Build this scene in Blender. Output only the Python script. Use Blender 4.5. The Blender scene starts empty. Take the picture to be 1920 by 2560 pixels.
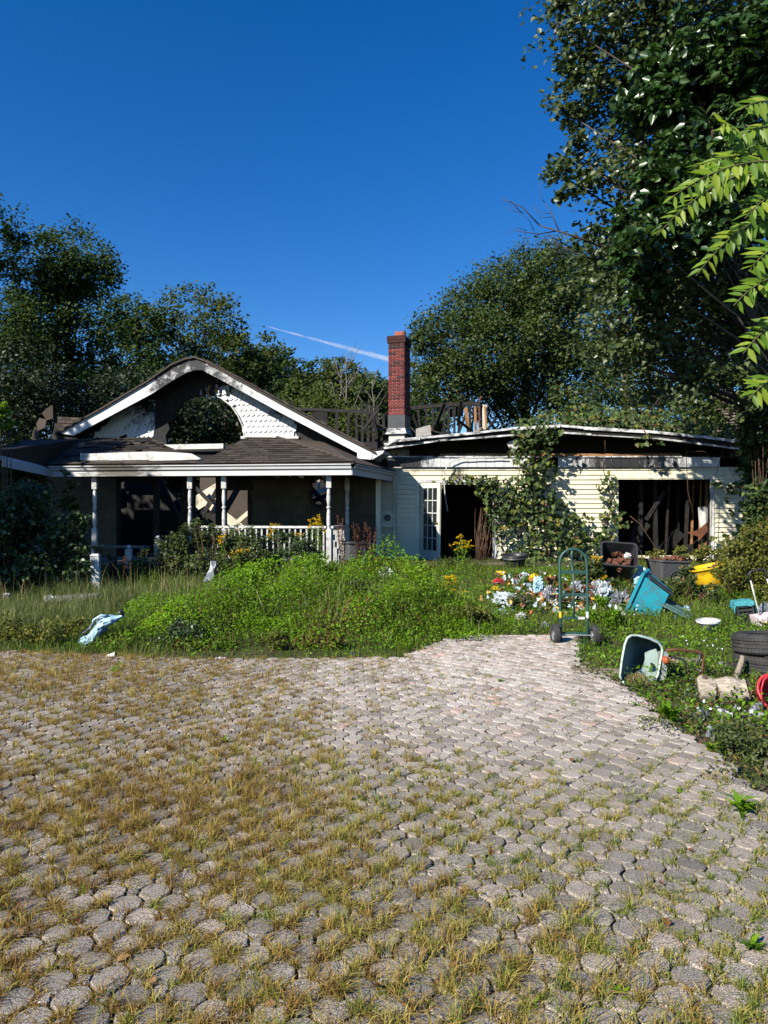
import bpy, bmesh, math, random
import numpy as np
from mathutils import Vector, Matrix, noise
R = math.radians
scn = bpy.context.scene
COL = scn.collection
random.seed(7)
rng = np.random.default_rng(11)

# ------------------------------------------------------------------ camera, sky, sun, exposure
F, CX, CY, HC = 1776.0, 960.0, 1280.0, 1.65
cam_d = bpy.data.cameras.new('camera'); cam = bpy.data.objects.new('camera', cam_d); COL.objects.link(cam)
cam.location = (0, 0, HC); cam.rotation_euler = (R(90), 0, 0)
cam_d.sensor_fit = 'VERTICAL'; cam_d.sensor_height = 34.6; cam_d.sensor_width = 34.6; cam_d.lens = 24.0
cam_d.clip_start = 0.05; cam_d.clip_end = 20000
scn.camera = cam
SUN = Vector((-1.07, -1.0, 0.97)).normalized()          # towards the sun
sun_el = math.asin(SUN.z); sun_az = math.atan2(SUN.x, SUN.y)
world = bpy.data.worlds.new('World'); scn.world = world; world.use_nodes = True
wn = world.node_tree; wn.nodes.clear()
wo = wn.nodes.new('ShaderNodeOutputWorld'); wb = wn.nodes.new('ShaderNodeBackground')
ws = wn.nodes.new('ShaderNodeTexSky'); ws.sky_type = 'NISHITA'; ws.sun_disc = False
ws.sun_elevation = sun_el; ws.sun_rotation = sun_az
ws.altitude = 300; ws.air_density = 1.0; ws.dust_density = 0.1; ws.ozone_density = 4.0
wh = wn.nodes.new('ShaderNodeHueSaturation'); wh.inputs['Saturation'].default_value = 1.345
wh.inputs['Hue'].default_value = 0.510
wn.links.new(ws.outputs[0], wh.inputs['Color']); wn.links.new(wh.outputs[0], wb.inputs['Color'])
wn.links.new(wb.outputs[0], wo.inputs['Surface']); wb.inputs['Strength'].default_value = 0.093
sun_d = bpy.data.lights.new('sun', 'SUN'); sun_d.energy = 5.0; sun_d.angle = R(0.5); sun_d.color = (1.0, 0.94, 0.84)
sun_o = bpy.data.objects.new('sun', sun_d); COL.objects.link(sun_o)
sun_o.rotation_euler = SUN.to_track_quat('Z', 'Y').to_euler(); sun_o.location = SUN * 60
vs = scn.view_settings
vs.view_transform = 'Standard'; vs.look = 'None'; vs.gamma = 1.0; vs.exposure = 0.75; vs.use_curve_mapping = False
scn.cycles.diffuse_bounces = 0; scn.cycles.max_bounces = 6; scn.cycles.transparent_max_bounces = 8

# ------------------------------------------------------------------ small maths
def sstep(t):
    t = min(1.0, max(0.0, t)); return t * t * (3 - 2 * t)
def g(x, y):                                             # ground height
    z = 0.42 * sstep((y - 9.2) / 5.5)
    z += 9.0 * sstep((y - 34) / 55.0)
    return z
def gv(x, y):
    def s(t):
        t = np.clip(t, 0, 1); return t * t * (3 - 2 * t)
    return 0.42 * s((y - 9.2) / 5.5) + 9.0 * s((y - 34) / 55.0)
def at(px, py, d):
    return Vector(((px - CX) / F * d, d, HC + (CY - py) / F * d))
def onground(px, py):
    d = 8.0
    for _ in range(40):
        z = g(0, d); d = 0.5 * d + 0.5 * F * (HC - z) / max(8.0, py - CY)
    return Vector(((px - CX) / F * d, d, g(0, d)))
def inpoly(x, y, P):
    c = False; j = len(P) - 1
    for i in range(len(P)):
        if (P[i][1] > y) != (P[j][1] > y) and x < (P[j][0] - P[i][0]) * (y - P[i][1]) / (P[j][1] - P[i][1]) + P[i][0]:
            c = not c
        j = i
    return c
def inpoly_np(x, y, P):
    c = np.zeros(x.shape, bool); j = len(P) - 1
    for i in range(len(P)):
        a = (P[i][1] > y) != (P[j][1] > y)
        dy = P[j][1] - P[i][1]; dy = dy if abs(dy) > 1e-9 else 1e-9
        c ^= a & (x < (P[j][0] - P[i][0]) * (y - P[i][1]) / dy + P[i][0])
        j = i
    return c
def vnoise(x, y, s, seed=0.0):                            # cheap smooth noise on arrays, about 0..1
    return 0.5 + 0.25 * (np.sin(x * s + 1.7 * np.sin(y * s * 0.7 + seed) + seed) + np.sin(y * s * 1.3 + 1.3 * np.sin(x * s * 0.9 - seed) + 2.1 * seed))

class PL:                                                 # an upright plane that faces the camera
    def __init__(s, x, y, yaw):
        s.p = Vector((x, y, 0)); s.n = Vector((math.sin(yaw), math.cos(yaw), 0)); s.u = Vector((math.cos(yaw), -math.sin(yaw), 0)); s.yaw = yaw
    def off(s, d):
        q = s.p + s.n * d; r = PL(q.x, q.y, s.yaw); return r
    def at(s, px, py):
        rx = (px - CX) / F; t = (s.p.x * s.n.x + s.p.y * s.n.y) / (rx * s.n.x + s.n.y)
        return Vector((rx * t, t, HC + (CY - py) / F * t))
    def uz(s, px, py):
        w = s.at(px, py); return ((w - s.p).dot(s.u), w.z)
    def pt(s, u, z, o=0.0):
        q = s.p + s.u * u + s.n * o; return Vector((q.x, q.y, z))

# ------------------------------------------------------------------ materials
def nd(nt, t, **kw):
    n = nt.nodes.new(t)
    for k, v in kw.items(): setattr(n, k, v)
    return n
def base_mat(name):
    m = bpy.data.materials.new(name); m.use_nodes = True; nt = m.node_tree
    return m, nt, nt.nodes['Principled BSDF']
def c4(c): return (c[0], c[1], c[2], 1.0)
def ramp(nt, stops, fac):
    r = nt.nodes.new('ShaderNodeValToRGB'); e = r.color_ramp.elements
    while len(e) < len(stops): e.new(0.5)
    for k, (p, c) in enumerate(stops): e[k].position = p; e[k].color = c4(c)
    nt.links.new(fac, r.inputs[0]); return r.outputs[0]
def mixc(nt, fac, a, b, mode='MIX'):
    m = nt.nodes.new('ShaderNodeMix'); m.data_type = 'RGBA'; m.blend_type = mode
    for k, v in ((0, fac), (6, a), (7, b)):
        if hasattr(v, 'is_output'): nt.links.new(v, m.inputs[k])
        else: m.inputs[k].default_value = v if k == 0 else c4(v)
    return m.outputs[2]
def math_n(nt, op, a, b=None, clamp=False):
    m = nt.nodes.new('ShaderNodeMath'); m.operation = op; m.use_clamp = clamp
    for k, v in ((0, a), (1, b)):
        if v is None: continue
        if hasattr(v, 'is_output'): nt.links.new(v, m.inputs[k])
        else: m.inputs[k].default_value = v
    return m.outputs[0]
def noise_n(nt, scale, detail=4, rough=0.6, world_pos=True, vec=None, stretch=None):
    n = nt.nodes.new('ShaderNodeTexNoise'); n.inputs['Scale'].default_value = scale; n.inputs['Detail'].default_value = detail; n.inputs['Roughness'].default_value = rough
    if vec is None:
        vec = nt.nodes.new('ShaderNodeNewGeometry').outputs['Position'] if world_pos else nt.nodes.new('ShaderNodeTexCoord').outputs['Object']
    if stretch:
        mp = nt.nodes.new('ShaderNodeMapping'); mp.inputs['Scale'].default_value = stretch; nt.links.new(vec, mp.inputs[0]); vec = mp.outputs[0]
    nt.links.new(vec, n.inputs['Vector']); return n.outputs['Fac']
def bump(nt, bs, h, strength, dist=0.01):
    b = nt.nodes.new('ShaderNodeBump'); b.inputs['Strength'].default_value = strength; b.inputs['Distance'].default_value = dist
    nt.links.new(h, b.inputs['Height']); nt.links.new(b.outputs[0], bs.inputs['Normal'])
def surf(name, c1, c2=None, scale=6, rough=0.7, spec=0.3, metal=0.0, bmp=0.0, bscale=40, lo=0.35, hi=0.65, stretch=None, obj=False, rnd=0.0, c3=None, s3=2.0, l3=0.55, h3=0.7):
    m, nt, b = base_mat(name)
    b.inputs['Roughness'].default_value = rough; b.inputs['Specular IOR Level'].default_value = spec; b.inputs['Metallic'].default_value = metal
    if c2 is None: c2 = tuple(x * 0.75 for x in c1)
    f = noise_n(nt, scale, 5, 0.65, not obj, stretch=stretch)
    col = ramp(nt, [(lo, c1), (hi, c2)], f)
    if c3 is not None:
        f3 = noise_n(nt, s3, 6, 0.7, not obj)
        k = nt.nodes.new('ShaderNodeMapRange'); nt.links.new(f3, k.inputs[0]); k.inputs[1].default_value = l3; k.inputs[2].default_value = h3
        col = mixc(nt, k.outputs[0], col, c3)
    if rnd > 0:
        oi = nt.nodes.new('ShaderNodeObjectInfo').outputs['Random']
        v = math_n(nt, 'MULTIPLY_ADD', oi, rnd); v.node.inputs[2].default_value = 1.0 - rnd * 0.5
        hs = nt.nodes.new('ShaderNodeHueSaturation'); nt.links.new(v, hs.inputs['Value']); nt.links.new(col, hs.inputs['Color']); col = hs.outputs[0]
    nt.links.new(col, b.inputs['Base Color'])
    if bmp > 0: bump(nt, b, noise_n(nt, bscale, 5, 0.7, not obj, stretch=stretch), bmp, 0.006)
    return m
def soot_mat(name, clean, soot, centers, base=0.0, nscale=5.0, rough=0.6, stretch=None, cream=None):
    # clean paint blackened round the given points, broken up by noise
    m, nt, b = base_mat(name); b.inputs['Roughness'].default_value = rough; b.inputs['Specular IOR Level'].default_value = 0.3
    pos = nt.nodes.new('ShaderNodeNewGeometry').outputs['Position']
    n1 = noise_n(nt, nscale, 7, 0.72, vec=pos, stretch=stretch); acc = None
    for (c, r) in centers:
        d = nt.nodes.new('ShaderNodeVectorMath'); d.operation = 'DISTANCE'; nt.links.new(pos, d.inputs[0]); d.inputs[1].default_value = c
        v = math_n(nt, 'DIVIDE', d.outputs['Value'], r); v = math_n(nt, 'SUBTRACT', 1.0, v)
        acc = v if acc is None else math_n(nt, 'MAXIMUM', acc, v)
    n2 = math_n(nt, 'SUBTRACT', n1, 0.5); n2 = math_n(nt, 'MULTIPLY', n2, 2.6)
    t = math_n(nt, 'ADD', acc if acc is not None else 0.0, n2); t = math_n(nt, 'ADD', t, base, True)
    k = nt.nodes.new('ShaderNodeMapRange'); nt.links.new(t, k.inputs[0]); k.inputs[1].default_value = 0.05; k.inputs[2].default_value = 0.6
    n3 = noise_n(nt, 3.0, 4, 0.6, vec=pos); base_c = ramp(nt, [(0.3, clean), (0.75, tuple(x * 0.86 for x in clean))], n3)
    col = mixc(nt, k.outputs[0], base_c, soot); nt.links.new(col, b.inputs['Base Color'])
    bump(nt, b, noise_n(nt, 30, 4, 0.7, vec=pos), 0.12, 0.004)
    return m
def leaf_mat(name, stops, trans=0.3, rough=0.42, spec=0.45, tcol=1.35):
    m, nt, b = base_mat(name); b.inputs['Roughness'].default_value = rough; b.inputs['Specular IOR Level'].default_value = spec
    a = nt.nodes.new('ShaderNodeAttribute'); a.attribute_name = 'rnd'
    col = ramp(nt, stops, a.outputs['Fac'])
    nt.links.new(col, b.inputs['Base Color'])
    tr = nt.nodes.new('ShaderNodeBsdfTranslucent')
    tc = mixc(nt, 1.0, col, (tcol * 1.05, tcol * 1.15, tcol * 0.5), 'MULTIPLY'); nt.links.new(tc, tr.inputs[0])
    mx = nt.nodes.new('ShaderNodeMixShader'); mx.inputs[0].default_value = trans
    nt.links.new(b.outputs[0], mx.inputs[1]); nt.links.new(tr.outputs[0], mx.inputs[2])
    nt.links.new(mx.outputs[0], nt.nodes['Material Output'].inputs['Surface'])
    return m

MT = {}
MT['white'] = surf('white_paint', (0.66, 0.66, 0.63), (0.46, 0.45, 0.41), 6, 0.55, bmp=0.2, c3=(0.16, 0.145, 0.12), s3=6.5, l3=0.52, h3=0.74)
MT['cream'] = surf('cream_siding', (0.78, 0.74, 0.57), (0.66, 0.62, 0.46), 3, 0.55, rnd=0.16, bmp=0.10, bscale=25, c3=(0.30, 0.27, 0.18), s3=1.6, l3=0.56, h3=0.85)
MT['scorched_shade'] = surf('scorched_shade_siding', (0.075, 0.062, 0.036), (0.038, 0.032, 0.02), 3, 0.65, rnd=0.25, bmp=0.1, c3=(0.025, 0.022, 0.018), s3=1.3, l3=0.5, h3=0.75)  # smoke-darkened porch siding, with the porch shade also put into its colour
MT['char'] = surf('charred_wood', (0.007, 0.0065, 0.006), (0.022, 0.020, 0.019), 9, 0.75, bmp=0.6, bscale=30)
MT['charwood'] = surf('charred_timber', (0.008, 0.0072, 0.0065), (0.032, 0.028, 0.025), 14, 0.7, bmp=0.8, bscale=45, c3=(0.20, 0.095, 0.04), s3=1.1, l3=0.72, h3=0.84)
MT['rawwood'] = surf('raw_split_wood', (0.42, 0.22, 0.09), (0.25, 0.12, 0.05), 20, 0.7, bmp=0.4, stretch=(6, 6, 1), c3=(0.03, 0.022, 0.018), s3=3, l3=0.5, h3=0.66)
MT['greywood'] = surf('weathered_wood', (0.30, 0.25, 0.19), (0.18, 0.145, 0.105), 12, 0.8, bmp=0.5, stretch=(1, 6, 6), obj=True)
MT['palewood'] = surf('pale_board', (0.72, 0.66, 0.52), (0.5, 0.44, 0.32), 5, 0.7, bmp=0.2, c3=(0.06, 0.05, 0.045), s3=2.5, l3=0.55, h3=0.75)
MT['shingle'] = surf('asphalt_shingle', (0.082, 0.066, 0.054), (0.046, 0.037, 0.031), 40, 0.9, 0.15, bmp=0.5, bscale=160, rnd=0.7, c3=(0.03, 0.027, 0.025), s3=1.2, l3=0.5, h3=0.8)
MT['concrete'] = surf('concrete', (0.42, 0.40, 0.37), (0.30, 0.29, 0.27), 8, 0.85, bmp=0.4)
MT['bark'] = surf('bark', (0.10, 0.08, 0.06), (0.045, 0.036, 0.028), 14, 0.9, bmp=0.9, bscale=24, stretch=(4, 4, 0.8))
MT['greybark'] = surf('pale_bark', (0.26, 0.23, 0.19), (0.14, 0.12, 0.1), 14, 0.9, bmp=0.6, bscale=24)
MT['stem'] = surf('green_stem', (0.10, 0.13, 0.035), (0.14, 0.10, 0.04), 8, 0.7)
MT['brownstem'] = surf('dead_stem', (0.13, 0.075, 0.04), (0.07, 0.04, 0.025), 8, 0.8)
MT['black'] = surf('black_plastic', (0.022, 0.022, 0.024), (0.04, 0.04, 0.042), 7, 0.42, 0.45, c3=(0.10, 0.09, 0.075), s3=4, l3=0.6, h3=0.95)
MT['darkgrey'] = surf('dark_grey_plastic', (0.055, 0.058, 0.062), (0.085, 0.085, 0.085), 6, 0.5, 0.4, c3=(0.14, 0.12, 0.09), s3=4, l3=0.6, h3=0.95)
MT['rubber'] = surf('tyre_rubber', (0.028, 0.028, 0.028), (0.05, 0.048, 0.045), 9, 0.7, 0.3, bmp=0.15, c3=(0.10, 0.09, 0.075), s3=5, l3=0.6, h3=0.9)
MT['yellow'] = surf('yellow_plastic', (0.80, 0.50, 0.01), (0.62, 0.36, 0.01), 4, 0.5, c3=(0.16, 0.10, 0.03), s3=8, l3=0.52, h3=0.75)
MT['teal'] = surf('teal_plastic', (0.015, 0.26, 0.33), (0.012, 0.20, 0.27), 4, 0.5, 0.35, c3=(0.09, 0.11, 0.085), s3=8, l3=0.5, h3=0.72)
MT['tealdark'] = surf('dark_teal_plastic', (0.05, 0.12, 0.12), (0.09, 0.15, 0.14), 4, 0.5)
MT['mint'] = surf('mint_plastic', (0.58, 0.72, 0.62), (0.48, 0.60, 0.50), 5, 0.5, 0.35, c3=(0.20, 0.21, 0.15), s3=10, l3=0.52, h3=0.76)
MT['mintin'] = surf('darker_mint_inside', (0.20, 0.29, 0.245), (0.14, 0.215, 0.18), 5, 0.55, c3=(0.12, 0.13, 0.09), s3=6, l3=0.55, h3=0.8)  # hopper lining, a darker mint than the shell
MT['rust'] = surf('rusty_metal', (0.16, 0.06, 0.028), (0.075, 0.032, 0.02), 18, 0.75, 0.3, bmp=0.35, bscale=60, rnd=0.5)
MT['orange'] = surf('orange_knob', (0.42, 0.10, 0.03), (0.30, 0.07, 0.025), 12, 0.55)
MT['green_steel'] = surf('green_painted_steel', (0.016, 0.075, 0.06), (0.02, 0.055, 0.045), 12, 0.45, 0.5, c3=(0.10, 0.045, 0.025), s3=7, l3=0.62, h3=0.75)
MT['steel'] = surf('galvanised_steel', (0.45, 0.46, 0.47), (0.30, 0.31, 0.32), 9, 0.4, 0.5, 0.6, bmp=0.15)
MT['tarnish'] = surf('speckled_label', (0.36, 0.40, 0.36), (0.16, 0.18, 0.16), 70, 0.6, lo=0.4, hi=0.6)
MT['red'] = surf('red_plastic', (0.62, 0.035, 0.05), (0.48, 0.03, 0.04), 6, 0.4, 0.45, c3=(0.7, 0.3, 0.3), s3=10, l3=0.62, h3=0.9)
MT['pink'] = surf('pale_pink_plastic', (0.80, 0.60, 0.62), (0.72, 0.66, 0.66), 5, 0.45)
MT['turq'] = surf('turquoise_cloth', (0.12, 0.58, 0.62), (0.08, 0.44, 0.5), 8, 0.7)
MT['bag'] = surf('pale_plastic_bag', (0.40, 0.54, 0.60), (0.62, 0.65, 0.66), 9, 0.4, 0.4, c3=(0.12, 0.15, 0.15), s3=13, l3=0.46, h3=0.6)
MT['bluebag'] = surf('blue_plastic_bag', (0.24, 0.47, 0.56), (0.50, 0.66, 0.72), 9, 0.4, 0.4, c3=(0.12, 0.17, 0.18), s3=14, l3=0.54, h3=0.68)
MT['greybag'] = surf('dark_clear_bag', (0.10, 0.11, 0.12), (0.22, 0.24, 0.26), 9, 0.25, 0.6)
MT['whitebag'] = surf('white_scrap', (0.76, 0.76, 0.74), (0.50, 0.49, 0.46), 11, 0.5, 0.4, c3=(0.2, 0.19, 0.16), s3=16, l3=0.58, h3=0.72)
MT['foil'] = surf('crumpled_foil', (0.40, 0.42, 0.44), (0.16, 0.17, 0.18), 12, 0.4, 0.4, 0.2, c3=(0.09, 0.08, 0.07), s3=15, l3=0.5, h3=0.66)
MT['log'] = surf('weathered_log', (0.50, 0.43, 0.34), (0.20, 0.165, 0.12), 9, 0.85, bmp=0.7, bscale=22, stretch=(1.5, 6, 6), obj=True)
MT['logend'] = surf('dark_cut_log', (0.05, 0.038, 0.028), (0.12, 0.09, 0.06), 12, 0.9)
MT['terracotta'] = surf('terracotta', (0.36, 0.11, 0.06), (0.26, 0.08, 0.045), 7, 0.7)
MT['mortar'] = surf('mortar', (0.66, 0.61, 0.55), (0.52, 0.47, 0.42), 20, 0.9, bmp=0.4)
MT['brick'] = surf('red_brick', (0.185, 0.036, 0.028), (0.11, 0.024, 0.02), 25, 0.8, 0.2, bmp=0.4, bscale=80, rnd=0.9)
MT['sootbrick'] = surf('sooty_brick', (0.075, 0.026, 0.022), (0.04, 0.02, 0.018), 16, 0.85, 0.2, bmp=0.4, bscale=80, rnd=0.6)
MT['flash'] = surf('dark_flashing', (0.036, 0.038, 0.042), (0.05, 0.052, 0.055), 6, 0.5, 0.4)
MT['goldflower'] = leaf_mat('goldenrod_flower', [(0.0, (0.55, 0.30, 0.005)), (1.0, (0.85, 0.55, 0.01))], 0.25, 0.7, 0.1, 1.0)
m, nt, b = base_mat('window_glass'); b.inputs['Base Color'].default_value = (0.02, 0.025, 0.025, 1); b.inputs['Roughness'].default_value = 0.06; b.inputs['Specular IOR Level'].default_value = 0.6; MT['glass'] = m
DKF = (0.022, 0.040, 0.012); MDF = (0.052, 0.085, 0.020); LTF = (0.10, 0.135, 0.03)
MT['lf_oak'] = leaf_mat('oak_leaves', [(0, (0.024, 0.042, 0.010)), (0.6, (0.056, 0.088, 0.018)), (0.93, (0.10, 0.125, 0.028)), (1, (0.16, 0.11, 0.04))], 0.25, 0.5, 0.3)
MT['lf_wood'] = leaf_mat('woodland_leaves', [(0, (0.020, 0.040, 0.009)), (0.6, (0.046, 0.078, 0.015)), (0.95, (0.085, 0.115, 0.025)), (1, (0.15, 0.10, 0.035))], 0.25, 0.6, 0.2)
MT['lf_shade'] = leaf_mat('shade_dark_leaves', [(0, (0.010, 0.018, 0.006)), (0.7, (0.022, 0.036, 0.010)), (0.95, (0.05, 0.07, 0.02)), (1, (0.09, 0.10, 0.03))], 0.15, 0.5, 0.3)  # same woodland behind the house, its shade put into a darker leaf colour
MT['lf_far'] = leaf_mat('far_woodland_leaves', [(0, (0.030, 0.050, 0.010)), (0.6, (0.072, 0.095, 0.018)), (0.92, (0.12, 0.13, 0.025)), (1, (0.17, 0.10, 0.03))], 0.25, 0.65, 0.2)
MT['lf_poplar'] = leaf_mat('poplar_leaves', [(0, (0.035, 0.056, 0.018)), (0.5, (0.070, 0.100, 0.030)), (0.9, (0.125, 0.145, 0.055)), (1, (0.17, 0.15, 0.05))], 0.25, 0.38, 0.45)
MT['lf_gloss'] = leaf_mat('glossy_maple_leaves', [(0, (0.020, 0.052, 0.013)), (0.7, (0.042, 0.090, 0.02)), (1, (0.08, 0.14, 0.03))], 0.22, 0.34, 0.5)
MT['lf_vine'] = leaf_mat('vine_leaves', [(0, (0.022, 0.040, 0.009)), (0.45, (0.045, 0.080, 0.020)), (0.78, (0.085, 0.125, 0.035)), (0.92, (0.18, 0.21, 0.03)), (1, (0.13, 0.05, 0.03))], 0.28, 0.5, 0.28)
MT['lf_ail'] = leaf_mat('ailanthus_leaves', [(0, (0.10, 0.19, 0.018)), (0.6, (0.17, 0.28, 0.022)), (1, (0.26, 0.33, 0.03))], 0.45, 0.45, 0.35)
MT['lf_bush'] = leaf_mat('bush_leaves', [(0, (0.03, 0.048, 0.012)), (0.5, (0.065, 0.095, 0.025)), (0.9, (0.13, 0.145, 0.035)), (1, (0.2, 0.15, 0.03))], 0.28, 0.5, 0.35)
MT['lf_bramble'] = leaf_mat('bramble_leaves', [(0, (0.024, 0.045, 0.016)), (0.6, (0.05, 0.09, 0.03)), (1, (0.09, 0.13, 0.045))], 0.22, 0.4, 0.45)
MT['lf_yellow'] = leaf_mat('yellowing_bush_leaves', [(0, (0.05, 0.065, 0.012)), (0.5, (0.12, 0.135, 0.02)), (1, (0.24, 0.22, 0.03))], 0.3, 0.55, 0.3)
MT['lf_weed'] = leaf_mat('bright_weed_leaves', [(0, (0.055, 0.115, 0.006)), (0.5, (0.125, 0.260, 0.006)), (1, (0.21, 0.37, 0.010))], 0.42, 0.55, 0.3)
MT['gr_green'] = leaf_mat('green_grass', [(0, (0.060, 0.110, 0.008)), (0.5, (0.125, 0.195, 0.014)), (0.85, (0.19, 0.20, 0.05)), (1, (0.30, 0.24, 0.10))], 0.3, 0.55, 0.3)
MT['gr_pale'] = leaf_mat('pale_tall_grass', [(0, (0.07, 0.10, 0.025)), (0.5, (0.13, 0.165, 0.05)), (0.85, (0.22, 0.23, 0.09)), (1, (0.34, 0.30, 0.15))], 0.3, 0.55, 0.3)
MT['gr_dry'] = leaf_mat('dry_joint_grass', [(0, (0.19, 0.10, 0.03)), (0.25, (0.38, 0.23, 0.06)), (0.55, (0.50, 0.38, 0.11)), (0.78, (0.34, 0.33, 0.065)), (1, (0.15, 0.22, 0.03))], 0.35, 0.6, 0.25)
MT['gr_straw'] = leaf_mat('fallen_straw', [(0, (0.26, 0.18, 0.08)), (1, (0.44, 0.36, 0.18))], 0.2, 0.7, 0.2)
MT['lf_fall'] = leaf_mat('fallen_leaves', [(0, (0.13, 0.05, 0.025)), (0.5, (0.26, 0.11, 0.04)), (1, (0.38, 0.23, 0.10))], 0.2, 0.6, 0.25)
MT['lf_dock'] = leaf_mat('dock_seed', [(0, (0.06, 0.025, 0.016)), (1, (0.13, 0.05, 0.03))], 0.1, 0.8, 0.1)

# ------------------------------------------------------------------ mesh helpers
class MB:
    def __init__(s): s.v = []; s.f = []
    def add(s, vs, fs):
        k = len(s.v); s.v += [Vector(v) for v in vs]; s.f += [tuple(i + k for i in f) for f in fs]; return s
    def box(s, c, size, rot=None):
        hx, hy, hz = size[0] / 2, size[1] / 2, size[2] / 2; c = Vector(c)
        vs = [Vector((x, y, z)) for x in (-hx, hx) for y in (-hy, hy) for z in (-hz, hz)]
        if rot is not None: vs = [rot @ v for v in vs]
        return s.add([v + c for v in vs], [(0, 1, 3, 2), (4, 6, 7, 5), (0, 4, 5, 1), (2, 3, 7, 6), (0, 2, 6, 4), (1, 5, 7, 3)])
    def hexa(s, bot, top):                                # bottom and top rings of the same length
        n = len(bot); return s.add(list(bot) + list(top), [tuple(range(n))[::-1], tuple(range(n, 2 * n))] + [(i, (i + 1) % n, n + (i + 1) % n, n + i) for i in range(n)])
    def beam(s, a, b, w, h, up=(0, 0, 1)):
        a = Vector(a); b = Vector(b); d = (b - a).normalized(); up = Vector(up)
        if abs(d.dot(up)) > 0.98: up = Vector((0, 1, 0))
        r = d.cross(up).normalized(); q = r.cross(d)
        ring = [r * (-w / 2) + q * (-h / 2), r * (w / 2) + q * (-h / 2), r * (w / 2) + q * (h / 2), r * (-w / 2) + q * (h / 2)]
        return s.hexa([a + k for k in ring], [b + k for k in ring])
    def tube(s, pts, rad, seg=8, cap=True):
        pts = [Vector(p) for p in pts]; n = len(pts)
        if not hasattr(rad, '__len__'): rad = [rad] * n
        k = len(s.v); prev = None
        for i, p in enumerate(pts):
            d = (pts[min(i + 1, n - 1)] - pts[max(i - 1, 0)]).normalized()
            if prev is None:
                a = Vector((0, 0, 1)) if abs(d.z) < 0.9 else Vector((1, 0, 0)); r = d.cross(a).normalized()
            else:
                r = (prev - d * prev.dot(d)).normalized()
            prev = r; q = d.cross(r)
            for j in range(seg):
                t = 2 * math.pi * j / seg; s.v.append(p + (r * math.cos(t) + q * math.sin(t)) * rad[i])
        for i in range(n - 1):
            for j in range(seg):
                a = k + i * seg + j; b2 = k + i * seg + (j + 1) % seg; s.f.append((a, b2, b2 + seg, a + seg))
        if cap:
            s.f.append(tuple(k + j for j in range(seg))[::-1]); s.f.append(tuple(k + (n - 1) * seg + j for j in range(seg)))
        return s
    def lathe(s, prof, seg=16, M=None, closed=False):      # prof: (r, z) list
        k = len(s.v); n = len(prof)
        for (r, z) in prof:
            for j in range(seg):
                t = 2 * math.pi * j / seg; v = Vector((r * math.cos(t), r * math.sin(t), z)); s.v.append(M @ v if M else v)
        rows = n if closed else n - 1
        for i in range(rows):
            for j in range(seg):
                a = k + i * seg + j; b2 = k + i * seg + (j + 1) % seg; c = k + ((i + 1) % n) * seg; s.f.append((a, b2, c + (j + 1) % seg, c + j))
        if not closed:
            if prof[0][0] > 1e-5: s.f.append(tuple(k + j for j in range(seg))[::-1])
            if prof[-1][0] > 1e-5: s.f.append(tuple(k + (n - 1) * seg + j for j in range(seg)))
        return s
    def mesh(s, name, mat, smooth=False):
        me = bpy.data.meshes.new(name); me.from_pydata([tuple(v) for v in s.v], [], s.f)
        bm = bmesh.new(); bm.from_mesh(me); bmesh.ops.recalc_face_normals(bm, faces=bm.faces); bm.to_mesh(me); bm.free()
        if smooth:
            for p in me.polygons: p.use_smooth = True
        if mat is not None: me.materials.append(MT[mat] if isinstance(mat, str) else mat)
        return me
def obj(name, me, parent=None, loc=None, rot=None, world=True):
    """link a mesh; with world=True its vertices are world coordinates and it stays put under its parent"""
    o = bpy.data.objects.new(name, me); COL.objects.link(o)
    if loc is not None: o.location = loc
    if rot is not None: o.rotation_euler = rot
    if parent is not None:
        o.parent = parent
        if world: o.matrix_parent_inverse = parent_world(parent).inverted()
    return o
def parent_world(o):
    m = Matrix.LocRotScale(o.location, o.rotation_euler, o.scale)
    if o.parent is not None: m = parent_world(o.parent) @ o.matrix_parent_inverse @ m
    return m
def part(name, mb, mat, parent, smooth=False, world=True):
    return obj(name, mb.mesh(name, mat, smooth), parent, world=world)
def tag(o, label=None, cat=None, group=None, kind=None):
    if label: o['label'] = label
    if cat: o['category'] = cat
    if group: o['group'] = group
    if kind: o['kind'] = kind
    return o
def empty(name, loc, label, cat, group=None, rot=None):
    o = bpy.data.objects.new(name, None); COL.objects.link(o); o.location = loc; o.empty_display_size = 0.1
    if rot is not None: o.rotation_euler = rot
    return tag(o, label, cat, group)
def slab(mb, pl, poly, t, o=0.0):                          # polygon (u,z) in a plane, extruded t backwards
    return mb.hexa([pl.pt(u, z, o) for u, z in poly], [pl.pt(u, z, o + t) for u, z in poly])
def slabp(mb, pl, pxs, t, o=0.0):
    return slab(mb, pl, [pl.uz(*p) for p in pxs], t, o)
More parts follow.
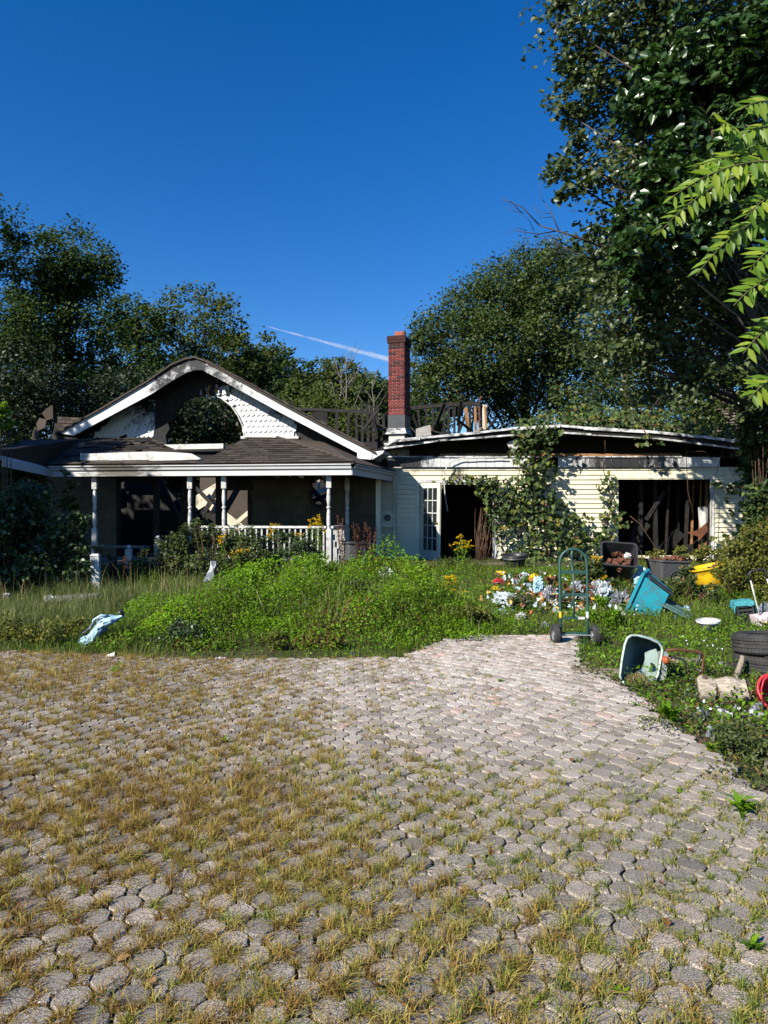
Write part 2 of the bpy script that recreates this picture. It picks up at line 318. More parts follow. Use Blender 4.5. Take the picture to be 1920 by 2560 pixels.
def wall_grid(mb, pl, us, zs, holes, t, o=0.0):            # one wall with openings (u0,u1,z0,z1)
    us = sorted(us); zs = sorted(zs); idx = {}
    def vi(i, j, k):
        if (i, j, k) not in idx: idx[(i, j, k)] = len(mb.v); mb.v.append(pl.pt(us[i], zs[j], o + t * k))
        return idx[(i, j, k)]
    nu, nz = len(us) - 1, len(zs) - 1
    def solid(i, j):
        if i < 0 or j < 0 or i >= nu or j >= nz: return False
        u = (us[i] + us[i + 1]) / 2; z = (zs[j] + zs[j + 1]) / 2
        return not any(h[0] < u < h[1] and h[2] < z < h[3] for h in holes)
    for i in range(nu):
        for j in range(nz):
            if not solid(i, j): continue
            mb.f.append((vi(i, j, 0), vi(i + 1, j, 0), vi(i + 1, j + 1, 0), vi(i, j + 1, 0)))
            mb.f.append((vi(i, j, 1), vi(i, j + 1, 1), vi(i + 1, j + 1, 1), vi(i + 1, j, 1)))
            for (di, dj, a, c) in ((-1, 0, (i, j), (i, j + 1)), (1, 0, (i + 1, j), (i + 1, j + 1)), (0, -1, (i, j), (i + 1, j)), (0, 1, (i, j + 1), (i + 1, j + 1))):
                if not solid(i + di, j + dj): mb.f.append((vi(*a, 0), vi(*c, 0), vi(*c, 1), vi(*a, 1)))
    return mb

def np_mesh(name, V, faces_flat, sizes, mat, rnd=None, smooth=None):
    me = bpy.data.meshes.new(name); nv = len(V); nf = len(sizes)
    me.vertices.add(nv); me.vertices.foreach_set('co', np.ascontiguousarray(V, dtype=np.float32).ravel())
    me.loops.add(len(faces_flat)); me.loops.foreach_set('vertex_index', np.ascontiguousarray(faces_flat, dtype=np.int32))
    me.polygons.add(nf); st = np.zeros(nf, np.int32); st[1:] = np.cumsum(sizes)[:-1]
    me.polygons.foreach_set('loop_start', st); me.polygons.foreach_set('loop_total', np.asarray(sizes, np.int32))
    if rnd is not None:
        a = me.attributes.new('rnd', 'FLOAT', 'FACE'); a.data.foreach_set('value', np.clip(np.asarray(rnd, np.float32), 0, 1))
    if smooth is not None: me.polygons.foreach_set('use_smooth', np.full(nf, bool(smooth)))
    me.update(calc_edges=True); me.validate()
    if mat is not None: me.materials.append(MT[mat] if isinstance(mat, str) else mat)
    return me
def unit(a): return a / np.maximum(1e-9, np.linalg.norm(a, axis=1, keepdims=True))
def leaves_np(name, P, size, mat, rnd, normal=None, spread=1.0, aspect=0.6, shape='rhomb', axis=None, fold=0.18):
    """N leaves as small folded faces; normal (N,3) or up-biased random; size (N,) length"""
    N = len(P); size = np.broadcast_to(size, (N,))
    nr = rng.normal(size=(N, 3))
    if normal is None: normal = np.array([-0.25, -0.35, 0.75])
    n = unit(np.broadcast_to(normal, (N, 3)) + spread * 0.6 * nr)
    a = rng.normal(size=(N, 3)) if axis is None else np.broadcast_to(axis, (N, 3)) + 0.35 * rng.normal(size=(N, 3))
    a = unit(a - n * np.sum(a * n, 1, keepdims=True)); s = np.cross(n, a)
    L = size[:, None]; Wd = L * aspect
    if shape == 'rhomb':
        V = np.stack([P, P + a * L * 0.42 + s * Wd * 0.5 + n * L * fold, P + a * L, P + a * L * 0.42 - s * Wd * 0.5 + n * L * fold], 1).reshape(-1, 3)
        f = np.arange(4 * N); return np_mesh(name, V, f, np.full(N, 4), mat, rnd)
    # heart / broad: two folded halves
    V = np.stack([P, P - a * L * 0.10 + s * Wd * 0.32 + n * L * fold * .6, P + a * L * 0.28 + s * Wd * 0.56 + n * L * fold, P + a * L * 0.7 + s * Wd * .27 + n * L * fold * .5,
                  P + a * L - n * L * 0.10, P + a * L * 0.7 - s * Wd * .27 + n * L * fold * .5, P + a * L * 0.28 - s * Wd * 0.56 + n * L * fold, P - a * L * 0.10 - s * Wd * 0.32 + n * L * fold * .6], 1).reshape(-1, 3)
    b = (np.arange(N) * 8)[:, None]
    f = np.concatenate([b + np.array([[0, 1, 2, 3, 4]]), b + np.array([[0, 4, 5, 6, 7]])], 1).reshape(-1)
    return np_mesh(name, V, f, np.full(2 * N, 5), mat, np.repeat(rnd, 2))
def blades_np(name, P, h, w, mat, rnd, lean=0.5, bend=0.5):
    N = len(P); t = rng.uniform(0, 2 * math.pi, N); d = np.stack([np.cos(t), np.sin(t), np.zeros(N)], 1)
    t2 = rng.uniform(0, 2 * math.pi, N); s = np.stack([np.cos(t2), np.sin(t2), np.zeros(N)], 1) * (np.broadcast_to(w, (N,)) / 2)[:, None]
    h = np.broadcast_to(h, (N,))[:, None]; ln = np.abs(rng.normal(0, lean, (N, 1)))
    up = np.array([0, 0, 1.0])
    m = P + d * h * ln * 0.4 + up * h * 0.6; e = P + d * h * (ln + bend * rng.uniform(0, 1, (N, 1)) * ln) + up * h * (1.0 - 0.35 * np.minimum(1, ln))
    V = np.stack([P - s, P + s, m + s * 0.75, m - s * 0.75, e], 1).reshape(-1, 3)
    b = (np.arange(N) * 5)[:, None]
    f = np.concatenate([b + np.array([[0, 1, 2, 3]]), b + np.array([[3, 2, 4]])], 1).reshape(-1)
    return np_mesh(name, V, f, np.tile([4, 3], N), mat, np.repeat(rnd, 2))

# ------------------------------------------------------------------ ground
def make_ground():
    ys = np.concatenate([np.arange(-30, 0, 6.0), np.arange(0, 30, 0.5), np.arange(30, 120, 4.0), np.array([140, 180, 260, 400, 700, 1200])])
    xs = np.concatenate([np.array([-900, -400, -200]), np.arange(-120, -20, 10.0), np.arange(-20, 20.1, 0.5), np.arange(30, 121, 10.0), np.array([200, 400, 900])])
    X, Y = np.meshgrid(xs, ys); Z = gv(X, Y)
    bumpy = 0.05 * (vnoise(X, Y, 1.9, 1.0) - 0.5) + 0.03 * (vnoise(X, Y, 5.1, 2.0) - 0.5)
    inside = np.clip((Y - 8.6) / 1.5, 0, 1) * np.clip((60 - Y) / 20, 0, 1)
    Z = Z + bumpy * inside
    V = np.stack([X, Y, Z], -1).reshape(-1, 3); ny, nx = X.shape
    i = (np.arange(ny - 1)[:, None] * nx + np.arange(nx - 1)[None]).reshape(-1)
    f = np.stack([i, i + 1, i + nx + 1, i + nx], 1).reshape(-1)
    m = surf('soil_and_moss', (0.075, 0.058, 0.036), (0.055, 0.065, 0.022), 2.2, 0.95, 0.1, bmp=0.7, bscale=18, c3=(0.14, 0.115, 0.075), s3=9, l3=0.55, h3=0.75)
    return tag(obj('ground', np_mesh('ground', V, f, np.full(len(i), 4), m, smooth=True)), kind='structure')
make_ground()

# paved forecourt ---------------------------------------------------
PAVE = [(-7.0, 8.1)] + [tuple(onground(px, py)[:2]) for px, py in [(0, 1636), (260, 1648), (560, 1658), (1000, 1652), (1110, 1606), (1200, 1594), (1440, 1594), (1440, 1660), (1560, 1722), (1660, 1802), (1800, 1905), (1925, 2035)]] + [(3.4, 2.9), (3.4, 0.9), (-7.0, 0.9)]
drive = bpy.data.objects.new('driveway', None)
mb = MB(); mb.add([(x, y, 0.0275) for x, y in PAVE], [tuple(range(len(PAVE)))])
bed = surf('joint_dirt', (0.045, 0.032, 0.02), (0.04, 0.044, 0.012), 7, 0.95, 0.1, bmp=0.8, bscale=60)
drive = obj('driveway', mb.mesh('driveway', bed)); tag(drive, 'grey octagonal block paving of the forecourt', None, kind='structure')

def paver_material():
    m, nt, b = base_mat('aggregate_paver'); b.inputs['Roughness'].default_value = 0.85; b.inputs['Specular IOR Level'].default_value = 0.25
    geo = nt.nodes.new('ShaderNodeNewGeometry'); pos = geo.outputs['Position']
    oi = nt.nodes.new('ShaderNodeObjectInfo').outputs['Random']
    rr = math_n(nt, 'FRACT', math_n(nt, 'ADD', math_n(nt, 'MULTIPLY', oi, 7.13), geo.outputs['Random Per Island']))
    sp = noise_n(nt, 210, 2, 0.6, vec=pos)
    speck = ramp(nt, [(0.34, (0.072, 0.062, 0.052)), (0.47, (0.225, 0.202, 0.174)), (0.67, (0.56, 0.515, 0.45))], sp)
    sep = nt.nodes.new('ShaderNodeSeparateXYZ'); nt.links.new(pos, sep.inputs[0])
    # newer pale pink stones towards the walk, older grey ones near the road
    fy = nt.nodes.new('ShaderNodeMapRange'); nt.links.new(sep.outputs['Y'], fy.inputs[0]); fy.inputs[1].default_value = 3.4; fy.inputs[2].default_value = 6.6
    fx = nt.nodes.new('ShaderNodeMapRange'); nt.links.new(sep.outputs['X'], fx.inputs[0]); fx.inputs[1].default_value = -2.0; fx.inputs[2].default_value = 0.6
    pale = math_n(nt, 'MULTIPLY', fy.outputs[0], fx.outputs[0])
    pink = ramp(nt, [(0.0, (0.56, 0.49, 0.43)), (0.45, (0.62, 0.555, 0.49)), (0.85, (0.56, 0.53, 0.49)), (1.0, (0.48, 0.36, 0.31))], rr)
    grain = ramp(nt, [(0.35, (0.62, 0.62, 0.62)), (0.6, (1.05, 1.05, 1.05))], sp)
    pinkg = mixc(nt, 1.0, pink, grain, 'MULTIPLY')
    col = mixc(nt, pale, speck, pinkg)
    tone = ramp(nt, [(0.0, (0.62, 0.61, 0.60)), (0.35, (0.86, 0.84, 0.81)), (0.7, (1.0, 0.97, 0.93)), (1.0, (1.22, 1.13, 1.06))], rr)
    col = mixc(nt, 1.0, col, tone, 'MULTIPLY')
    st = noise_n(nt, 2.3, 6, 0.7, vec=pos); stf = nt.nodes.new('ShaderNodeMapRange'); nt.links.new(st, stf.inputs[0]); stf.inputs[1].default_value = 0.5; stf.inputs[2].default_value = 0.85; stf.inputs[4].default_value = 0.75
    col = mixc(nt, stf.outputs[0], col, (0.11, 0.095, 0.07))
    nt.links.new(col, b.inputs['Base Color'])
    bump(nt, b, noise_n(nt, 170, 3, 0.7, vec=pos), 0.55, 0.004)
    return m
MT['paver'] = paver_material()
PA = 0.1345
def paver_ring(kind, seed, rounded):
    rn = random.Random(seed)
    if kind == 'oct':
        apo = PA / 2 - 0.0044; Rr = apo / math.cos(math.pi / 8); base = [(Rr, math.pi / 8 + k * math.pi / 4) for k in range(8)]
    else:
        apo = PA * (math.sqrt(2) - 1) / 2 - 0.0038; base = [(apo * math.sqrt(2), math.pi / 4 + k * math.pi / 2) for k in range(4)]
    pts = [Vector((r * math.cos(t) + rn.uniform(-.0036, .0036), r * math.sin(t) + rn.uniform(-.0036, .0036))) for r, t in base]
    if not rounded: return pts
    out = []
    n = len(pts)
    for i in range(n):
        a, p, c = pts[i - 1], pts[i], pts[(i + 1) % n]; k = 0.16
        out += [p + (a - p) * k, p + (c - p) * k]
    return out
def paver_verts(kind, seed, rounded):
    ring = paver_ring(kind, seed, rounded); n = len(ring); top = 0.043
    V = [(p.x * 1.0, p.y * 1.0, -0.005) for p in ring] + [(p.x, p.y, top - 0.0055) for p in ring] + [(p.x * (1 - 0.006 / p.length), p.y * (1 - 0.006 / p.length), top) for p in ring]
    Fc = [tuple(range(2 * n, 3 * n))]
    for i in range(n):
        j = (i + 1) % n; Fc += [(i, j, n + j, n + i), (n + i, n + j, 2 * n + j, 2 * n + i)]
    return V, Fc
def make_pavers():
    th = R(45 + 3.0); c, s = math.cos(th), math.sin(th); octs, sqs = [], []
    for i in range(-125, 126):
        for j in range(-125, 126):
            for lst, di in ((octs, 0.0), (sqs, 0.5)):
                u, v = (i + di) * PA, (j + di) * PA
                x = u * c - v * s; y = u * s + v * c + 4.5
                if -6.2 < x < 3.5 and (x > -.6 * y - 1.2) and 0.9 < y < 9.6 and inpoly(x, y, PAVE): lst.append((x, y))
    for kind, lst, nm in (('oct', octs, 'paver'), ('sq', sqs, 'square_paver')):
        base_rot = R(3.0)
        def seen(p):
            return abs(p[0]) < 0.545 * p[1] + 0.02 and p[1] > 2.25
        vis = sorted([p for p in lst if seen(p)], key=lambda p: p[1]); near = vis[:300]; ns = set(near); far = [p for p in lst if p not in ns]
        meshes = []
        for k in range(6):
            V, Fc = paver_verts(kind, k + (0 if kind == 'oct' else 50), True); q = MB(); q.add(V, Fc); meshes.append(q.mesh(nm, 'paver'))
        for p in near:
            o = obj(nm, random.choice(meshes), drive, world=False)
            o.location = (p[0], p[1], 0.006 * (vn1(p) - 0.5) + random.uniform(-.0035, .0025)); o.rotation_euler = (random.uniform(-.03, .03), random.uniform(-.03, .03), base_rot + random.uniform(-.04, .04))
        Vt, Ft = paver_verts(kind, 99, False); Vt = np.array(Vt); n = len(far)
        A = base_rot + rng.uniform(-.05, .05, n); tx = rng.uniform(-.018, .018, n); ty = rng.uniform(-.018, .018, n); FP = np.array(far)
        x = Vt[None, :, 0] * np.cos(A)[:, None] - Vt[None, :, 1] * np.sin(A)[:, None]; y = Vt[None, :, 0] * np.sin(A)[:, None] + Vt[None, :, 1] * np.cos(A)[:, None]
        z = Vt[None, :, 2] + x * ty[:, None] + y * tx[:, None] + rng.uniform(-.0045, .0025, n)[:, None]
        W = np.stack([x + FP[:, :1], y + FP[:, 1:2], z], -1).reshape(-1, 3)
        nv = len(Vt); ff = np.concatenate([np.array(f) for f in Ft]); sz = np.array([len(f) for f in Ft])
        fl = (ff[None] + (np.arange(n) * nv)[:, None]).reshape(-1)
        o = obj('paving_field' if kind == 'oct' else 'square_paving_field', np_mesh(nm, W, fl, np.tile(sz, n), 'paver', smooth=False), drive, world=False)
        tag(o, kind='stuff')
def vn1(p): return float(vnoise(np.array(p[0]), np.array(p[1]), 2.2, 3.0))
make_pavers()

# ------------------------------------------------------------------ the burnt house
HA = R(10.0)
A0 = at(880, 1280, 15.5)
FP = PL(A0.x, A0.y, HA)                     # porch front
RK = FP.off(1.80)                           # plane of the rake boards
MW = FP.off(2.45)                           # main front wall
WP = PL(at(950, 1280, 18.6).x, 18.6, R(2.0))  # front wall of the low wing
FL = 0.47                                   # floor level
peak = RK.at(487, 897)
house = empty('burnt_house', (A0.x - 2.0, A0.y + 2.4, g(0, 17.5)), 'burnt-out cream house with white gable, sagging porch and low wing', 'house')
MT['rake'] = soot_mat('sooty_white_fascia', (0.70, 0.70, 0.69), (0.022, 0.022, 0.024), [(tuple(peak), 2.2), (tuple(RK.at(420, 930)), 1.2)], -0.22, 3.5)
MT['gable'] = soot_mat('sooty_gable_white', (0.72, 0.72, 0.71), (0.02, 0.019, 0.018), [(tuple(MW.at(500, 965)), 1.05), (tuple(MW.at(370, 1005)), 1.1), (tuple(MW.at(700, 1030)), .35)], -0.24, 4.5)
MT['gutter'] = soot_mat('dirty_white_gutter', (0.62, 0.62, 0.60), (0.12, 0.11, 0.09), [(tuple(FP.at(300, 1165)), 1.2)], -0.02, 3.0, stretch=(1, 1, 4))
MT['soffit'] = soot_mat('smoke_streaked_soffit', (0.66, 0.66, 0.64), (0.03, 0.03, 0.032), [(tuple(WP.at(1560, 1150)), 1.6), (tuple(WP.at(1010, 1150)), .9)], 0.06, 2.5, stretch=(3.5, 3.5, 0.8))
MT['rakewing'] = soot_mat('scorched_white_edge', (0.80, 0.80, 0.79), (0.03, 0.03, 0.03), [], 0.30, 4.0, stretch=(1, 1, 2))

def build_gable():
    q = MB(); slabp(q, RK, [(150, 1083), (250, 1027), (370, 956), (430, 914), (463, 900), (487, 896), (487, 925), (470, 930), (440, 946), (380, 984), (260, 1048), (183, 1089)], 0.05)
    part('rake_board', q, 'rake', house)
    q = MB(); slabp(q, RK, [(487, 896), (510, 905), (700, 1010), (840, 1084), (932, 1130), (928, 1149), (893, 1146), (893, 1132), (700, 1031), (560, 954), (505, 925), (487, 925)], 0.05)
    part('rake_board', q, 'rake', house)
    q = MB(); slabp(q, RK, [(932, 1129), (960, 1126), (957, 1133), (930, 1149)], 0.9, 0.01); part('rake_return', q, 'gutter', house)
    for nm, edge in (('l', [(140, 1080), (250, 1020), (370, 949), (430, 907), (463, 893), (487, 888)]), ('r', [(487, 888), (515, 898), (700, 1002), (840, 1077), (938, 1126)])):
        low = [(a, b + 7.5) for a, b in edge]; edge = [(a, b + 2.8) for a, b in edge]
        q = MB(); slabp(q, RK, edge + low[::-1], 1.1, -0.06); part('roof_slope', q, 'shingle', house)
    # ragged shingle ends above the rake
    for i in range(26):
        t = i / 26; x = 520 + t * 410; y = 898 + (x - 515) * 0.541 - 2
        q = MB(); j = random.uniform(-.5, 3.0); slabp(q, RK, [(x, y + j), (x + 15, y + 8 + j), (x + 15, y + 13), (x, y + 5)], 0.3, -0.09); part('roof_shingle', q, 'shingle', house)
    # gable wall pieces with the round arch cut
    right = [(612, 1094), (607, 1065), (596, 1040), (579, 1015), (556, 998), (540, 991), (535, 975), (552, 966), (575, 962), (600, 972), (640, 990), (690, 1016), (735, 1042), (742, 1094)]
    gw = MB(); slabp(gw, MW, right, 0.1); wr = part('gable_wall', gw, 'gable', house)
    left = [(232, 1094), (388, 1094), (386, 1045), (380, 1003), (350, 1000), (300, 1026)]
    gw = MB(); slabp(gw, MW, left, 0.1); wl = part('gable_wall', gw, 'gable', house)
    ch = [(388, 1150), (389, 1000), (360, 996), (420, 950), (487, 912), (540, 940), (575, 960), (552, 966), (535, 975), (540, 991), (512, 985), (502, 990), (482, 991), (470, 999), (455, 1004), (452, 1016), (436, 1029), (434, 1046), (421, 1058), (424, 1072), (414, 1090), (418, 1110), (408, 1150)]
    gw = MB(); slabp(gw, MW, ch, 0.14, -0.02); part('charred_sheathing', gw, 'char', house)
    gw = MB(); slabp(gw, MW, [(742, 1094), (742, 1046), (800, 1075), (880, 1117), (905, 1140), (742, 1150)], 0.1); part('gable_end_sheathing', gw, 'charwood', house)
    # arch casing
    arc = [(612, 1094), (607, 1065), (596, 1040), (579, 1015), (556, 998)]
    q = MB(); q.tube([MW.at(a, b) + Vector((0, -.03, 0)) for a, b in arc], 0.022, 6); part('arch_casing', q, 'white', house)
    # peeling strips of sheathing at the arch crown
    for i in range(16):
        x = 505 + i * 5 + random.uniform(-3, 3); y = 968 + random.uniform(-6, 8); w = random.uniform(3, 7); h = random.uniform(8, 24)
        q = MB(); slabp(q, MW, [(x, y), (x + w, y + 2), (x + w + random.uniform(-3, 5), y + h), (x + random.uniform(-2, 3), y + h * .8)], 0.012, -0.05 - random.uniform(0, .08))
        part('peeling_strip', q, random.choice(['charwood', 'rawwood', 'gable', 'charwood']), house)
    # scalloped shingles, one by one
    w = 0.126; h = 0.185
    prof = [(-w / 2, h), (-w / 2, 0.055)] + [(-w / 2 * math.cos(t), 0.06 - 0.06 * math.sin(t)) for t in [math.pi * k / 8 for k in range(1, 8)]] + [(w / 2, 0.055), (w / 2, h)]
    q = MB(); q.hexa([(x, -0.030 * (1 - z / h) - 0.016, z) for x, z in prof], [(x, -0.030 * (1 - z / h), z) for x, z in prof]); sm = q.mesh('scalloped_shingle', 'gable')
    for poly, parent in ((right, wr), (left, wl)):
        pu = [MW.uz(*p) for p in poly]; u0 = min(p[0] for p in pu); u1 = max(p[0] for p in pu); z0 = min(p[1] for p in pu); z1 = max(p[1] for p in pu); row = 0
        z = z0 + 0.005
        while z < z1:
            u = u0 + (0.066 if row % 2 else 0)
            while u < u1:
                if all(inpoly(u + du, z + dz, pu) for du, dz in ((-.035, .03), (.035, .03), (0, .12))):
                    P = MW.pt(u, z, -0.012)
                    o = obj('scalloped_shingle', sm, parent, loc=P, rot=(random.uniform(-.03, .02), 0, -HA), world=True)
                u += 0.133
            z += 0.142; row += 1
    # white sill beam under the arch, fallen fascia on the porch roof
    q = MB(); q.beam(MW.at(388, 1121) + Vector((0, -.25, 0)), MW.at(566, 1118) + Vector((0, -.25, 0)), 0.14, 0.13); part('sill_beam', q, 'white', house)
    q = MB(); slabp(q, MW, [(604, 1091), (748, 1091), (748, 1097), (604, 1097)], 0.06, -0.07); part('sill_board', q, 'white', house)
    pf = FP.off(0.10)
    q = MB(); slabp(q, pf, [(200, 1133), (222, 1134), (330, 1130), (372, 1129), (372, 1152), (300, 1153), (224, 1155), (201, 1151)], 0.06); part('fallen_fascia', q, 'white', house)
    q = MB(); slabp(q, pf, [(374, 1129), (440, 1131), (480, 1134), (503, 1147), (496, 1149), (440, 1151), (374, 1152)], 0.06, -0.03); part('fallen_fascia', q, 'white', house)
    # broken flap of roof by the left rake
    bp = FP.off(2.75)
    for k in range(4):
        y0 = 1041 + k * 8.6
        for i in range(4):
            x0 = 137 + i * 20 + (k % 2) * 7; q = MB(); slabp(q, bp, [(x0, y0 + i), (x0 + 19.4, y0 + i + 1), (x0 + 19.4, y0 + 8 + i), (x0, y0 + 7.6 + i)], 0.05, -0.01 * k); part('roof_shingle', q, 'shingle', house)
    q = MB(); slabp(q, bp, [(132, 1040), (215, 1050), (215, 1098), (120, 1098)], 0.05, 0.07); part('roof_deck', q, 'char', house)
    for pts in ([(110, 1034), (122, 1022), (137, 1014), (138, 1047), (122, 1052)], [(96, 1060), (104, 1046), (122, 1050), (118, 1070), (100, 1078)], [(86, 1088), (92, 1068), (102, 1074), (104, 1120), (88, 1124)]):
        q = MB(); slabp(q, bp, pts, 0.03, -0.1); part('curled_roofing', q, 'shingle', house)
build_gable()

def build_main_walls():
    z0, z1 = FL, 3.42
    def H(a, b, c, d):
        u0, zt = MW.uz(a, c); u1, zb = MW.uz(b, d); return (u0, u1, max(z0, zb), zt)
    holes = [H(296, 382, 1205, 1500), H(394, 452, 1198, 1345), H(484, 538, 1190, 1345), H(563, 618, 1226, 1345)]
    irr = [H(778, 822, 1195, 1265)]
    uL = MW.uz(100, 1280)[0]; uR = MW.uz(942, 1280)[0]
    us = {uL, uR}; zs = {z0, z1}
    for h in holes + irr: us |= {h[0], h[1]}; zs |= {h[2], h[3]}
    z1 = MW.uz(700, 1099)[1]; zs = {min(z, z1) for z in zs}
    q = MB(); wall_grid(q, MW, us, zs, holes + irr, 0.12, 0.02); wall = part('front_wall', q, 'char', house)
    # lapped siding where it survives
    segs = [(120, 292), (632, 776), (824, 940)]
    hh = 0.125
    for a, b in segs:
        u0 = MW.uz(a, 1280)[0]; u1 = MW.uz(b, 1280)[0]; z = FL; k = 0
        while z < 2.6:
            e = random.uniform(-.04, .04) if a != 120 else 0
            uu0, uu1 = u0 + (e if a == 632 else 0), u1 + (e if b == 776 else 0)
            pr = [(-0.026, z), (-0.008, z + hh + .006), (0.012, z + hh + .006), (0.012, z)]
            q = MB(); q.hexa([MW.pt(uu0, zz, o) for o, zz in pr], [MW.pt(uu1, zz, o) for o, zz in pr]); part('siding_board', q, 'scorched_shade', wall); z += hh
    # the strip of wall over and under the burnt hole
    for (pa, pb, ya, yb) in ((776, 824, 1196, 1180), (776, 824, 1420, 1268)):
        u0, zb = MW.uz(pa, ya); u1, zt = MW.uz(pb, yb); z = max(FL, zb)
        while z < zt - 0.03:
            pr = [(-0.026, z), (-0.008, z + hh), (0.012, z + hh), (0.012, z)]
            q = MB(); q.hexa([MW.pt(u0, zz, o) for o, zz in pr], [MW.pt(u1, zz, o) for o, zz in pr]); part('siding_board', q, 'scorched_shade', wall); z += hh
    # charred ragged edge round the hole
    for i in range(14):
        t = 2 * math.pi * i / 14; cx, cy = 800 + 24 * math.cos(t), 1230 + 38 * math.sin(t)
        q = MB(); slabp(q, MW, [(cx + random.uniform(-7, -3), cy - 8), (cx + random.uniform(2, 7), cy - 6), (cx + random.uniform(3, 7), cy + 8), (cx + random.uniform(-6, -2), cy + 7)], 0.03, -0.05 - .002 * i); part('scorched_edge', q, 'char', wall)
    q = MB(); slab(q, MW, [(uR - .02, FL), (uR + .1, FL), (uR + .1, 2.75), (uR - .02, 2.75)], 0.1, -0.03); part('corner_board', q, 'cream', house)
    # side and back shells, floor inside (charred, open to the sky)
    Lp, Rp = MW.pt(uL, 0), MW.pt(uR, 0)
    def sidewall(u, top0, top1, dep, nm):
        q = MB(); a = MW.pt(u, FL, .16); b2 = MW.pt(u, FL, dep); off = MW.u * 0.1
        q.hexa([a, b2, b2 + off, a + off], [a + Vector((0, 0, top0)), b2 + Vector((0, 0, top1)), b2 + off + Vector((0, 0, top1)), a + off + Vector((0, 0, top0))]); part(nm, q, 'char', house)
    sidewall(uL, 2.4, 1.8, 7.0, 'side_wall'); sidewall(uR - .12, 2.3, 1.9, 7.0, 'side_wall')
    BW = MW.off(7.0); q = MB(); slab(q, BW, [(uL, FL), (uR, FL), (uR, 2.5), (uR - 2, 2.2), (uR - 3, 1.5), (uL + 3, 1.4), (uL + 2, 2.4), (uL, 2.4)], 0.12); part('back_wall', q, 'char', house)
    q = MB(); q.hexa([MW.pt(uL, FL - .25, .16), MW.pt(uR, FL - .25, .16), MW.pt(uR, FL - .25, 7), MW.pt(uL, FL - .25, 7)], [MW.pt(uL, FL - .02, .16), MW.pt(uR, FL - .02, .16), MW.pt(uR, FL - .02, 7), MW.pt(uL, FL - .02, 7)]); part('inner_floor', q, 'char', house)
    # inner charred partition behind the left openings
    IP = MW.off(2.2); q = MB(); slabp(q, IP, [(150, 1400), (440, 1400), (446, 1290), (400, 1190), (150, 1180)], 0.1); part('partition', q, 'char', house)
    # fallen roof and boards seen through the openings
    D = MW.off(4.3)
    q = MB(); slabp(q, D, [(540, 1215), (575, 1205), (640, 1230), (650, 1330), (560, 1350), (545, 1290)], 0.06); part('fallen_roof_panel', q, 'shingle', house)
    q = MB(); slabp(q, D, [(490, 1180), (545, 1180), (545, 1225), (490, 1235)], 0.06, 0.3); part('fallen_roof_panel', q, 'shingle', house)
    for (a, b2, w, h2, mt, o) in (((480, 1265), (560, 1215), .04, .45, 'palewood', 0.0), ((510, 1250), (620, 1335), .04, .28, 'palewood', -.2), ((500, 1300), (560, 1195), .06, .14, 'char', -.4), ((565, 1330), (640, 1265), .05, .13, 'palewood', -.5), ((470, 1290), (545, 1330), .3, .25, 'char', -.1), ((480, 1320), (600, 1345), .4, .2, 'charwood', -.3), ((395, 1215), (470, 1300), .08, .35, 'charwood', -1.0), ((390, 1340), (460, 1285), .06, .3, 'greywood', -1.2), ((470, 1200), (530, 1260), .05, .12, 'charwood', -.6)):
        q = MB(); pl = D.off(o); q.beam(pl.at(*a), pl.at(*b2), w, h2); part('fallen_board', q, mt, house)
    for a, b2, mt in (((770, 1258), (832, 1232), 'charwood'), ((772, 1270), (826, 1262), 'palewood'), ((797, 1180), (797, 1240), 'palewood'), ((775, 1240), (830, 1215), 'palewood'), ((760, 1200), (840, 1290), 'char')):
        q = MB(); pl = D.off(-.5 + random.uniform(-.3, .3)); q.beam(pl.at(*a), pl.at(*b2), .06, .14); part('fallen_board', q, mt, house)
    for x in (457, 545, 622, 470): # charred jack studs in the openings
        q = MB(); q.beam(MW.at(x, 1345) + MW.n * .3, MW.at(x + 2, 1180) + MW.n * .3, .1, .1); part('charred_stud', q, 'char', house)
build_main_walls()

def shingle_patch(parent, P0, P1, Q0, Q1, rows, tab=0.30, jag=0.0):
    P0, P1, Q0, Q1 = map(Vector, (P0, P1, Q0, Q1)); nrm = (P1 - P0).cross(Q0 - P0).normalized()
    if nrm.z < 0: nrm = -nrm
    axis = (P1 - P0).normalized(); n = 0
    for r in range(rows):
        v0 = r / rows; v1 = min(1.0, (r + 1.35) / rows); a0, b0 = P0.lerp(Q0, v0), P1.lerp(Q1, v0); a1, b1 = P0.lerp(Q0, v1), P1.lerp(Q1, v1)
        lo0 = (a0 - P0).dot(axis); hi0 = (b0 - P0).dot(axis); u = math.floor(lo0 / tab) * tab - (tab / 2 if r % 2 else 0) - random.uniform(0, .03)
        while u < hi0:
            ua, ub = max(u, lo0), min(u + tab - 0.006, hi0)
            if ub - ua > 0.03 and random.random() > jag:
                fa = (ua - lo0) / (hi0 - lo0 + 1e-9); fb = (ub - lo0) / (hi0 - lo0 + 1e-9)
                j = random.uniform(-.006, .006)
                c = [a0.lerp(b0, fa), a0.lerp(b0, fb), a1.lerp(b1, min(1, fb)), a1.lerp(b1, max(0, fa))]
                lift = (0.026 + random.uniform(0, .010), 0.004)
                bot = [c[0] + nrm * (lift[0] - .010), c[1] + nrm * (lift[0] - .010), c[2] + nrm * (lift[1] - .010), c[3] + nrm * (lift[1] - .010)]
                q = MB(); q.hexa(bot, [p + nrm * 0.011 for p in bot]); part('roof_shingle', q, 'shingle', parent); n += 1
            u += tab
    return n
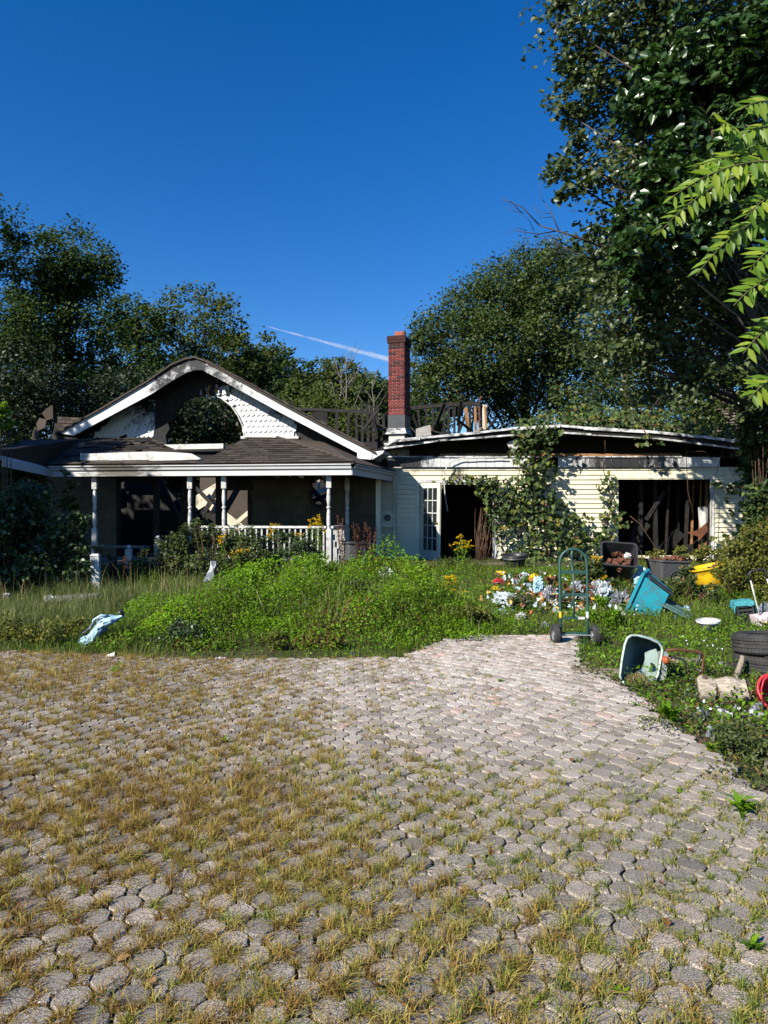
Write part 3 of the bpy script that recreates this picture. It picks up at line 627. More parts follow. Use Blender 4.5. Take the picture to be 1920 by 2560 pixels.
def turned(parent, base, h, mat, nm='post', s=1.0):
    sq = 0.055 * s; q = MB()
    q.box(base + Vector((0, 0, h * .19)), (sq * 2, sq * 2, h * .38)); q.box(base + Vector((0, 0, h * .91)), (sq * 2, sq * 2, h * .18))
    prof = [(.05, .38), (.03, .40), (.046, .43), (.05, .48), (.044, .56), (.03, .595), (.05, .605), (.05, .62), (.03, .63), (.047, .68), (.05, .72), (.04, .79), (.03, .805), (.05, .815), (.05, .82)]
    q.lathe([(r * s, z * h) for r, z in prof], 12, Matrix.Translation(base)); return part(nm, q, mat, parent, False)
def build_porch():
    uL = FP.uz(128, 1172)[0]; uR = 0.0; zE = FP.uz(880, 1160)[1]
    # floor and skirt
    q = MB(); q.hexa([FP.pt(u, FL - .13, o) for u, o in ((uL, .1), (uR - .15, .1), (uR - .15, 2.44), (uL, 2.44))], [FP.pt(u, FL - .012, o) for u, o in ((uL, .1), (uR - .15, .1), (uR - .15, 2.44), (uL, 2.44))]); part('porch_floor', q, 'greywood', house)
    q = MB(); slab(q, FP, [(uL, g(0, 15) - .05), (uR - .15, g(0, 15) - .05), (uR - .15, FL - .14), (uL, FL - .14)], 0.03, .14); part('porch_skirt', q, 'white', house)
    # ceiling, fascia, gutters
    cz = zE - 0.13
    side_end = FP.pt(0.42, 0, 3.05)
    q = MB(); pts = [FP.pt(uL, 0, .04), FP.pt(-.05, 0, .04), Vector((side_end.x - .08, side_end.y, 0)), FP.pt(uL, 0, 2.43)]
    q.hexa([p + Vector((0, 0, cz)) for p in pts], [p + Vector((0, 0, cz + .03)) for p in pts]); part('porch_ceiling', q, 'charwood', house)
    def gut(a, b, nm='gutter'):
        q = MB(); q.beam(a + Vector((0, 0, -.16)), b + Vector((0, 0, -.16)), .035, .16); part('fascia', q, 'gutter', house)
        d = (b - a).normalized(); out = Vector((d.y, -d.x, 0)) if d.x > 0 else Vector((-d.y, d.x, 0))
        prof = [(0.02, -.10), (.06, -.10), (.075, -.05), (.11, -.02), (.11, 0.0), (.10, 0.0), (.10, -.015), (.065, -.045), (.052, -.09), (0.02, -.09)]
        q = MB(); q.hexa([a + out * x + Vector((0, 0, z)) for x, z in prof], [b + out * x + Vector((0, 0, z)) for x, z in prof]); part(nm, q, 'gutter', house)
    c0 = FP.pt(uL, FP.uz(140, 1166)[1], -.02); c1 = FP.pt(uR, zE, -.02); c2 = Vector((side_end.x, side_end.y, zE - .02))
    gut(c0, c1); gut(c1, c2)
    l0 = at(8, 1137, 14.3); gut(l0, c0)
    # downspout by the wing
    q = MB(); q.tube([c2 + Vector((-.02, -.1, -.06)), c2 + Vector((.02, -.08, -.2)), Vector((c2.x + .02, c2.y - .05, zE - .5)), Vector((c2.x + .02, c2.y - .03, FL + .1))], .03, 8); part('downspout', q, 'cream', house)
    # roof: right hip, left part, right return slope
    dk = Vector((0, 0, -.035))
    P0, P1 = FP.pt(FP.uz(505, 1152)[0], zE + .03, -.1), FP.pt(0.06, zE + .03, -.1)
    T = FP.off(2.05); Q0, Q1 = T.at(618, 1093), T.at(692, 1094)
    rf = MB(); rf.hexa([p + dk for p in (P0, P1, Q1, Q0)], [p + Vector((0, 0, -.012)) for p in (P0, P1, Q1, Q0)]); rp = part('porch_roof', rf, 'shingle', house)
    shingle_patch(rp, P0, P1, Q0, Q1, 13)
    S1 = Vector((side_end.x + .05, side_end.y, zE + .03)); S2 = T.at(800, 1101) + MW.n * .3
    rf = MB(); rf.hexa([p + dk for p in (P1, S1, S2, Q1)], [p + Vector((0, 0, .0)) for p in (P1, S1, S2, Q1)]); part('porch_roof', rf, 'shingle', house)
    q = MB(); q.tube([P1 + Vector((0, 0, .02)), P1.lerp(Q1, .5) + Vector((0, 0, .03)), Q1 + Vector((0, 0, .02))], .03, 5); part('hip_cap', q, 'shingle', house)
    L0, L1 = FP.pt(uL - .05, FP.uz(140, 1166)[1] + .03, -.1), P0 + FP.u * -.01
    T2 = FP.off(1.9); K0, K1 = T2.at(205, 1096), T2.at(380, 1094)
    rf = MB(); rf.hexa([p + dk for p in (L0, L1, K1, K0)], [p + Vector((0, 0, -.012)) for p in (L0, L1, K1, K0)]); lp = part('porch_roof', rf, 'shingle', house)
    shingle_patch(lp, L0, L1, K0, K1, 10, 0.33, 0.02)
    # charred slope in the gap between both
    rf = MB(); rf.hexa([p + dk + Vector((0, 0, -.03)) for p in (L1, MW.at(384, 1130), MW.at(560, 1131))], [p + Vector((0, 0, -.05)) for p in (L1, MW.at(384, 1130), MW.at(560, 1131))]); part('burnt_roof_deck', rf, 'charwood', house)
    # burnt-through patches and curled tabs on the left slope
    for (fu, fv, r) in ((.18, .70, .42), (.33, .82, .34), (.10, .35, .30), (.52, .75, .36), (.68, .55, .28), (.82, .85, .32), (.42, .40, .18)):
        c = L0.lerp(L1, fu).lerp(K0.lerp(K1, fu), fv); ex = (L1 - L0).normalized(); ey = (K0.lerp(K1, fu) - L0.lerp(L1, fu)).normalized(); nn = ex.cross(ey); nn = nn if nn.z > 0 else -nn
        ring = [c + (ex * math.cos(t) * r * random.uniform(.7, 1.5) + ey * math.sin(t) * r * .7 * random.uniform(.6, 1.3)) + nn * .036 for t in [2 * math.pi * k / 13 for k in range(13)]]
        q = MB(); q.hexa(ring, [p + nn * .012 for p in ring]); part('burnt_patch', q, 'char', lp)
    for k in range(26):
        fu, fv = random.uniform(.02, .95), random.uniform(.15, .98); c = L0.lerp(L1, fu).lerp(K0.lerp(K1, fu), fv) + Vector((0, 0, .05)); w = random.uniform(.08, .2)
        q = MB(); q.box(c, (w, w * .7, .012), Matrix.Rotation(random.uniform(-.9, .3), 3, 'X') @ Matrix.Rotation(random.uniform(-.5, .5), 3, 'Y')); part('curled_tab', q, random.choice(['shingle', 'shingle', 'char']), lp)
    # roof running off to the near left
    n0 = l0 + Vector((-.3, .02, .05)); rf = MB(); rf.hexa([p + dk for p in (n0, L0, K0, T2.at(60, 1100))], [n0, L0 + Vector((0, 0, -.013)), K0 + Vector((0, 0, -.013)), T2.at(60, 1100)]); part('porch_roof', rf, 'char', house)
    # posts
    PO = FP.off(.18); pz = cz
    for px in (237, 475, 560, 822):
        b0 = PO.at(px, 1280); b0.z = FL - .01; turned(house, b0, pz - FL + .01, 'white', 'porch_post')
    PS = FP.off(2.0); b0 = PS.at(868, 1280); b0.z = FL - .01; turned(house, b0, pz - FL + .01, 'white', 'porch_post')
    back_post = b0.copy()
    # railing with balusters
    a = PO.at(485, 1280); b2 = PO.at(816, 1280); zr = PO.uz(822, 1318)[1]
    q = MB(); q.beam((a.x, a.y, zr), (b2.x, b2.y, zr), .09, .05); rail = part('railing', q, 'white', house)
    q = MB(); q.beam((a.x, a.y, FL + .12), (b2.x, b2.y, FL + .12), .06, .06); part('bottom_rail', q, 'white', rail)
    n = 24
    for i in range(n):
        t = (i + .5) / n; p = a.lerp(b2, t); lean = random.uniform(-.012, .012)
        q = MB(); q.beam((p.x + lean, p.y, FL + .15), (p.x, p.y, zr - .03), .036, .036); part('baluster', q, 'white', rail)
    a = PO.at(828, 1280); b2 = back_post
    q = MB(); q.beam((a.x, a.y, zr), (b2.x, b2.y, zr), .09, .05); rail = part('railing', q, 'white', house)
    for i in range(9):
        p = a.lerp(b2, (i + .5) / 9); q = MB(); q.beam((p.x, p.y, FL - .02), (p.x, p.y, zr - .03), .036, .036); part('baluster', q, 'white', rail)
    # twisted metal and splintered edge under the eave
    for i in range(14):
        x = 640 + i * 17 + random.uniform(-5, 5); p = FP.off(.3).at(x, 1183); q = MB(); q.beam(p, p + Vector((random.uniform(-.2, .2), random.uniform(-.1, .1), random.uniform(-.12, .02))), .02, .05); part('splintered_lath', q, random.choice(['charwood', 'greywood', 'gutter']), house)
build_porch()

def build_chimney():
    yaw = R(15); c = at(991, 1280, 18.95); pl = PL(c.x - .22 * math.cos(yaw), c.y + .22 * math.sin(yaw), yaw); W, D = .442, .66
    z_of = lambda py: HC + (CY - py) / F * 18.95
    zt, zb = z_of(857), z_of(1037)
    q = MB(); m0 = [pl.pt(.006, 0, .008), pl.pt(W - .006, 0, .008), pl.pt(W - .006, 0, D - .006), pl.pt(.006, 0, D - .006)]
    zl = FL
    q.hexa([p + Vector((0, 0, zl)) for p in m0], [p + Vector((0, 0, zt)) for p in m0]); ch = part('chimney', q, 'mortar', house)
    full, half, hh, gap = .211, .0995, .064, .0145
    rows = int((zt - zb) / (hh + gap)); meshes = {}
    rot = (0, 0, -yaw)
    def bmesh_(L, soot):
        k = (round(L, 3), soot)
        if k not in meshes:
            q = MB(); q.box((0, 0, 0), (L, .09, hh)); meshes[k] = q.mesh('brick', 'sootbrick' if soot else 'brick')
        return meshes[k]
    for r in range(rows):
        z = zb + (r + .5) * (zt - zb) / rows; soot = r > rows - 3
        lens = [full, full] if r % 2 == 0 else [half, full, half]
        u = .0 + (W - sum(lens) - gap * (len(lens) - 1)) / 2
        for L in lens:
            p = pl.pt(u + L / 2, z, .037); obj('brick', bmesh_(L, soot or random.random() < .06), ch, loc=p, rot=rot); u += L + gap
        dl = [full, full, .11] if r % 2 == 0 else [.11, full, full]
        for side in (0, 1):
            o = .10
            for L in dl:
                p = pl.pt(W - .042 if side else .042, z, o + L / 2); obj('brick', bmesh_(L, soot or random.random() < .06), ch, loc=p, rot=(0, 0, -yaw + R(90))); o += L + gap
    q = MB()
    for k, (e, z0, z1) in enumerate(((.03, zt + .005, zt + .075), (.035, zt + .085, zt + .15), (.03, zt + .155, zt + .19))):
        q.hexa([pl.pt(u, z0, o) for u, o in ((-e, -e), (W + e, -e), (W + e, D + e), (-e, D + e))], [pl.pt(u, z1, o) for u, o in ((-e, -e), (W + e, -e), (W + e, D + e), (-e, D + e))])
    part('chimney_cap', q, 'sootbrick', ch)
    # hollow flue tile
    zc = zt + .19; q = MB(); a, b2 = .125, .35; o0, o1 = .18, .46
    ring = lambda i, z: [pl.pt(a + i, z, o0 + i), pl.pt(b2 - i, z, o0 + i), pl.pt(b2 - i, z, o1 - i), pl.pt(a + i, z, o1 - i)]
    R4 = [ring(0, zc - .02), ring(0, zc + .16), ring(.025, zc + .16), ring(.025, zc - .02)]; vs2 = [v for r in R4 for v in r]
    q.add(vs2, [(k * 4 + i, k * 4 + (i + 1) % 4, (k + 1) * 4 + (i + 1) % 4, (k + 1) * 4 + i) for k in range(3) for i in range(4)]); part('flue_tile', q, 'terracotta', ch)
    q = MB(); q.box(pl.pt(W - .02, zc + .05, .1), (.02, .18, .16), Matrix.Rotation(-yaw, 3, 'Z')); part('flue_shard', q, 'terracotta', ch)
    # flashing
    e = .012; q = MB(); zf = z_of(1070)
    q.hexa([pl.pt(u, zf, o) for u, o in ((-e, -e), (W + e, -e), (W + e, D + e), (-e, D + e))], [pl.pt(u, zb, o) for u, o in ((-e, -e), (W + e, -e), (W + e, D + e), (-e, D + e))]); part('chimney_flashing', q, 'flash', ch)
    e2 = .07; q = MB(); z3 = z_of(1085)
    q.hexa([pl.pt(u, z3, o) for u, o in ((-e2, -e2), (W + e2, -e2), (W + e2, D + e2), (-e2, D + e2))], [pl.pt(u, zf - .003, o) for u, o in ((-e, -e), (W + e, -e), (W + e, D + e), (-e, D + e))]); part('chimney_apron', q, 'rakewing', ch)
    q = MB(); q.box(pl.pt(W / 2, z_of(1123), -.02), (.40, .1, .26), Matrix.Rotation(-yaw, 3, 'Z')); part('chimney_base_block', q, 'concrete', ch)
build_chimney()

MT['wingside'] = soot_mat('smoke_stained_siding', (0.76, 0.70, 0.50), (0.15, 0.13, 0.09), [(tuple(WP.at(1140, 1195)), .75), (tuple(WP.at(1660, 1180)), 1.0), (tuple(WP.at(990, 1160)), .8), (tuple(WP.at(1840, 1170)), .7), (tuple(WP.at(1400, 1420)), .8), (tuple(WP.at(1840, 1420)), .6)], -0.42, 2.2, stretch=(2.2, 2.2, .7))
def build_wing():
    WR = WP.off(-.55)
    uL = -.08; uR = WP.uz(1879, 1280)[0]; zT = WP.uz(1300, 1169)[1]; zB = .40
    d0, d1, dt = WP.uz(1048, 1280)[0], WP.uz(1236, 1280)[0], WP.uz(1140, 1206)[1]
    w0, wt = WP.uz(1546, 1196); w1, wbm = WP.uz(1775, 1392)
    holes = [(d0, d1, zB - .1, dt), (w0, w1, wbm, wt)]
    q = MB(); wall_grid(q, WP, {uL, uR, d0, d1, w0, w1}, {zB, zT, dt, wt, wbm}, holes, .14, .02); wall = part('wing_wall', q, 'char', house)
    hh = .123; z = zB
    while z < zT - .02:
        zz = min(hh, zT - z); iv = [(uL, uR)]
        for h in holes:
            if h[2] - .02 < z + hh * .5 < h[3]:
                iv = [s for a, b2 in iv for s in (((a, h[0]), (h[1], b2)) if a < h[0] and b2 > h[1] else ((a, b2),)) if s[1] - s[0] > .04]
        for a, b2 in iv:
            pr = [(-0.040, z), (-0.008, z + zz + .004), (0.014, z + zz + .004), (0.014, z)]
            q = MB(); q.hexa([WP.pt(a + .004, y, o) for o, y in pr], [WP.pt(b2 - .004, y, o) for o, y in pr]); part('siding_board', q, 'wingside', wall)
        z += hh
    def trim(a, b2, c, d, nm='trim_board', mt='white', o=-.05, t=.05):
        q = MB(); slabp(q, WP, [(a, c), (b2, c), (b2, d), (a, d)], t, o); return part(nm, q, mt, house)
    trim(1040, 1049, 1200, 1404, 'door_casing', 'cream'); trim(1231, 1241, 1207.5, 1404, 'door_casing'); trim(1040, 1244, 1199, 1207, 'door_casing', 'white', -.06)
    trim(1775, 1784, 1190, 1400, 'window_casing'); trim(1870, 1881, 1163, 1404, 'corner_board', 'cream', -.045); trim(1538, 1780, 1187, 1195.5, 'window_casing', 'cream', -.045)
    trim(1040, 1241, 1402, 1409, 'door_sill', 'greywood', -.25, .3)
    q = MB(); slab(q, WP, [(uL, .1), (uR, .1), (uR, zB + .005), (uL, zB + .005)], .12, .0); part('foundation', q, 'concrete', house)
    # smoke-streaked soffit panels, wood strip above
    x = 968.0
    while x < 1790:
        if not (1290 < x < 1400 and random.random() < .4):
            j = random.uniform(-1.5, 1.5); q = MB(); slabp(q, WP, [(x, 1144 + j), (x + 21.5, 1144 + j * .4), (x + 21.5, 1168), (x, 1168)], .03, -.10 + .004 * (int(x) % 3)); part('soffit_panel', q, 'soffit', house)
        x += 22.4
    trim(1100, 1700, 1134, 1142, 'ledger_strip', 'rawwood', -.02, .08)
    trim(965, 1700, 1141, 1144, 'drip_edge', 'rakewing', -.13, .12)
    # scorched roof edge: two thin metal strips with a dark gap
    up = [(985, 1098), (1050, 1092), (1115, 1086), (1200, 1078), (1290, 1068), (1400, 1061), (1460, 1066), (1620, 1075), (1760, 1089), (1868, 1104)]
    dn = [(958, 1118), (1010, 1111), (1080, 1101), (1096, 1098), (1190, 1092), (1290, 1084), (1385, 1077), (1480, 1083), (1640, 1092), (1868, 1121)]
    for k, (a, b2) in enumerate(zip(up[:-1], up[1:])):
        q = MB(); th = random.uniform(5, 8); slabp(q, WR, [a, b2, (b2[0], b2[1] + th), (a[0], a[1] + th)], .05, random.uniform(-.03, .03)); part('roof_edge_flashing', q, 'rakewing', house)
    for k, (a, b2) in enumerate(zip(dn[:-1], dn[1:])):
        q = MB(); slabp(q, WR, [a, b2, (b2[0], b2[1] + 4.5), (a[0], a[1] + 4.5)], .05, .05 + random.uniform(0, .04)); part('drip_edge', q, 'rakewing', house)
    prof = [(a, b2 + 5) for a, b2 in up] + [(a, b2 + 2) for a, b2 in dn[::-1]]
    q = MB(); slabp(q, WR, prof, 6.0, .08); part('wing_roof', q, 'char', house)
    # attic: charred back panel well inside
    q = MB(); slab(q, WP, [(uL, zT + .3), (uR, zT + .3), (uR, zT + .5), (WP.uz(1390, 1280)[0], zT + .95), (uL, zT + .6)], .06, .9); part('attic_panel', q, 'char', house)
    q = MB(); q.hexa([WP.pt(u, zT + .26, o) for u, o in ((uL, .15), (uR, .15), (uR, 5.8), (uL, 5.8))], [WP.pt(u, zT + .29, o) for u, o in ((uL, .15), (uR, .15), (uR, 5.8), (uL, 5.8))]); part('wing_ceiling', q, 'char', house)
    for i in range(13):
        u = uL + .5 + i * .72; q = MB(); q.beam(WP.pt(u, zT + .33, .1), WP.pt(u, zT + .33, .85), .05, .09); part('joist_end', q, 'charwood', house)
    # inner shell
    for (ua, ub, oa, ob, nm) in ((uL, uL + .1, .17, 5.8, 'inner_side_wall'), (uR - .1, uR, .17, 5.8, 'inner_side_wall'), (uL, uR, 5.8, 5.9, 'inner_back_wall')):
        pts = [WP.pt(ua, 0, oa), WP.pt(ub, 0, oa), WP.pt(ub, 0, ob), WP.pt(ua, 0, ob)]; q = MB(); q.hexa([p + Vector((0, 0, .2)) for p in pts], [p + Vector((0, 0, zT + .25)) for p in pts]); part(nm, q, 'char', house)
    pts = [WP.pt(uL, 0, .17), WP.pt(uR, 0, .17), WP.pt(uR, 0, 5.8), WP.pt(uL, 0, 5.8)]; q = MB(); q.hexa([p + Vector((0, 0, .2)) for p in pts], [p + Vector((0, 0, .38)) for p in pts]); part('inner_floor', q, 'char', house)
    # charred and split studs in the window
    IN = WP.off(.75)
    for (xa, ya, xb, yb, w, mt) in ((1600, 1400, 1602, 1195, .09, 'char'), (1640, 1400, 1636, 1195, .09, 'char'), (1664, 1390, 1672, 1200, .05, 'charwood'), (1690, 1395, 1694, 1195, .10, 'char'), (1712, 1395, 1722, 1195, .07, 'charwood'), (1728, 1380, 1734, 1195, .045, 'rawwood'), (1748, 1390, 1752, 1195, .04, 'rawwood'), (1761, 1395, 1768, 1195, .06, 'rawwood'), (1770, 1395, 1774, 1195, .05, 'rawwood'), (1560, 1380, 1620, 1310, .12, 'charwood'), (1615, 1300, 1660, 1230, .07, 'charwood'), (1580, 1350, 1595, 1300, .1, 'charwood'), (1640, 1395, 1700, 1330, .2, 'char'), (1680, 1400, 1760, 1360, .25, 'char')):
        q = MB(); pl = IN.off(random.uniform(-.3, .5)); q.beam(pl.at(xa, ya), pl.at(xb, yb), w, w * 1.3); part('charred_stud', q, mt, house)
    pl = IN.off(-.3); q = MB(); slabp(q, pl, [(1748, 1268), (1770, 1266), (1773, 1300), (1765, 1325), (1756, 1335), (1750, 1300)], .08); part('hanging_insulation', q, 'whitebag', house)
    q = MB(); slabp(q, pl, [(1715, 1332), (1745, 1325), (1772, 1300), (1776, 1318), (1752, 1345), (1728, 1336)], .03, -.05); part('rusty_sheet', q, 'rust', house)
    # french door leaf hanging open
    hinge = WP.pt(d0 + .03, FL - .03, -.03); dw, dh = .86, dt - FL + .0; ang = R(-57)
    door = bpy.data.objects.new('french_door', None); COL.objects.link(door); door.location = hinge; door.rotation_euler = (0, R(1.2), -WP.yaw + ang); door.parent = house; door.matrix_parent_inverse = parent_world(house).inverted()
    q = MB(); st = .11
    q.box((st / 2, 0, dh / 2), (st, .045, dh)); q.box((dw - st / 2, 0, dh / 2), (st, .045, dh)); q.box((dw / 2, 0, .12), (dw - 2 * st, .044, .24)); q.box((dw / 2, 0, dh - .06), (dw - 2 * st, .044, .12)); part('door_frame', q, 'cream', door, world=False)
    gw, gh = dw - 2 * st, dh - .36
    q = MB()
    for i in (1, 2): q.box((st + gw * i / 3, 0, .24 + gh / 2), (.022, .03, gh))
    for j in range(1, 5): q.box((dw / 2, 0, .24 + gh * j / 5), (gw, .028, .022))
    part('muntin_grid', q, 'white', door, world=False)
    q = MB(); q.box((0, 0, 0), (gw / 3 - .03, .006, gh / 5 - .03)); pm = q.mesh('pane', 'glass')
    for i in range(3):
        for j in range(5):
            o = obj('pane', pm, door, world=False); o.location = (st + gw * (i + .5) / 3, 0, .24 + gh * (j + .5) / 5)
    q = MB(); q.lathe([(.01, 0), (.012, .03), (.028, .04), (.028, .06), (.0, .065)], 10, Matrix.Translation((dw - .05, -.02, .95)) @ Matrix.Rotation(R(90), 4, 'X')); part('door_handle', q, 'rust', door, world=False)
    # loose cable, dangling flashing, meter
    c = WP.off(-.2); q = MB(); q.tube([c.at(a, b2) for a, b2 in ((1265, 1143), (1200, 1144), (1150, 1146), (1125, 1155), (1113, 1175), (1110, 1200), (1112, 1230), (1115, 1255), (1119, 1278))], .016, 6); part('hanging_cable', q, 'white', house)
    c = WP.off(-.3); q = MB(); slabp(q, c, [(1266, 1108), (1296, 1094), (1302, 1106), (1288, 1128), (1282, 1132)], .04); part('loose_panel', q, 'white', house)
    q = MB(); slabp(q, WP.off(-.35), [(960, 1108), (1020, 1100), (1050, 1097), (1050, 1103), (1005, 1112), (962, 1118)], .05); part('bent_flashing', q, 'rakewing', house)
    q = MB(); slabp(q, WP.off(.3), [(1040, 1072), (1075, 1062), (1078, 1088), (1040, 1092)], .25); part('broken_block', q, 'concrete', house)
    m0 = WP.at(967, 1298) + Vector((0, -.09, 0)); q = MB(); q.box(m0, (.34, .12, .42), Matrix.Rotation(-WP.yaw, 3, 'Z')); mt = part('meter_box', q, 'cream', house)
    q = MB(); q.lathe([(.085, 0), (.085, .05), (.07, .075), (.0, .08)], 16, Matrix.Translation(m0 + Vector((.02, -.06, .04))) @ Matrix.Rotation(R(90), 4, 'X')); part('meter', q, 'darkgrey', mt)
    q = MB(); q.beam(m0 + Vector((-.13, 0, -.21)), m0 + Vector((-.13, 0, -.75)), .06, .06); part('conduit', q, 'cream', mt)
    q = MB(); slabp(q, FP.off(2.9), [(929, 1265), (943, 1265), (944, 1330), (931, 1330)], .06); part('breaker_box', q, 'darkgrey', house)
build_wing()

def build_back_frame():
    B = PL(0, 23.5, R(4))
    def b(a, c, w, mt='charwood', h=None):
        q = MB(); q.beam(B.at(*a), B.at(*c), w, h or w); return part('charred_stud' if abs(a[0] - c[0]) < 30 else 'charred_beam', q, mt, house)
    b((745, 1022), (930, 1031), .08, 'charwood', .1); b((800, 1030), (800, 1058), .5, 'char', .05)
    for x, y in ((842, 1024), (872, 1026), (890, 1012), (905, 1010), (918, 1015), (930, 1014), (942, 1012), (958, 1035)): b((x + random.uniform(-4, 4), 1115), (x, y), .09, 'charwood')
    b((1028, 1020), (1110, 1012), .1, 'charwood', .12); b((1110, 1012), (1200, 1009), .1, 'charwood', .12)
    for x, y in ((1045, 1022), (1066, 1022), (1082, 1016), (1110, 1018), (1122, 1014), (1136, 1016), (1150, 1012), (1176, 1000)): b((x + random.uniform(-6, 10), 1098), (x, y), .07, 'charwood')
    b((1172, 1088), (1164, 1020), .1, 'rawwood'); b((1190, 1085), (1187, 1006), .07, 'rawwood'); b((1216, 1070), (1212, 1015), .06, 'rawwood'); b((1080, 1088), (1075, 1065), .06, 'rawwood'); b((1145, 1085), (1180, 1000), .09, 'char')
    q = MB(); q.tube([B.at(1199, 1090), B.at(1199, 1005), B.at(1201, 995), B.at(1206, 992)], .035, 8); part('vent_pipe', q, 'rust', house)
    q = MB(); slabp(q, B, [(1206, 1010), (1218, 1012), (1219, 1080), (1204, 1080)], .05, .05); part('splintered_panel', q, 'palewood', house)
    q = MB(); slabp(q, B, [(1120, 1022), (1158, 1018), (1158, 1040), (1120, 1043)], .05, .05); part('charred_panel', q, 'char', house)
    # rubble heaped behind the chimney
    for i in range(22):
        x = random.uniform(860, 1230); y = random.uniform(1065, 1100); p = B.at(x, y) + Vector((0, random.uniform(-1.5, .2), 0)); d = Vector((random.uniform(-1, 1), random.uniform(-.5, .5), random.uniform(-.3, 1))).normalized() * random.uniform(.3, .9)
        q = MB(); q.beam(p, p + d, .1, .05); part('burnt_rubble', q, random.choice(['char', 'charwood', 'charwood', 'greywood']), house)
    # two stub walls that carry the frame
    for a, c in ((740, 965), (1025, 1240)):
        q = MB(); z = B.uz(0, 1100)[1]; u0 = B.uz(a, 1280)[0]; u1 = B.uz(c, 1280)[0]; slab(q, B, [(u0, .3), (u1, .3), (u1, z), (u0, z)], .15, .05); part('rear_wall', q, 'char', house)
build_back_frame()

# shed roof slumped behind the wing, its courses bowed
def build_shed():
    root = empty('slumped_shed_roof', (10.6, 22.0, g(0, 22)), 'old shed roof of bowed grey shingle rows behind the wing', 'shed')
    S = PL(0, 22.0, 0)
    rows = 15
    for r in range(rows):
        t = r / rows; pts = []
        for k in range(9):
            s = k / 8; px = 1790 + 20 * t + s * (110 - 20 * t) ; py = 1092 - t * 128 + 26 * s * s - 34 * s * (1 - t * .5)
            pts.append(S.at(px, py) + Vector((0, t * 1.2 - .15 * math.sin(s * 3), 0)))
        q = MB(); up = Vector((0, .13, .11)); low = [p for p in pts]; hi = [p + up for p in pts]; n = len(pts); th = Vector((0, -.03, .02))
        V = low + hi + [p + th for p in low] + [p + th * .3 for p in hi]
        q.add(V, [(i, i + 1, n + i + 1, n + i) for i in range(n - 1)] + [(2 * n + i, 3 * n + i, 3 * n + i + 1, 2 * n + i + 1) for i in range(n - 1)] + [(i, 2 * n + i, 2 * n + i + 1, i + 1) for i in range(n - 1)] + [(n + i, n + i + 1, 3 * n + i + 1, 3 * n + i) for i in range(n - 1)] + [(0, n, 3 * n, 2 * n), (n - 1, 3 * n - 1, 4 * n - 1, 2 * n - 1)])
        part('shingle_row', q, 'greyshingle', root)
    q = MB(); q.box((10.9, 23.2, 1.9), (1.9, 1.3, 3.0)); part('shed_wall', q, 'greywood', root)
MT['greyshingle'] = surf('grey_cedar_shingle', (0.24, 0.19, 0.165), (0.13, 0.10, 0.09), 14, 0.9, 0.15, bmp=0.6, bscale=40)
build_shed()

# ------------------------------------------------------------------ fence posts and stray boards by the steps
def ball_post(px, py_top, py_bot, d, label, mat='white'):
    b0 = at(px, py_bot, d); t = at(px, py_top, d); gz = g(0, d); h = t.z - gz; root = empty('fence_post', (b0.x, d, gz), label, 'post')
    q = MB(); q.box((0, 0, (h - .11) / 2 - .05), (.105, .105, h - .11 + .1)); part('shaft', q, mat, root, world=False)
    q = MB(); q.box((0, 0, h - .10), (.13, .13, .025)); q.lathe([(.02, h - .088), (.03, h - .08), (.045, h - .05), (.04, h - .02), (.02, h - .004), (.0, h)], 12); part('ball_finial', q, mat, root, True, world=False)
ball_post(95, 1352, 1480, 12.9, 'white post with ball top deep in the shaded brambles')
ball_post(322, 1362, 1455, 13.6, 'white ball-topped post beside the brown dead weeds')
ball_post(395, 1338, 1425, 14.3, 'white ball-topped post at the edge of the leafy bush')
b0 = onground(241, 1476); root = empty('square_post', (b0.x, b0.y, b0.z), 'plain square white post leaning slightly in the tall grass', 'post', rot=(R(1.5), R(-1.5), R(8)))
q = MB(); q.box((0, 0, .26), (.14, .14, .70)); part('shaft', q, 'white', root, world=False)
q = MB(); q.hexa([(-.078, -.078, .615), (.078, -.078, .615), (.078, .078, .615), (-.078, .078, .615)], [(-.055, -.055, .645), (.055, -.055, .645), (.055, .055, .645), (-.055, .055, .645)]); part('post_cap', q, 'white', root, world=False)
q = MB(); q.box((0, 0, 0), (1.15, .28, .04)); o = obj('porch_step', q.mesh('porch_step', 'greywood'), loc=at(302, 1367, 14.6), rot=(0, 0, R(-8))); tag(o, 'weathered brown step board below the dark porch opening', 'step')
for sx in (-.5, .5):
    q = MB(); q.box((sx, 0, -.28), (.04, .26, .52)); part('riser', q, 'greywood', o, world=False)
q = MB(); q.box((0, 0, 0), (.7, .26, .05)); o = obj('concrete_slab', q.mesh('concrete_slab', 'concrete'), loc=onground(190, 1508) + Vector((0, 0, .10)), rot=(R(4), R(-3), R(12))); tag(o, 'small pale stone slab half hidden in grass by the square post', 'slab')

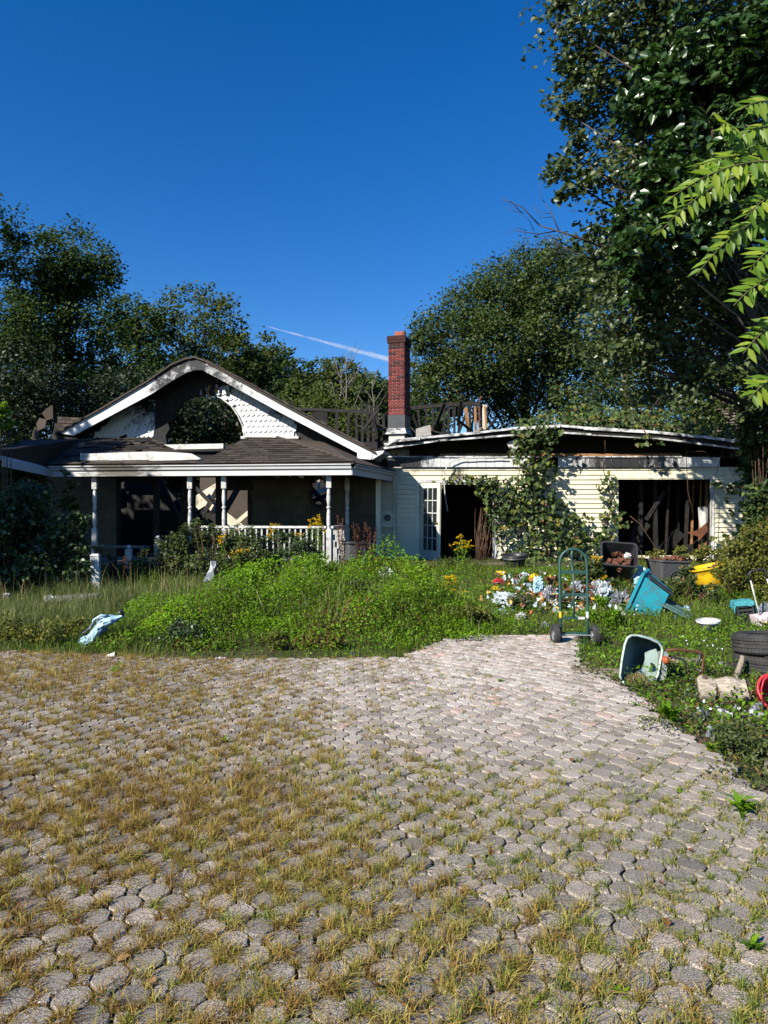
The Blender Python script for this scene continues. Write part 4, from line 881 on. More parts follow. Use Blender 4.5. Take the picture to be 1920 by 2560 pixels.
# ------------------------------------------------------------------ things on the right
def rounded_rect(w, h, r, n=4):
    out = []
    for cx, cy, a0 in ((w / 2 - r, h / 2 - r, 0), (-w / 2 + r, h / 2 - r, 90), (-w / 2 + r, -h / 2 + r, 180), (w / 2 - r, -h / 2 + r, 270)):
        for k in range(n + 1):
            t = R(a0 + 90 * k / n); out.append((cx + r * math.cos(t), cy + r * math.sin(t)))
    return out
def tub_mesh(q, w, d, h, taper=.8, r=.06, wall=.012, lip=.02):
    rings = []
    def rr(sw, sd, z, rad): return [Vector((x, y, z)) for x, y in rounded_rect(sw, sd, rad)]
    rings.append(rr(w * taper, d * taper, 0, r * .8)); rings.append(rr(w, d, h - .03, r)); rings.append(rr(w + lip * 2, d + lip * 2, h - .03, r + lip * .5)); rings.append(rr(w + lip * 2, d + lip * 2, h, r + lip * .5))
    rings.append(rr(w - wall * 2, d - wall * 2, h, r - .005)); rings.append(rr(w * taper - wall * 2, d * taper - wall * 2, wall, r * .8 - .005))
    n = len(rings[0]); V = [v for x in rings for v in x]; fs = [tuple(range(n))[::-1], tuple(5 * n + i for i in range(n))]
    for k in range(5): fs += [(k * n + i, k * n + (i + 1) % n, (k + 1) * n + (i + 1) % n, (k + 1) * n + i) for i in range(n)]
    q.add(V, fs); return q
can_q = MB(); can_q.lathe([(0, 0), (.030, 0), (.034, .004), (.034, .008), (.032, .012), (.032, .03), (.0335, .033), (.032, .036), (.032, .064), (.0335, .067), (.032, .07), (.032, .098), (.034, .102), (.034, .107), (.031, .107), (.029, .02), (0, .02)], 14); can_m = can_q.mesh('rusty_can', 'rust', True)
def cans(M, spots, label, group, s=1.0):
    for (x, y, z) in spots:
        o = obj('rusty_can', can_m); p = M @ Vector((x, y, z)); o.location = p; o.rotation_euler = (random.uniform(0.6, 2.4), random.uniform(-.8, .8), random.uniform(0, 6.3)); o.scale = (s, s, s); tag(o, label, 'can', group)

def tilted_bin():
    d = 13.2; loc = at(1535, 1440, d); loc.z = g(0, d) + .10
    root = empty('wheeled_bin', loc, 'black plastic bin tipped towards the yard, full of rusty cans', 'bin', rot=(R(50), R(4), R(-12)))
    q = MB(); tub_mesh(q, .60, .50, .72, .8, .06); part('tub', q, 'black', root, world=False)
    q = MB(); q.tube([(-.33, .1, .70), (-.39, .1, .69), (-.40, .05, .69), (-.40, -.12, .69), (-.39, -.17, .69), (-.33, -.17, .70)], .014, 8); part('handle', q, 'black', root, True, world=False)
    for sx in (-.22, .22):
        q = MB(); q.lathe([(0, -.02), (.08, -.02), (.09, -.01), (.09, .01), (.08, .02), (0, .02)], 14, Matrix.Translation((sx, .26, .05)) @ Matrix.Rotation(R(90), 4, 'Y')); part('wheel', q, 'rubber', root, world=False)
    M = parent_world(root); spots = [(random.uniform(-.2, .2), random.uniform(-.19, .12), random.uniform(.48, .60)) for _ in range(20)] + [(random.uniform(-.18, .18), random.uniform(-.2, -.05), random.uniform(.60, .68)) for _ in range(8)]
    cans(M, spots, 'rusty brown can heaped inside the tipped black bin', 'cans in the tipped black bin', 1.15)
    bag('crumpled_paper', M @ Vector((.15, .02, .62)), (.09, .07, .07), 'whitebag', 'crumpled white scrap among the cans in the tipped bin', 'paper', 5)
def bag(name, loc, size, mat, label, cat, seed=1, group=None, sub=4, amp=.35, freq=2.6, tail=False):
    size = tuple(k * .78 for k in size)
    bm = bmesh.new(); bmesh.ops.create_icosphere(bm, subdivisions=sub, radius=1.0)
    for v in bm.verts:
        n = v.co.normalized(); s = Vector((seed * 3.7, seed * 1.3, seed * 2.1))
        k = 1 + amp * (noise.noise(n * freq + s) + .6 * noise.noise(n * freq * 2.3 + s) + .35 * noise.noise(n * freq * 5 + s))
        rid = 1 - abs(noise.noise(n * freq * 1.7 - s)); r2 = abs(noise.noise(n * freq * 4.1 + s * 2)); r3 = abs(noise.noise(n * freq * 9 - s)); k *= .55 + .35 * rid + .55 * r2 + .30 * r3
        v.co = Vector((n.x * k * size[0], n.y * k * size[1], n.z * k * size[2]))
        if tail and n.z > .8: v.co.z += size[2] * .7 * (n.z - .8) / .2
    zmin = -size[2] * .55
    for v in bm.verts:
        if v.co.z < zmin: v.co.z = zmin
    me = bpy.data.meshes.new(name); bm.to_mesh(me); bm.free(); me.materials.append(MT[mat])
    o = obj(name, me, loc=Vector(loc) + Vector((0, 0, -zmin - .02)), rot=(0, 0, seed)); return tag(o, label, cat, group)
tilted_bin()

def square_bin():
    d = 12.9; p = at(1668, 1400, d); z0 = g(0, d) - .02; loc = Vector((p.x, d, z0)); h = at(1668, 1399, d).z - z0
    root = empty('square_bin', loc, 'upright dark grey square bin heaped with rusty cans', 'bin', rot=(0, R(2), R(9)))
    q = MB(); tub_mesh(q, .60, .56, h, .74, .05); part('tub', q, 'darkgrey', root, world=False)
    for x in (-.2, 0, .2):
        q = MB(); q.box((x, -.255, h * .72), (.012, .012, h * .42), Matrix.Rotation(R(8), 3, 'X')); part('rib', q, 'darkgrey', root, world=False)
    q = MB(); M = Matrix.Translation((0, -.252, h * .42)) @ Matrix.Rotation(R(98), 4, 'X')
    for r in (.10, .055): q.lathe([(r - .008, 0), (r - .008, .012), (r, .012), (r, 0)], 24, M, closed=True)
    part('round_emblem', q, 'darkgrey', root, world=False)
    q = MB(); q.beam((.12, -.32, .0), (.10, -.30, h * .85), .03, .015); part('stick', q, 'rawwood', root, world=False)
    M = parent_world(root); cans(M, [(random.uniform(-.25, .25), random.uniform(-.22, .22), h - .05 + random.uniform(0, .07)) for _ in range(24)], 'rusty brown can heaped on top of the square grey bin', 'cans on the square grey bin', 1.1)
square_bin()
def yellow_tub():
    d = 12.7; p = at(1778, 1400, d); z0 = g(0, d); h = at(1778, 1412, d).z - z0
    root = empty('yellow_tub', (p.x + .02, d, z0 - .03), 'broken bright yellow plastic tub leaning among the weeds', 'tub', rot=(R(-4), R(-14), R(10)))
    q = MB(); q.lathe([(.17, 0), (.20, .06), (.285, h - .10), (.29, h - .02), (.33, h), (.33, h + .02), (.28, h + .005), (.275, h - .03), (.19, .05), (0, .04)], 22); part('tub', q, 'yellow', root, True, world=False)
    q = MB(); q.add([(.27, -.12, h - .01), (.47, -.05, h - .04), (.50, .05, h + .0), (.28, .12, h), (.27, -.12, h + .02), (.47, -.05, h - .01), (.50, .05, h + .03), (.28, .12, h + .03)], [(0, 1, 2, 3), (4, 7, 6, 5), (0, 4, 5, 1), (1, 5, 6, 2), (2, 6, 7, 3), (3, 7, 4, 0)]); part('torn_rim', q, 'yellow', root, world=False)
    M = parent_world(root); cans(M, [(random.uniform(-.15, .15), random.uniform(-.15, .15), h - .06) for _ in range(7)], 'rusty can lying in the broken yellow tub', 'cans in the yellow tub')
yellow_tub()
def teal_bin():
    d = 10.9; loc = at(1630, 1540, d); loc.z = g(0, d) - .05
    root = empty('teal_bin', loc, 'overturned teal plastic bin lying on its edge in the grass', 'bin', rot=(R(6), R(24), R(-30))); root.scale = (.93, .93, .93)
    q = MB(); rot = Matrix.Rotation(R(0), 3, 'X')
    # lying box, mouth turned to the grass on the left
    V0 = [(-.36, -.20, -.05), (-.36, .20, -.05), (-.36, .20, .62), (-.36, -.20, .62)]; V1 = [(.10, -.14, .05), (.10, .14, .05), (.10, .14, .50), (.10, -.14, .50)]
    q.add(V0 + V1 + [(x + .02, y * .93, .02 + z * .93) for x, y, z in V0] + [(x - .02, y * .9, .02 + z * .93) for x, y, z in V1], [(4, 5, 6, 7), (0, 1, 5, 4), (1, 2, 6, 5), (2, 3, 7, 6), (3, 0, 4, 7), (8, 9, 13, 12), (9, 10, 14, 13), (10, 11, 15, 14), (11, 8, 12, 15), (12, 13, 14, 15), (0, 8, 9, 1), (1, 9, 10, 2), (2, 10, 11, 3), (3, 11, 8, 0)]); part('tub', q, 'teal', root, world=False)
    q = MB()
    for (a, b2) in (((-.375, -.215, -.07), (-.375, -.215, .64)), ((-.375, .215, -.07), (-.375, .215, .64)), ((-.375, -.215, .635), (-.375, .215, .635)), ((-.375, -.215, -.065), (-.375, .215, -.065))): q.beam(a, b2, .05, .05)
    part('rim', q, 'teal', root, world=False)
    q = MB(); q.box((.30, -.02, .30), (.48, .36, .03), Matrix.Rotation(R(2), 3, 'Y')); lid = part('lid', q, 'tealdark', root, world=False)
    for s in (-.1, .12):
        q = MB(); q.box((.28, s, .325), (.44, .025, .02), Matrix.Rotation(R(2), 3, 'Y')); part('lid_rib', q, 'tealdark', lid, world=False)
    q = MB(); q.box((.33, -.12, .18), (.05, .03, .26)); part('lid_strut', q, 'tealdark', root, world=False)
    q = MB(); q.beam((-.30, -.18, .655), (.16, -.1, .52), .12, .025); part('hinge_bar', q, 'black', root, world=False)
teal_bin()
def round_tub():
    d = 15.6; loc = at(1288, 1415, d); loc.z = g(0, d) - .02; h = at(0, 1388, d).z - loc.z
    root = empty('round_tub', loc, 'shallow round black tub standing at the foot of the wall vine', 'tub', rot=(R(6), R(-4), 0))
    q = MB(); q.lathe([(.19, 0), (.23, h * .6), (.245, h - .07), (.27, h - .07), (.27, h - .03), (.255, h - .03), (.275, h - .01), (.275, h + .02), (.25, h + .02), (.235, h - .05), (.18, .02), (0, .02)], 26); part('tub', q, 'black', root, True, world=False)
    q = MB(); q.lathe([(.274, h - .062), (.280, h - .06), (.280, h - .045), (.274, h - .043)], 26, closed=True); part('rim_band', q, 'darkgrey', root, True, world=False)
round_tub()
def porch_bin():
    d = 14.6; loc = at(892, 1410, d); loc.z = g(0, d) - .02; h = at(0, 1358, d).z - loc.z
    root = empty('rubbish_bin', loc, 'dark grey lidless rubbish bin in shade beside the porch railing', 'bin', rot=(R(-5), R(4), R(14)))
    q = MB(); tub_mesh(q, .56, .5, h, .8, .07, lip=.035); part('tub', q, 'darkgrey', root, world=False)
    q = MB(); q.box((.0, .28, h + .02), (.58, .05, .07)); part('hinge', q, 'black', root, world=False)
porch_bin()

def hand_truck():
    p0 = onground(1436, 1612); d = p0.y; s = F / d
    root = empty('hand_truck', p0, 'green steel hand truck with black tyres standing at the end of the paving', 'hand truck', rot=(0, 0, R(-6)))
    T = Matrix.Rotation(R(-5), 4, 'X')               # leans back over its wheels
    hw = .165; zt = 1.19; rr = .018
    def tr(pts): return [T @ Vector(p) for p in pts]
    q = MB(); arch = [(-hw, 0, .06), (-hw, 0, .35), (-hw - .004, 0, .7), (-hw, 0, zt - .17)] + [(hw * math.cos(t), 0, zt - .17 + .17 * math.sin(t)) for t in [math.pi * (1 - k / 10) for k in range(1, 10)]] + [(hw, 0, zt - .17), (hw + .004, 0, .7), (hw, 0, .35), (hw, 0, .06)]
    q.tube(tr(arch), rr, 10); part('tube_frame', q, 'green_steel', root, True, world=False)
    q = MB(); q.tube(tr([(0, 0, .33), (0, 0, .62), (0, .01, .9), (-.005, .06, .97), (-.012, .03, 1.08), (-.012, .0, zt)]), .014, 8); part('centre_strap', q, 'green_steel', root, True, world=False)
    for z, r in ((.33, .010), (.62, .014), (.90, .016), (.145, .009)):
        q = MB(); a, b2 = tr([(-hw, 0, z), (hw, 0, z)]); q.beam(a, b2, r, r * 2.6); part('crossbar', q, 'green_steel', root, world=False)
    q = MB(); a, b2 = tr([(.05, -.004, .33), (.13, -.004, .33)]); q.beam(a, b2, .014, .03); part('white_label', q, 'white', root, world=False)
    for x, mt, z in ((-hw, 'yellow', .37), (hw, 'white', .37)):
        q = MB(); a, b2 = tr([(x, 0, z - .04), (x, 0, z + .04)]); q.tube([a, b2], rr + .0015, 10); part('warning_sticker', q, mt, root, world=False)
    q = MB(); q.tube([(-.25, -.03, .125), (.25, -.03, .125)], .010, 8); part('axle', q, 'steel', root, world=False)
    q = MB(); q.box((0, .16, .015), (.36, .24, .012)); part('toe_plate', q, 'green_steel', root, world=False)
    q = MB()
    for x in (-hw, hw): q.beam((x, -.03, .125), (x, .03, .06), .03, .012)
    part('axle_bracket', q, 'green_steel', root, world=False)
    for x, rz in ((-.235, R(9)), (.235, R(9))):
        Mw = Matrix.Translation((x, -.03, .128)) @ Matrix.Rotation(rz, 4, 'Z') @ Matrix.Rotation(R(90), 4, 'Y')
        q = MB(); prof = [(.07, -.035), (.10, -.042), (.122, -.034), (.129, -.024), (.129, -.016), (.124, -.013), (.129, -.010), (.129, .010), (.124, .013), (.129, .016), (.129, .024), (.122, .034), (.10, .042), (.07, .035)]
        q.lathe(prof, 26, Mw, closed=True); w = part('wheel', q, 'rubber', root, world=False)
        q = MB(); q.lathe([(0, -.03), (.03, -.03), (.035, -.015), (.068, -.015), (.072, -.033), (.072, .033), (.068, .015), (.035, .015), (.03, .03), (0, .03)], 18, Mw); part('hub', q, 'steel', w, world=False)
hand_truck()

def spreader():
    p0 = onground(1600, 1712); root = empty('seed_spreader', p0, 'mint green seed spreader tipped on its side with rusty handle frame', 'spreader', rot=(0, 0, R(0)))
    s = F / p0.y
    def L(px, py, dd=0.0):                    # local point seen at that pixel at depth p0.y+dd
        w = at(px, py, p0.y + dd); return w - p0
    rim = [(1556, 1702), (1550, 1690), (1555, 1650), (1562, 1612), (1568, 1596), (1578, 1589), (1592, 1589), (1622, 1597), (1645, 1607), (1654, 1617), (1656, 1628), (1650, 1660), (1646, 1685), (1636, 1706), (1624, 1716), (1604, 1718), (1580, 1716), (1562, 1711)]
    dep = [(-.02 + .16 * (x - 1550) / 100) for x, y in rim]
    q = MB(); R0 = [L(x, y, dd - .10) for (x, y), dd in zip(rim, dep)]
    c = sum(R0, Vector()) / len(R0); back = Vector((.20, .34, .02))
    def ring(base, sc, sh): return [c + (p - c) * sc + sh for p in base]
    rings = [R0, ring(R0, 1.03, Vector((.0, .012, 0))), ring(R0, 1.0, Vector((.005, .03, 0))), ring(R0, .93, back * .35), ring(R0, .72, back * .8), ring(R0, .58, back), ring(R0, .55, back * .97), ring(R0, .69, back * .78), ring(R0, .90, back * .33), ring(R0, .965, Vector((0, .02, 0)))]
    n = len(rim); outer = rings[:6]; V = [v for r in rings[:6] for v in r]
    q.add(V, [(k * n + i, k * n + (i + 1) % n, (k + 1) * n + (i + 1) % n, (k + 1) * n + i) for k in range(5) for i in range(n)] + [tuple(5 * n + i for i in range(n))])
    part('hopper', q, 'mint', root, True, world=False)
    q = MB(); V = [v for r in [R0] + rings[9:5:-1] for v in r]
    q.add(V, [(k * n + i, k * n + (i + 1) % n, (k + 1) * n + (i + 1) % n, (k + 1) * n + i) for k in range(4) for i in range(n)] + [tuple(4 * n + i for i in range(n))])
    part('hopper_inside', q, 'mintin', root, True, world=False)
    q = MB(); q.tube(R0 + [R0[0]], .010, 8); part('rim', q, 'mint', root, True, world=False)
    # pale moulded floor of the hopper with its throat
    fl = [(1612, 1632), (1622, 1628), (1640, 1622), (1648, 1640), (1642, 1685), (1628, 1712), (1615, 1702), (1602, 1685), (1594, 1680), (1606, 1668), (1612, 1650)]
    q = MB(); f0 = [L(x, y, -.02 + .12 * (x - 1550) / 100) for x, y in fl]; f1 = [p + Vector((.02, .03, 0)) for p in f0]; q.hexa(f0, f1); part('hopper_floor', q, 'mint', root, world=False)
    q = MB(); f = [L(x, y, .045) for x, y in ((1626, 1658), (1632, 1658), (1633, 1668), (1628, 1674), (1623, 1672), (1628, 1667))]; q.hexa(f, [p + Vector((.005, .02, 0)) for p in f]); part('throat_slot', q, 'black', root, world=False)
    # grey speckled plate and orange knob
    q = MB(); f = [L(x, y, .05) for x, y in ((1648, 1630), (1668, 1630), (1672, 1640), (1664, 1700), (1644, 1702))]; q.hexa(f, [p + Vector((.01, .05, 0)) for p in f]); part('label_plate', q, 'tarnish', root, world=False)
    kc = L(1658, 1652, .02); q = MB(); q.lathe([(0, 0), (.040, 0), (.042, .01), (.036, .03), (.034, .045), (0, .05)], 16, Matrix.Translation(kc) @ Matrix.Rotation(R(70), 4, 'Y') @ Matrix.Rotation(R(25), 4, 'X')); kb = part('dial_knob', q, 'orange', root, world=False)
    q = MB(); q.box(kc + Vector((.045, -.01, .0)), (.012, .02, .07)); part('knob_grip', q, 'orange', kb, world=False)
    # bent tube handle frame
    hp = [(1664, 1626), (1690, 1624), (1735, 1628), (1750, 1630), (1757, 1637), (1758, 1652), (1754, 1690), (1750, 1708), (1743, 1714), (1725, 1715), (1705, 1713)]
    q = MB(); q.tube([L(x, y, .10) for x, y in hp], .0125, 10); part('handle_frame', q, 'rust', root, True, world=False)
    hp = [(1666, 1638), (1685, 1643), (1704, 1648), (1712, 1654), (1715, 1664), (1714, 1690)]
    q = MB(); q.tube([L(x, y, .16) for x, y in hp], .011, 10); part('handle_leg', q, 'black', root, True, world=False)
    q = MB(); q.tube([L(1751, 1633, .08), L(1748, 1650, .08), L(1738, 1671, .08)], [.012, .014, .009], 8); part('trigger', q, 'black', root, True, world=False)
    q = MB(); q.lathe([(0, -.02), (.10, -.022), (.115, -.01), (.115, .01), (.10, .022), (0, .02)], 18, Matrix.Translation(L(1672, 1706, .22)) @ Matrix.Rotation(R(62), 4, 'Y')); part('wheel', q, 'black', root, world=False)
    # dead weeds in the mouth
    bl = blades_np('dead_grass', np.array([L(random.uniform(1566, 1612), random.uniform(1696, 1710), random.uniform(-.12, .06)) for _ in range(260)]), rng.uniform(.03, .10, 260), .004, 'gr_straw', rng.uniform(0, 1, 260), .9)
    o = obj('dead_grass', bl, loc=p0); tag(o, 'dry dead grass caught in the mouth of the tipped spreader', 'dead grass', kind='stuff')
spreader()

def tyres():
    for k, (px, py, zc, tilt) in enumerate(((1948, 1700, .115, (0, 0, 0)), (1940, 1690, .325, (R(-5), R(3), 0)))):
        p0 = onground(1955, 1700); x = p0.x + (-.015 if k else 0); root = empty('car_tyre', (x, p0.y + .22, zc), ['black car tyre lying under the other one', 'upper black car tyre of the stack of two'][k], 'tyre', rot=(tilt[0], tilt[1], k * .8))
        Ro, Ri, w = .335, .205, .105
        prof = [(Ri, -w * .8), (Ri + .03, -w * .95), (Ro - .05, -w), (Ro - .015, -w * .86), (Ro, -w * .7), (Ro, -w * .38), (Ro - .010, -w * .36), (Ro - .010, -w * .30), (Ro, -w * .28), (Ro, -.01), (Ro - .010, -.006), (Ro - .010, .006), (Ro, .01), (Ro, w * .28), (Ro - .010, w * .30), (Ro - .010, w * .36), (Ro, w * .38), (Ro, w * .7), (Ro - .015, w * .86), (Ro - .05, w), (Ri + .03, w * .95), (Ri, w * .8), (Ri + .012, w * .6), (Ro - .06, w * .55), (Ro - .06, -w * .55), (Ri + .012, -w * .6)]
        q = MB(); q.lathe(prof, 56, closed=True); part('casing', q, 'rubber', root, world=False)
        q = MB()
        for i in range(56):
            t = 2 * math.pi * i / 56
            for zz in (-w * .54, w * .54):
                q.box(((Ro + .001) * math.cos(t), (Ro + .001) * math.sin(t), zz), (.008, .022, w * .34), Matrix.Rotation(t, 3, 'Z'))
        o = part('tread_blocks', q, 'rubber', root, world=False); o['kind'] = 'stuff'
tyres()

def log():
    p0 = onground(1810, 1752); root = empty('cracked_log', p0 + Vector((0, 0, .10)), 'short weathered log split by a dark crack, lying before the tyres', 'log', rot=(0, 0, R(-12)))
    for x0, x1, nm in ((-.21, -.082, 0), (-.066, .19, 1)):
        q = MB(); nseg = 7; pts = []; rad = []
        for i in range(nseg):
            t = i / (nseg - 1); x = x0 + (x1 - x0) * t; pts.append((x, .01 * math.sin(x * 20), -.005 + .008 * math.sin(x * 31 + 1))); rad.append(.105 + .01 * math.sin(x * 27) - (.02 if nm == 0 and i == 0 else 0))
        q.tube(pts, rad, 18)
        for v in q.v:
            a = math.atan2(v.z, v.y); k = 1 + .06 * noise.noise(Vector((v.x * 4, math.cos(a) * 1.5, math.sin(a) * 1.5))); v.y *= k; v.z *= k
        part('log_half', q, 'log', root, False, world=False)
    q = MB(); q.tube([(-.09, 0, -.005), (-.06, 0, 0)], .085, 14); part('crack_core', q, 'logend', root, world=False)
    q = MB(); q.tube([(.189, 0, -.003), (.1955, 0, -.003)], .098, 18); part('cut_end', q, 'logend', root, world=False)
    q = MB(); q.tube([(-.16, -.03, .085), (-.165, -.045, .115)], [.035, .022], 10); part('knot_hole', q, 'logend', root, world=False)
    p1 = onground(1848, 1702); q = MB(); q.tube([Vector((.0, 0, -.02)), Vector((-.02, 0, .06)), Vector((.005, .01, .12)), Vector((.03, .02, .17)), Vector((.05, .03, .24))], [.04, .032, .026, .028, .02], 10)
    o = obj('driftwood', q.mesh('driftwood', 'greywood', True), loc=p1); tag(o, 'pale knotted driftwood branch standing beside the lower tyre', 'branch')
    q = MB(); q.tube([(0, 0, -.01), (-.05, -.02, .02), (-.13, 0, .03)], [.018, .014, .006], 8); part('side_branch', q, 'greywood', o, True, world=False)
    q = MB(); q.tube([(-.2, 0, .02), (-.05, .02, .045), (.08, -.01, .04), (.2, 0, .025)], [.012, .022, .02, .012], 8); o = obj('dark_stick', q.mesh('dark_stick', 'bark', True), loc=onground(1832, 1672)); tag(o, 'dark broken stick lying behind the pale driftwood branch', 'stick')
log()
def plank(name, label, px0, py0, px1, py1, w, t, mat='greywood'):
    a, b2 = onground(px0, py0), onground(px1, py1); q = MB(); c = (a + b2) / 2; q.beam(a - c + Vector((0, 0, t / 2 + .01)), b2 - c + Vector((0, 0, t / 2 + .01)), w, t); o = obj(name, q.mesh(name, mat), loc=c); return tag(o, label, 'plank')
plank('plank', 'weathered plank lying at the paving edge by the spreader', 1428, 1684, 1560, 1690, .14, .045)
plank('plank', 'weathered plank lying under the spreader handle frame', 1668, 1655, 1745, 1660, .14, .04)
plank('plank', 'sawn end of a pale plank reaching in at the paving edge beside tall weeds', 1912, 1928, 1985, 1940, .10, .05)
plank('board_edge', 'dark board lying across the grass below the open french door', 1040, 1418, 1300, 1412, .10, .05, 'greywood')
q = MB(); q.tube([(-.2, 0, .10), (.15, 0, .10)], .018, 6); o = obj('rusty_rod', q.mesh('rusty_rod', 'rust', True), loc=onground(205, 1585)); tag(o, 'rusty rod in the grass left of the blue jug', 'rod')

def red_basin():
    p0 = onground(1912, 1762); root = empty('red_plastic_bucket', p0 + Vector((.04, .08, .03)), 'cracked red plastic bucket lying on its side in the weeds', 'bucket', rot=(R(58), R(-30), R(20)))
    q = MB(); prof = [(.09, 0), (.12, .10), (.15, .19), (.165, .19), (.168, .205), (.148, .205), (.115, .10), (.085, .012), (0, .012)]; q.lathe(prof, 22)
    for v in q.v:
        k = 1 + .12 * noise.noise(v * 7); v.x *= k; v.y *= 1.9 - k * .9
    part('tub', q, 'red', root, True, world=False)
    q = MB(); q.tube([(.16 * math.cos(t), .16 * math.sin(t), .2 + .09 * math.sin(t)) for t in [math.pi * k / 8 for k in range(9)]], .006, 6); part('bail_handle', q, 'red', root, True, world=False)
red_basin()
def trolley():
    p0 = onground(1903, 1572); d = p0.y
    root = empty('luggage_trolley', p0, 'folding trolley with black grip, white poles and pale pink base', 'trolley')
    def L(px, py, dd=0): return at(px, py, d + dd) - p0
    q = MB(); q.tube([L(1875, 1445), L(1889, 1500), L(1903, 1552)], .011, 8); part('pole', q, 'white', root, True, world=False)
    q = MB(); q.tube([L(1915, 1440), L(1932, 1490), L(1948, 1545)], .011, 8); part('pole', q, 'white', root, True, world=False)
    q = MB(); q.tube([L(1876, 1450), L(1872, 1436), L(1878, 1428), L(1896, 1424), L(1908, 1424), L(1914, 1430), L(1917, 1446)], .017, 8); part('grip', q, 'black', root, True, world=False)
    q = MB(); f = [L(x, y, -.05) for x, y in ((1888, 1542), (1950, 1532), (1955, 1555), (1905, 1566), (1894, 1566))]; q.hexa(f, [p + Vector((.02, .20, 0)) for p in f]); base = part('base', q, 'pink', root, world=False)
    q = MB(); f = [L(x, y, -.054) for x, y in ((1916, 1542), (1935, 1539), (1936, 1552), (1918, 1556))]; q.hexa(f, [p + Vector((0, .01, 0)) for p in f]); part('white_label', q, 'white', base, world=False)
    q = MB()
    for k in range(3): q.beam(L(1919, 1545 + 3.2 * k, -.058), L(1931, 1543 + 3.2 * k, -.058), .004, .004)
    part('print_lines', q, 'black', base, world=False)
    q = MB(); q.tube([L(1892, 1546, -.06), L(1900, 1556, -.07), L(1918, 1562, -.07), L(1950, 1558, -.06)], .006, 6); part('cord', q, 'black', base, True, world=False)
    q = MB(); q.tube([L(1906, 1558, -.065), L(1955, 1555, -.065)], .008, 6); part('orange_stripe', q, 'yellow', base, True, world=False)
    q = MB(); q.lathe([(0, -.015), (.04, -.015), (.04, .015), (0, .015)], 14, Matrix.Translation(L(1905, 1572) + Vector((0, 0, .03))) @ Matrix.Rotation(R(90), 4, 'Y')); part('wheel', q, 'black', root, world=False)
    bag('dark_bundle', p0 + Vector((.22, .30, .05)), (.20, .18, .22), 'greybag', 'dark plastic bundle behind the trolley poles', 'bundle', 8)
trolley()
def crate():
    p0 = onground(1868, 1562); d = p0.y; root = empty('plastic_crate', p0 + Vector((0, .05, .02)), 'black slatted crate half under a turquoise cloth by the trolley', 'crate', rot=(0, R(-8), R(-14)))
    w, dp, h = .20, .24, .27
    for k in range(5):
        q = MB(); z = .03 + k * .056
        for (a, b2) in (((-w / 2, -dp / 2, z), (w / 2, -dp / 2, z)), ((w / 2, -dp / 2, z), (w / 2, dp / 2, z)), ((w / 2, dp / 2, z), (-w / 2, dp / 2, z)), ((-w / 2, dp / 2, z), (-w / 2, -dp / 2, z))): q.beam(a, b2, .012, .032)
        part('slat', q, 'black', root, world=False)
    for x in (-1, 1):
        for y in (-1, 1):
            q = MB(); q.beam((x * w / 2, y * dp / 2, 0), (x * w / 2, y * dp / 2, h + .02), .024, .024); part('corner_upright', q, 'black', root, world=False)
    q = MB(); q.box((0, 0, .006), (w, dp, .012)); part('bottom', q, 'black', root, world=False)
    # cloth draped over
    bm = bmesh.new(); nx, ny = 22, 16; vs2 = []
    for i in range(nx):
        for j in range(ny):
            x = (i / (nx - 1) - .5) * .46; y = (j / (ny - 1) - .5) * .36; dx = max(0, abs(x) - .12); dy = max(0, abs(y) - .13); z = .33 - (dx * 1.9 if x > 0 else dx * 0.9) - dy * 1.3 + .018 * noise.noise(Vector((x * 14, y * 14, 3)))
            vs2.append(bm.verts.new((math.copysign(min(abs(x), .125 + dx * .25), x), math.copysign(min(abs(y), .135 + dy * .3), y), z)))
    for i in range(nx - 1):
        for j in range(ny - 1): bm.faces.new((vs2[i * ny + j], vs2[(i + 1) * ny + j], vs2[(i + 1) * ny + j + 1], vs2[i * ny + j + 1]))
    bmesh.ops.solidify(bm, geom=bm.faces[:], thickness=.006)
    me = bpy.data.meshes.new('turquoise_cloth'); bm.to_mesh(me); bm.free(); me.materials.append(MT['turq'])
    o = obj('turquoise_cloth', me, loc=p0 + Vector((0, .05, .02)), rot=(0, R(-8), R(-14))); tag(o, 'turquoise cloth draped over the black slatted crate', 'cloth')
crate()
def basin():
    p0 = onground(1772, 1582); root = empty('white_basin', p0, 'white plastic basin sunk in the grass behind the spreader', 'basin', rot=(R(3), R(-4), 0))
    q = MB(); q.lathe([(.09, 0), (.13, .14), (.155, .15), (.155, .165), (.135, .165), (.12, .14), (.08, .01), (0, .01)], 24); part('bowl', q, 'whitebag', root, True, world=False)
    q = MB(); q.lathe([(.150, .166), (.158, .168), (.158, .174), (.150, .176)], 24, closed=True); part('rolled_rim', q, 'whitebag', root, True, world=False)
basin()
# heaped rubbish
def gb(name, px, py, size, mat, label, cat, seed, lift=0.0, **k): return bag(name, onground(px, py) + Vector((0, 0, lift)), size, mat, label, cat, seed, **k)
gb('plastic_bag', 1262, 1515, (.34, .18, .15), 'bag', 'pale blue-white plastic bag, long and slumped, left end of the rubbish heap', 'bag', 2, .05, freq=2.6)
gb('plastic_bag', 1248, 1532, (.16, .10, .07), 'bluebag', 'small blue plastic wrap below the long slumped bag', 'bag', 12, .0)
gb('plastic_bag', 1346, 1500, (.10, .09, .20), 'bluebag', 'upright blue plastic bag under the yellow plastic sheet', 'bag', 3, .15)
gb('plastic_bag', 1372, 1510, (.12, .10, .20), 'foil', 'grey plastic bag with pulled-up top left of the hand truck', 'bag', 4, .05)
gb('plastic_bag', 1395, 1522, (.11, .09, .10), 'whitebag', 'white crumpled bag right beside the hand truck upright', 'bag', 6, .05)
gb('plastic_bag', 1512, 1512, (.17, .14, .27), 'bag', 'tall pale blue bag in front of the tipped bin', 'bag', 7, .05)
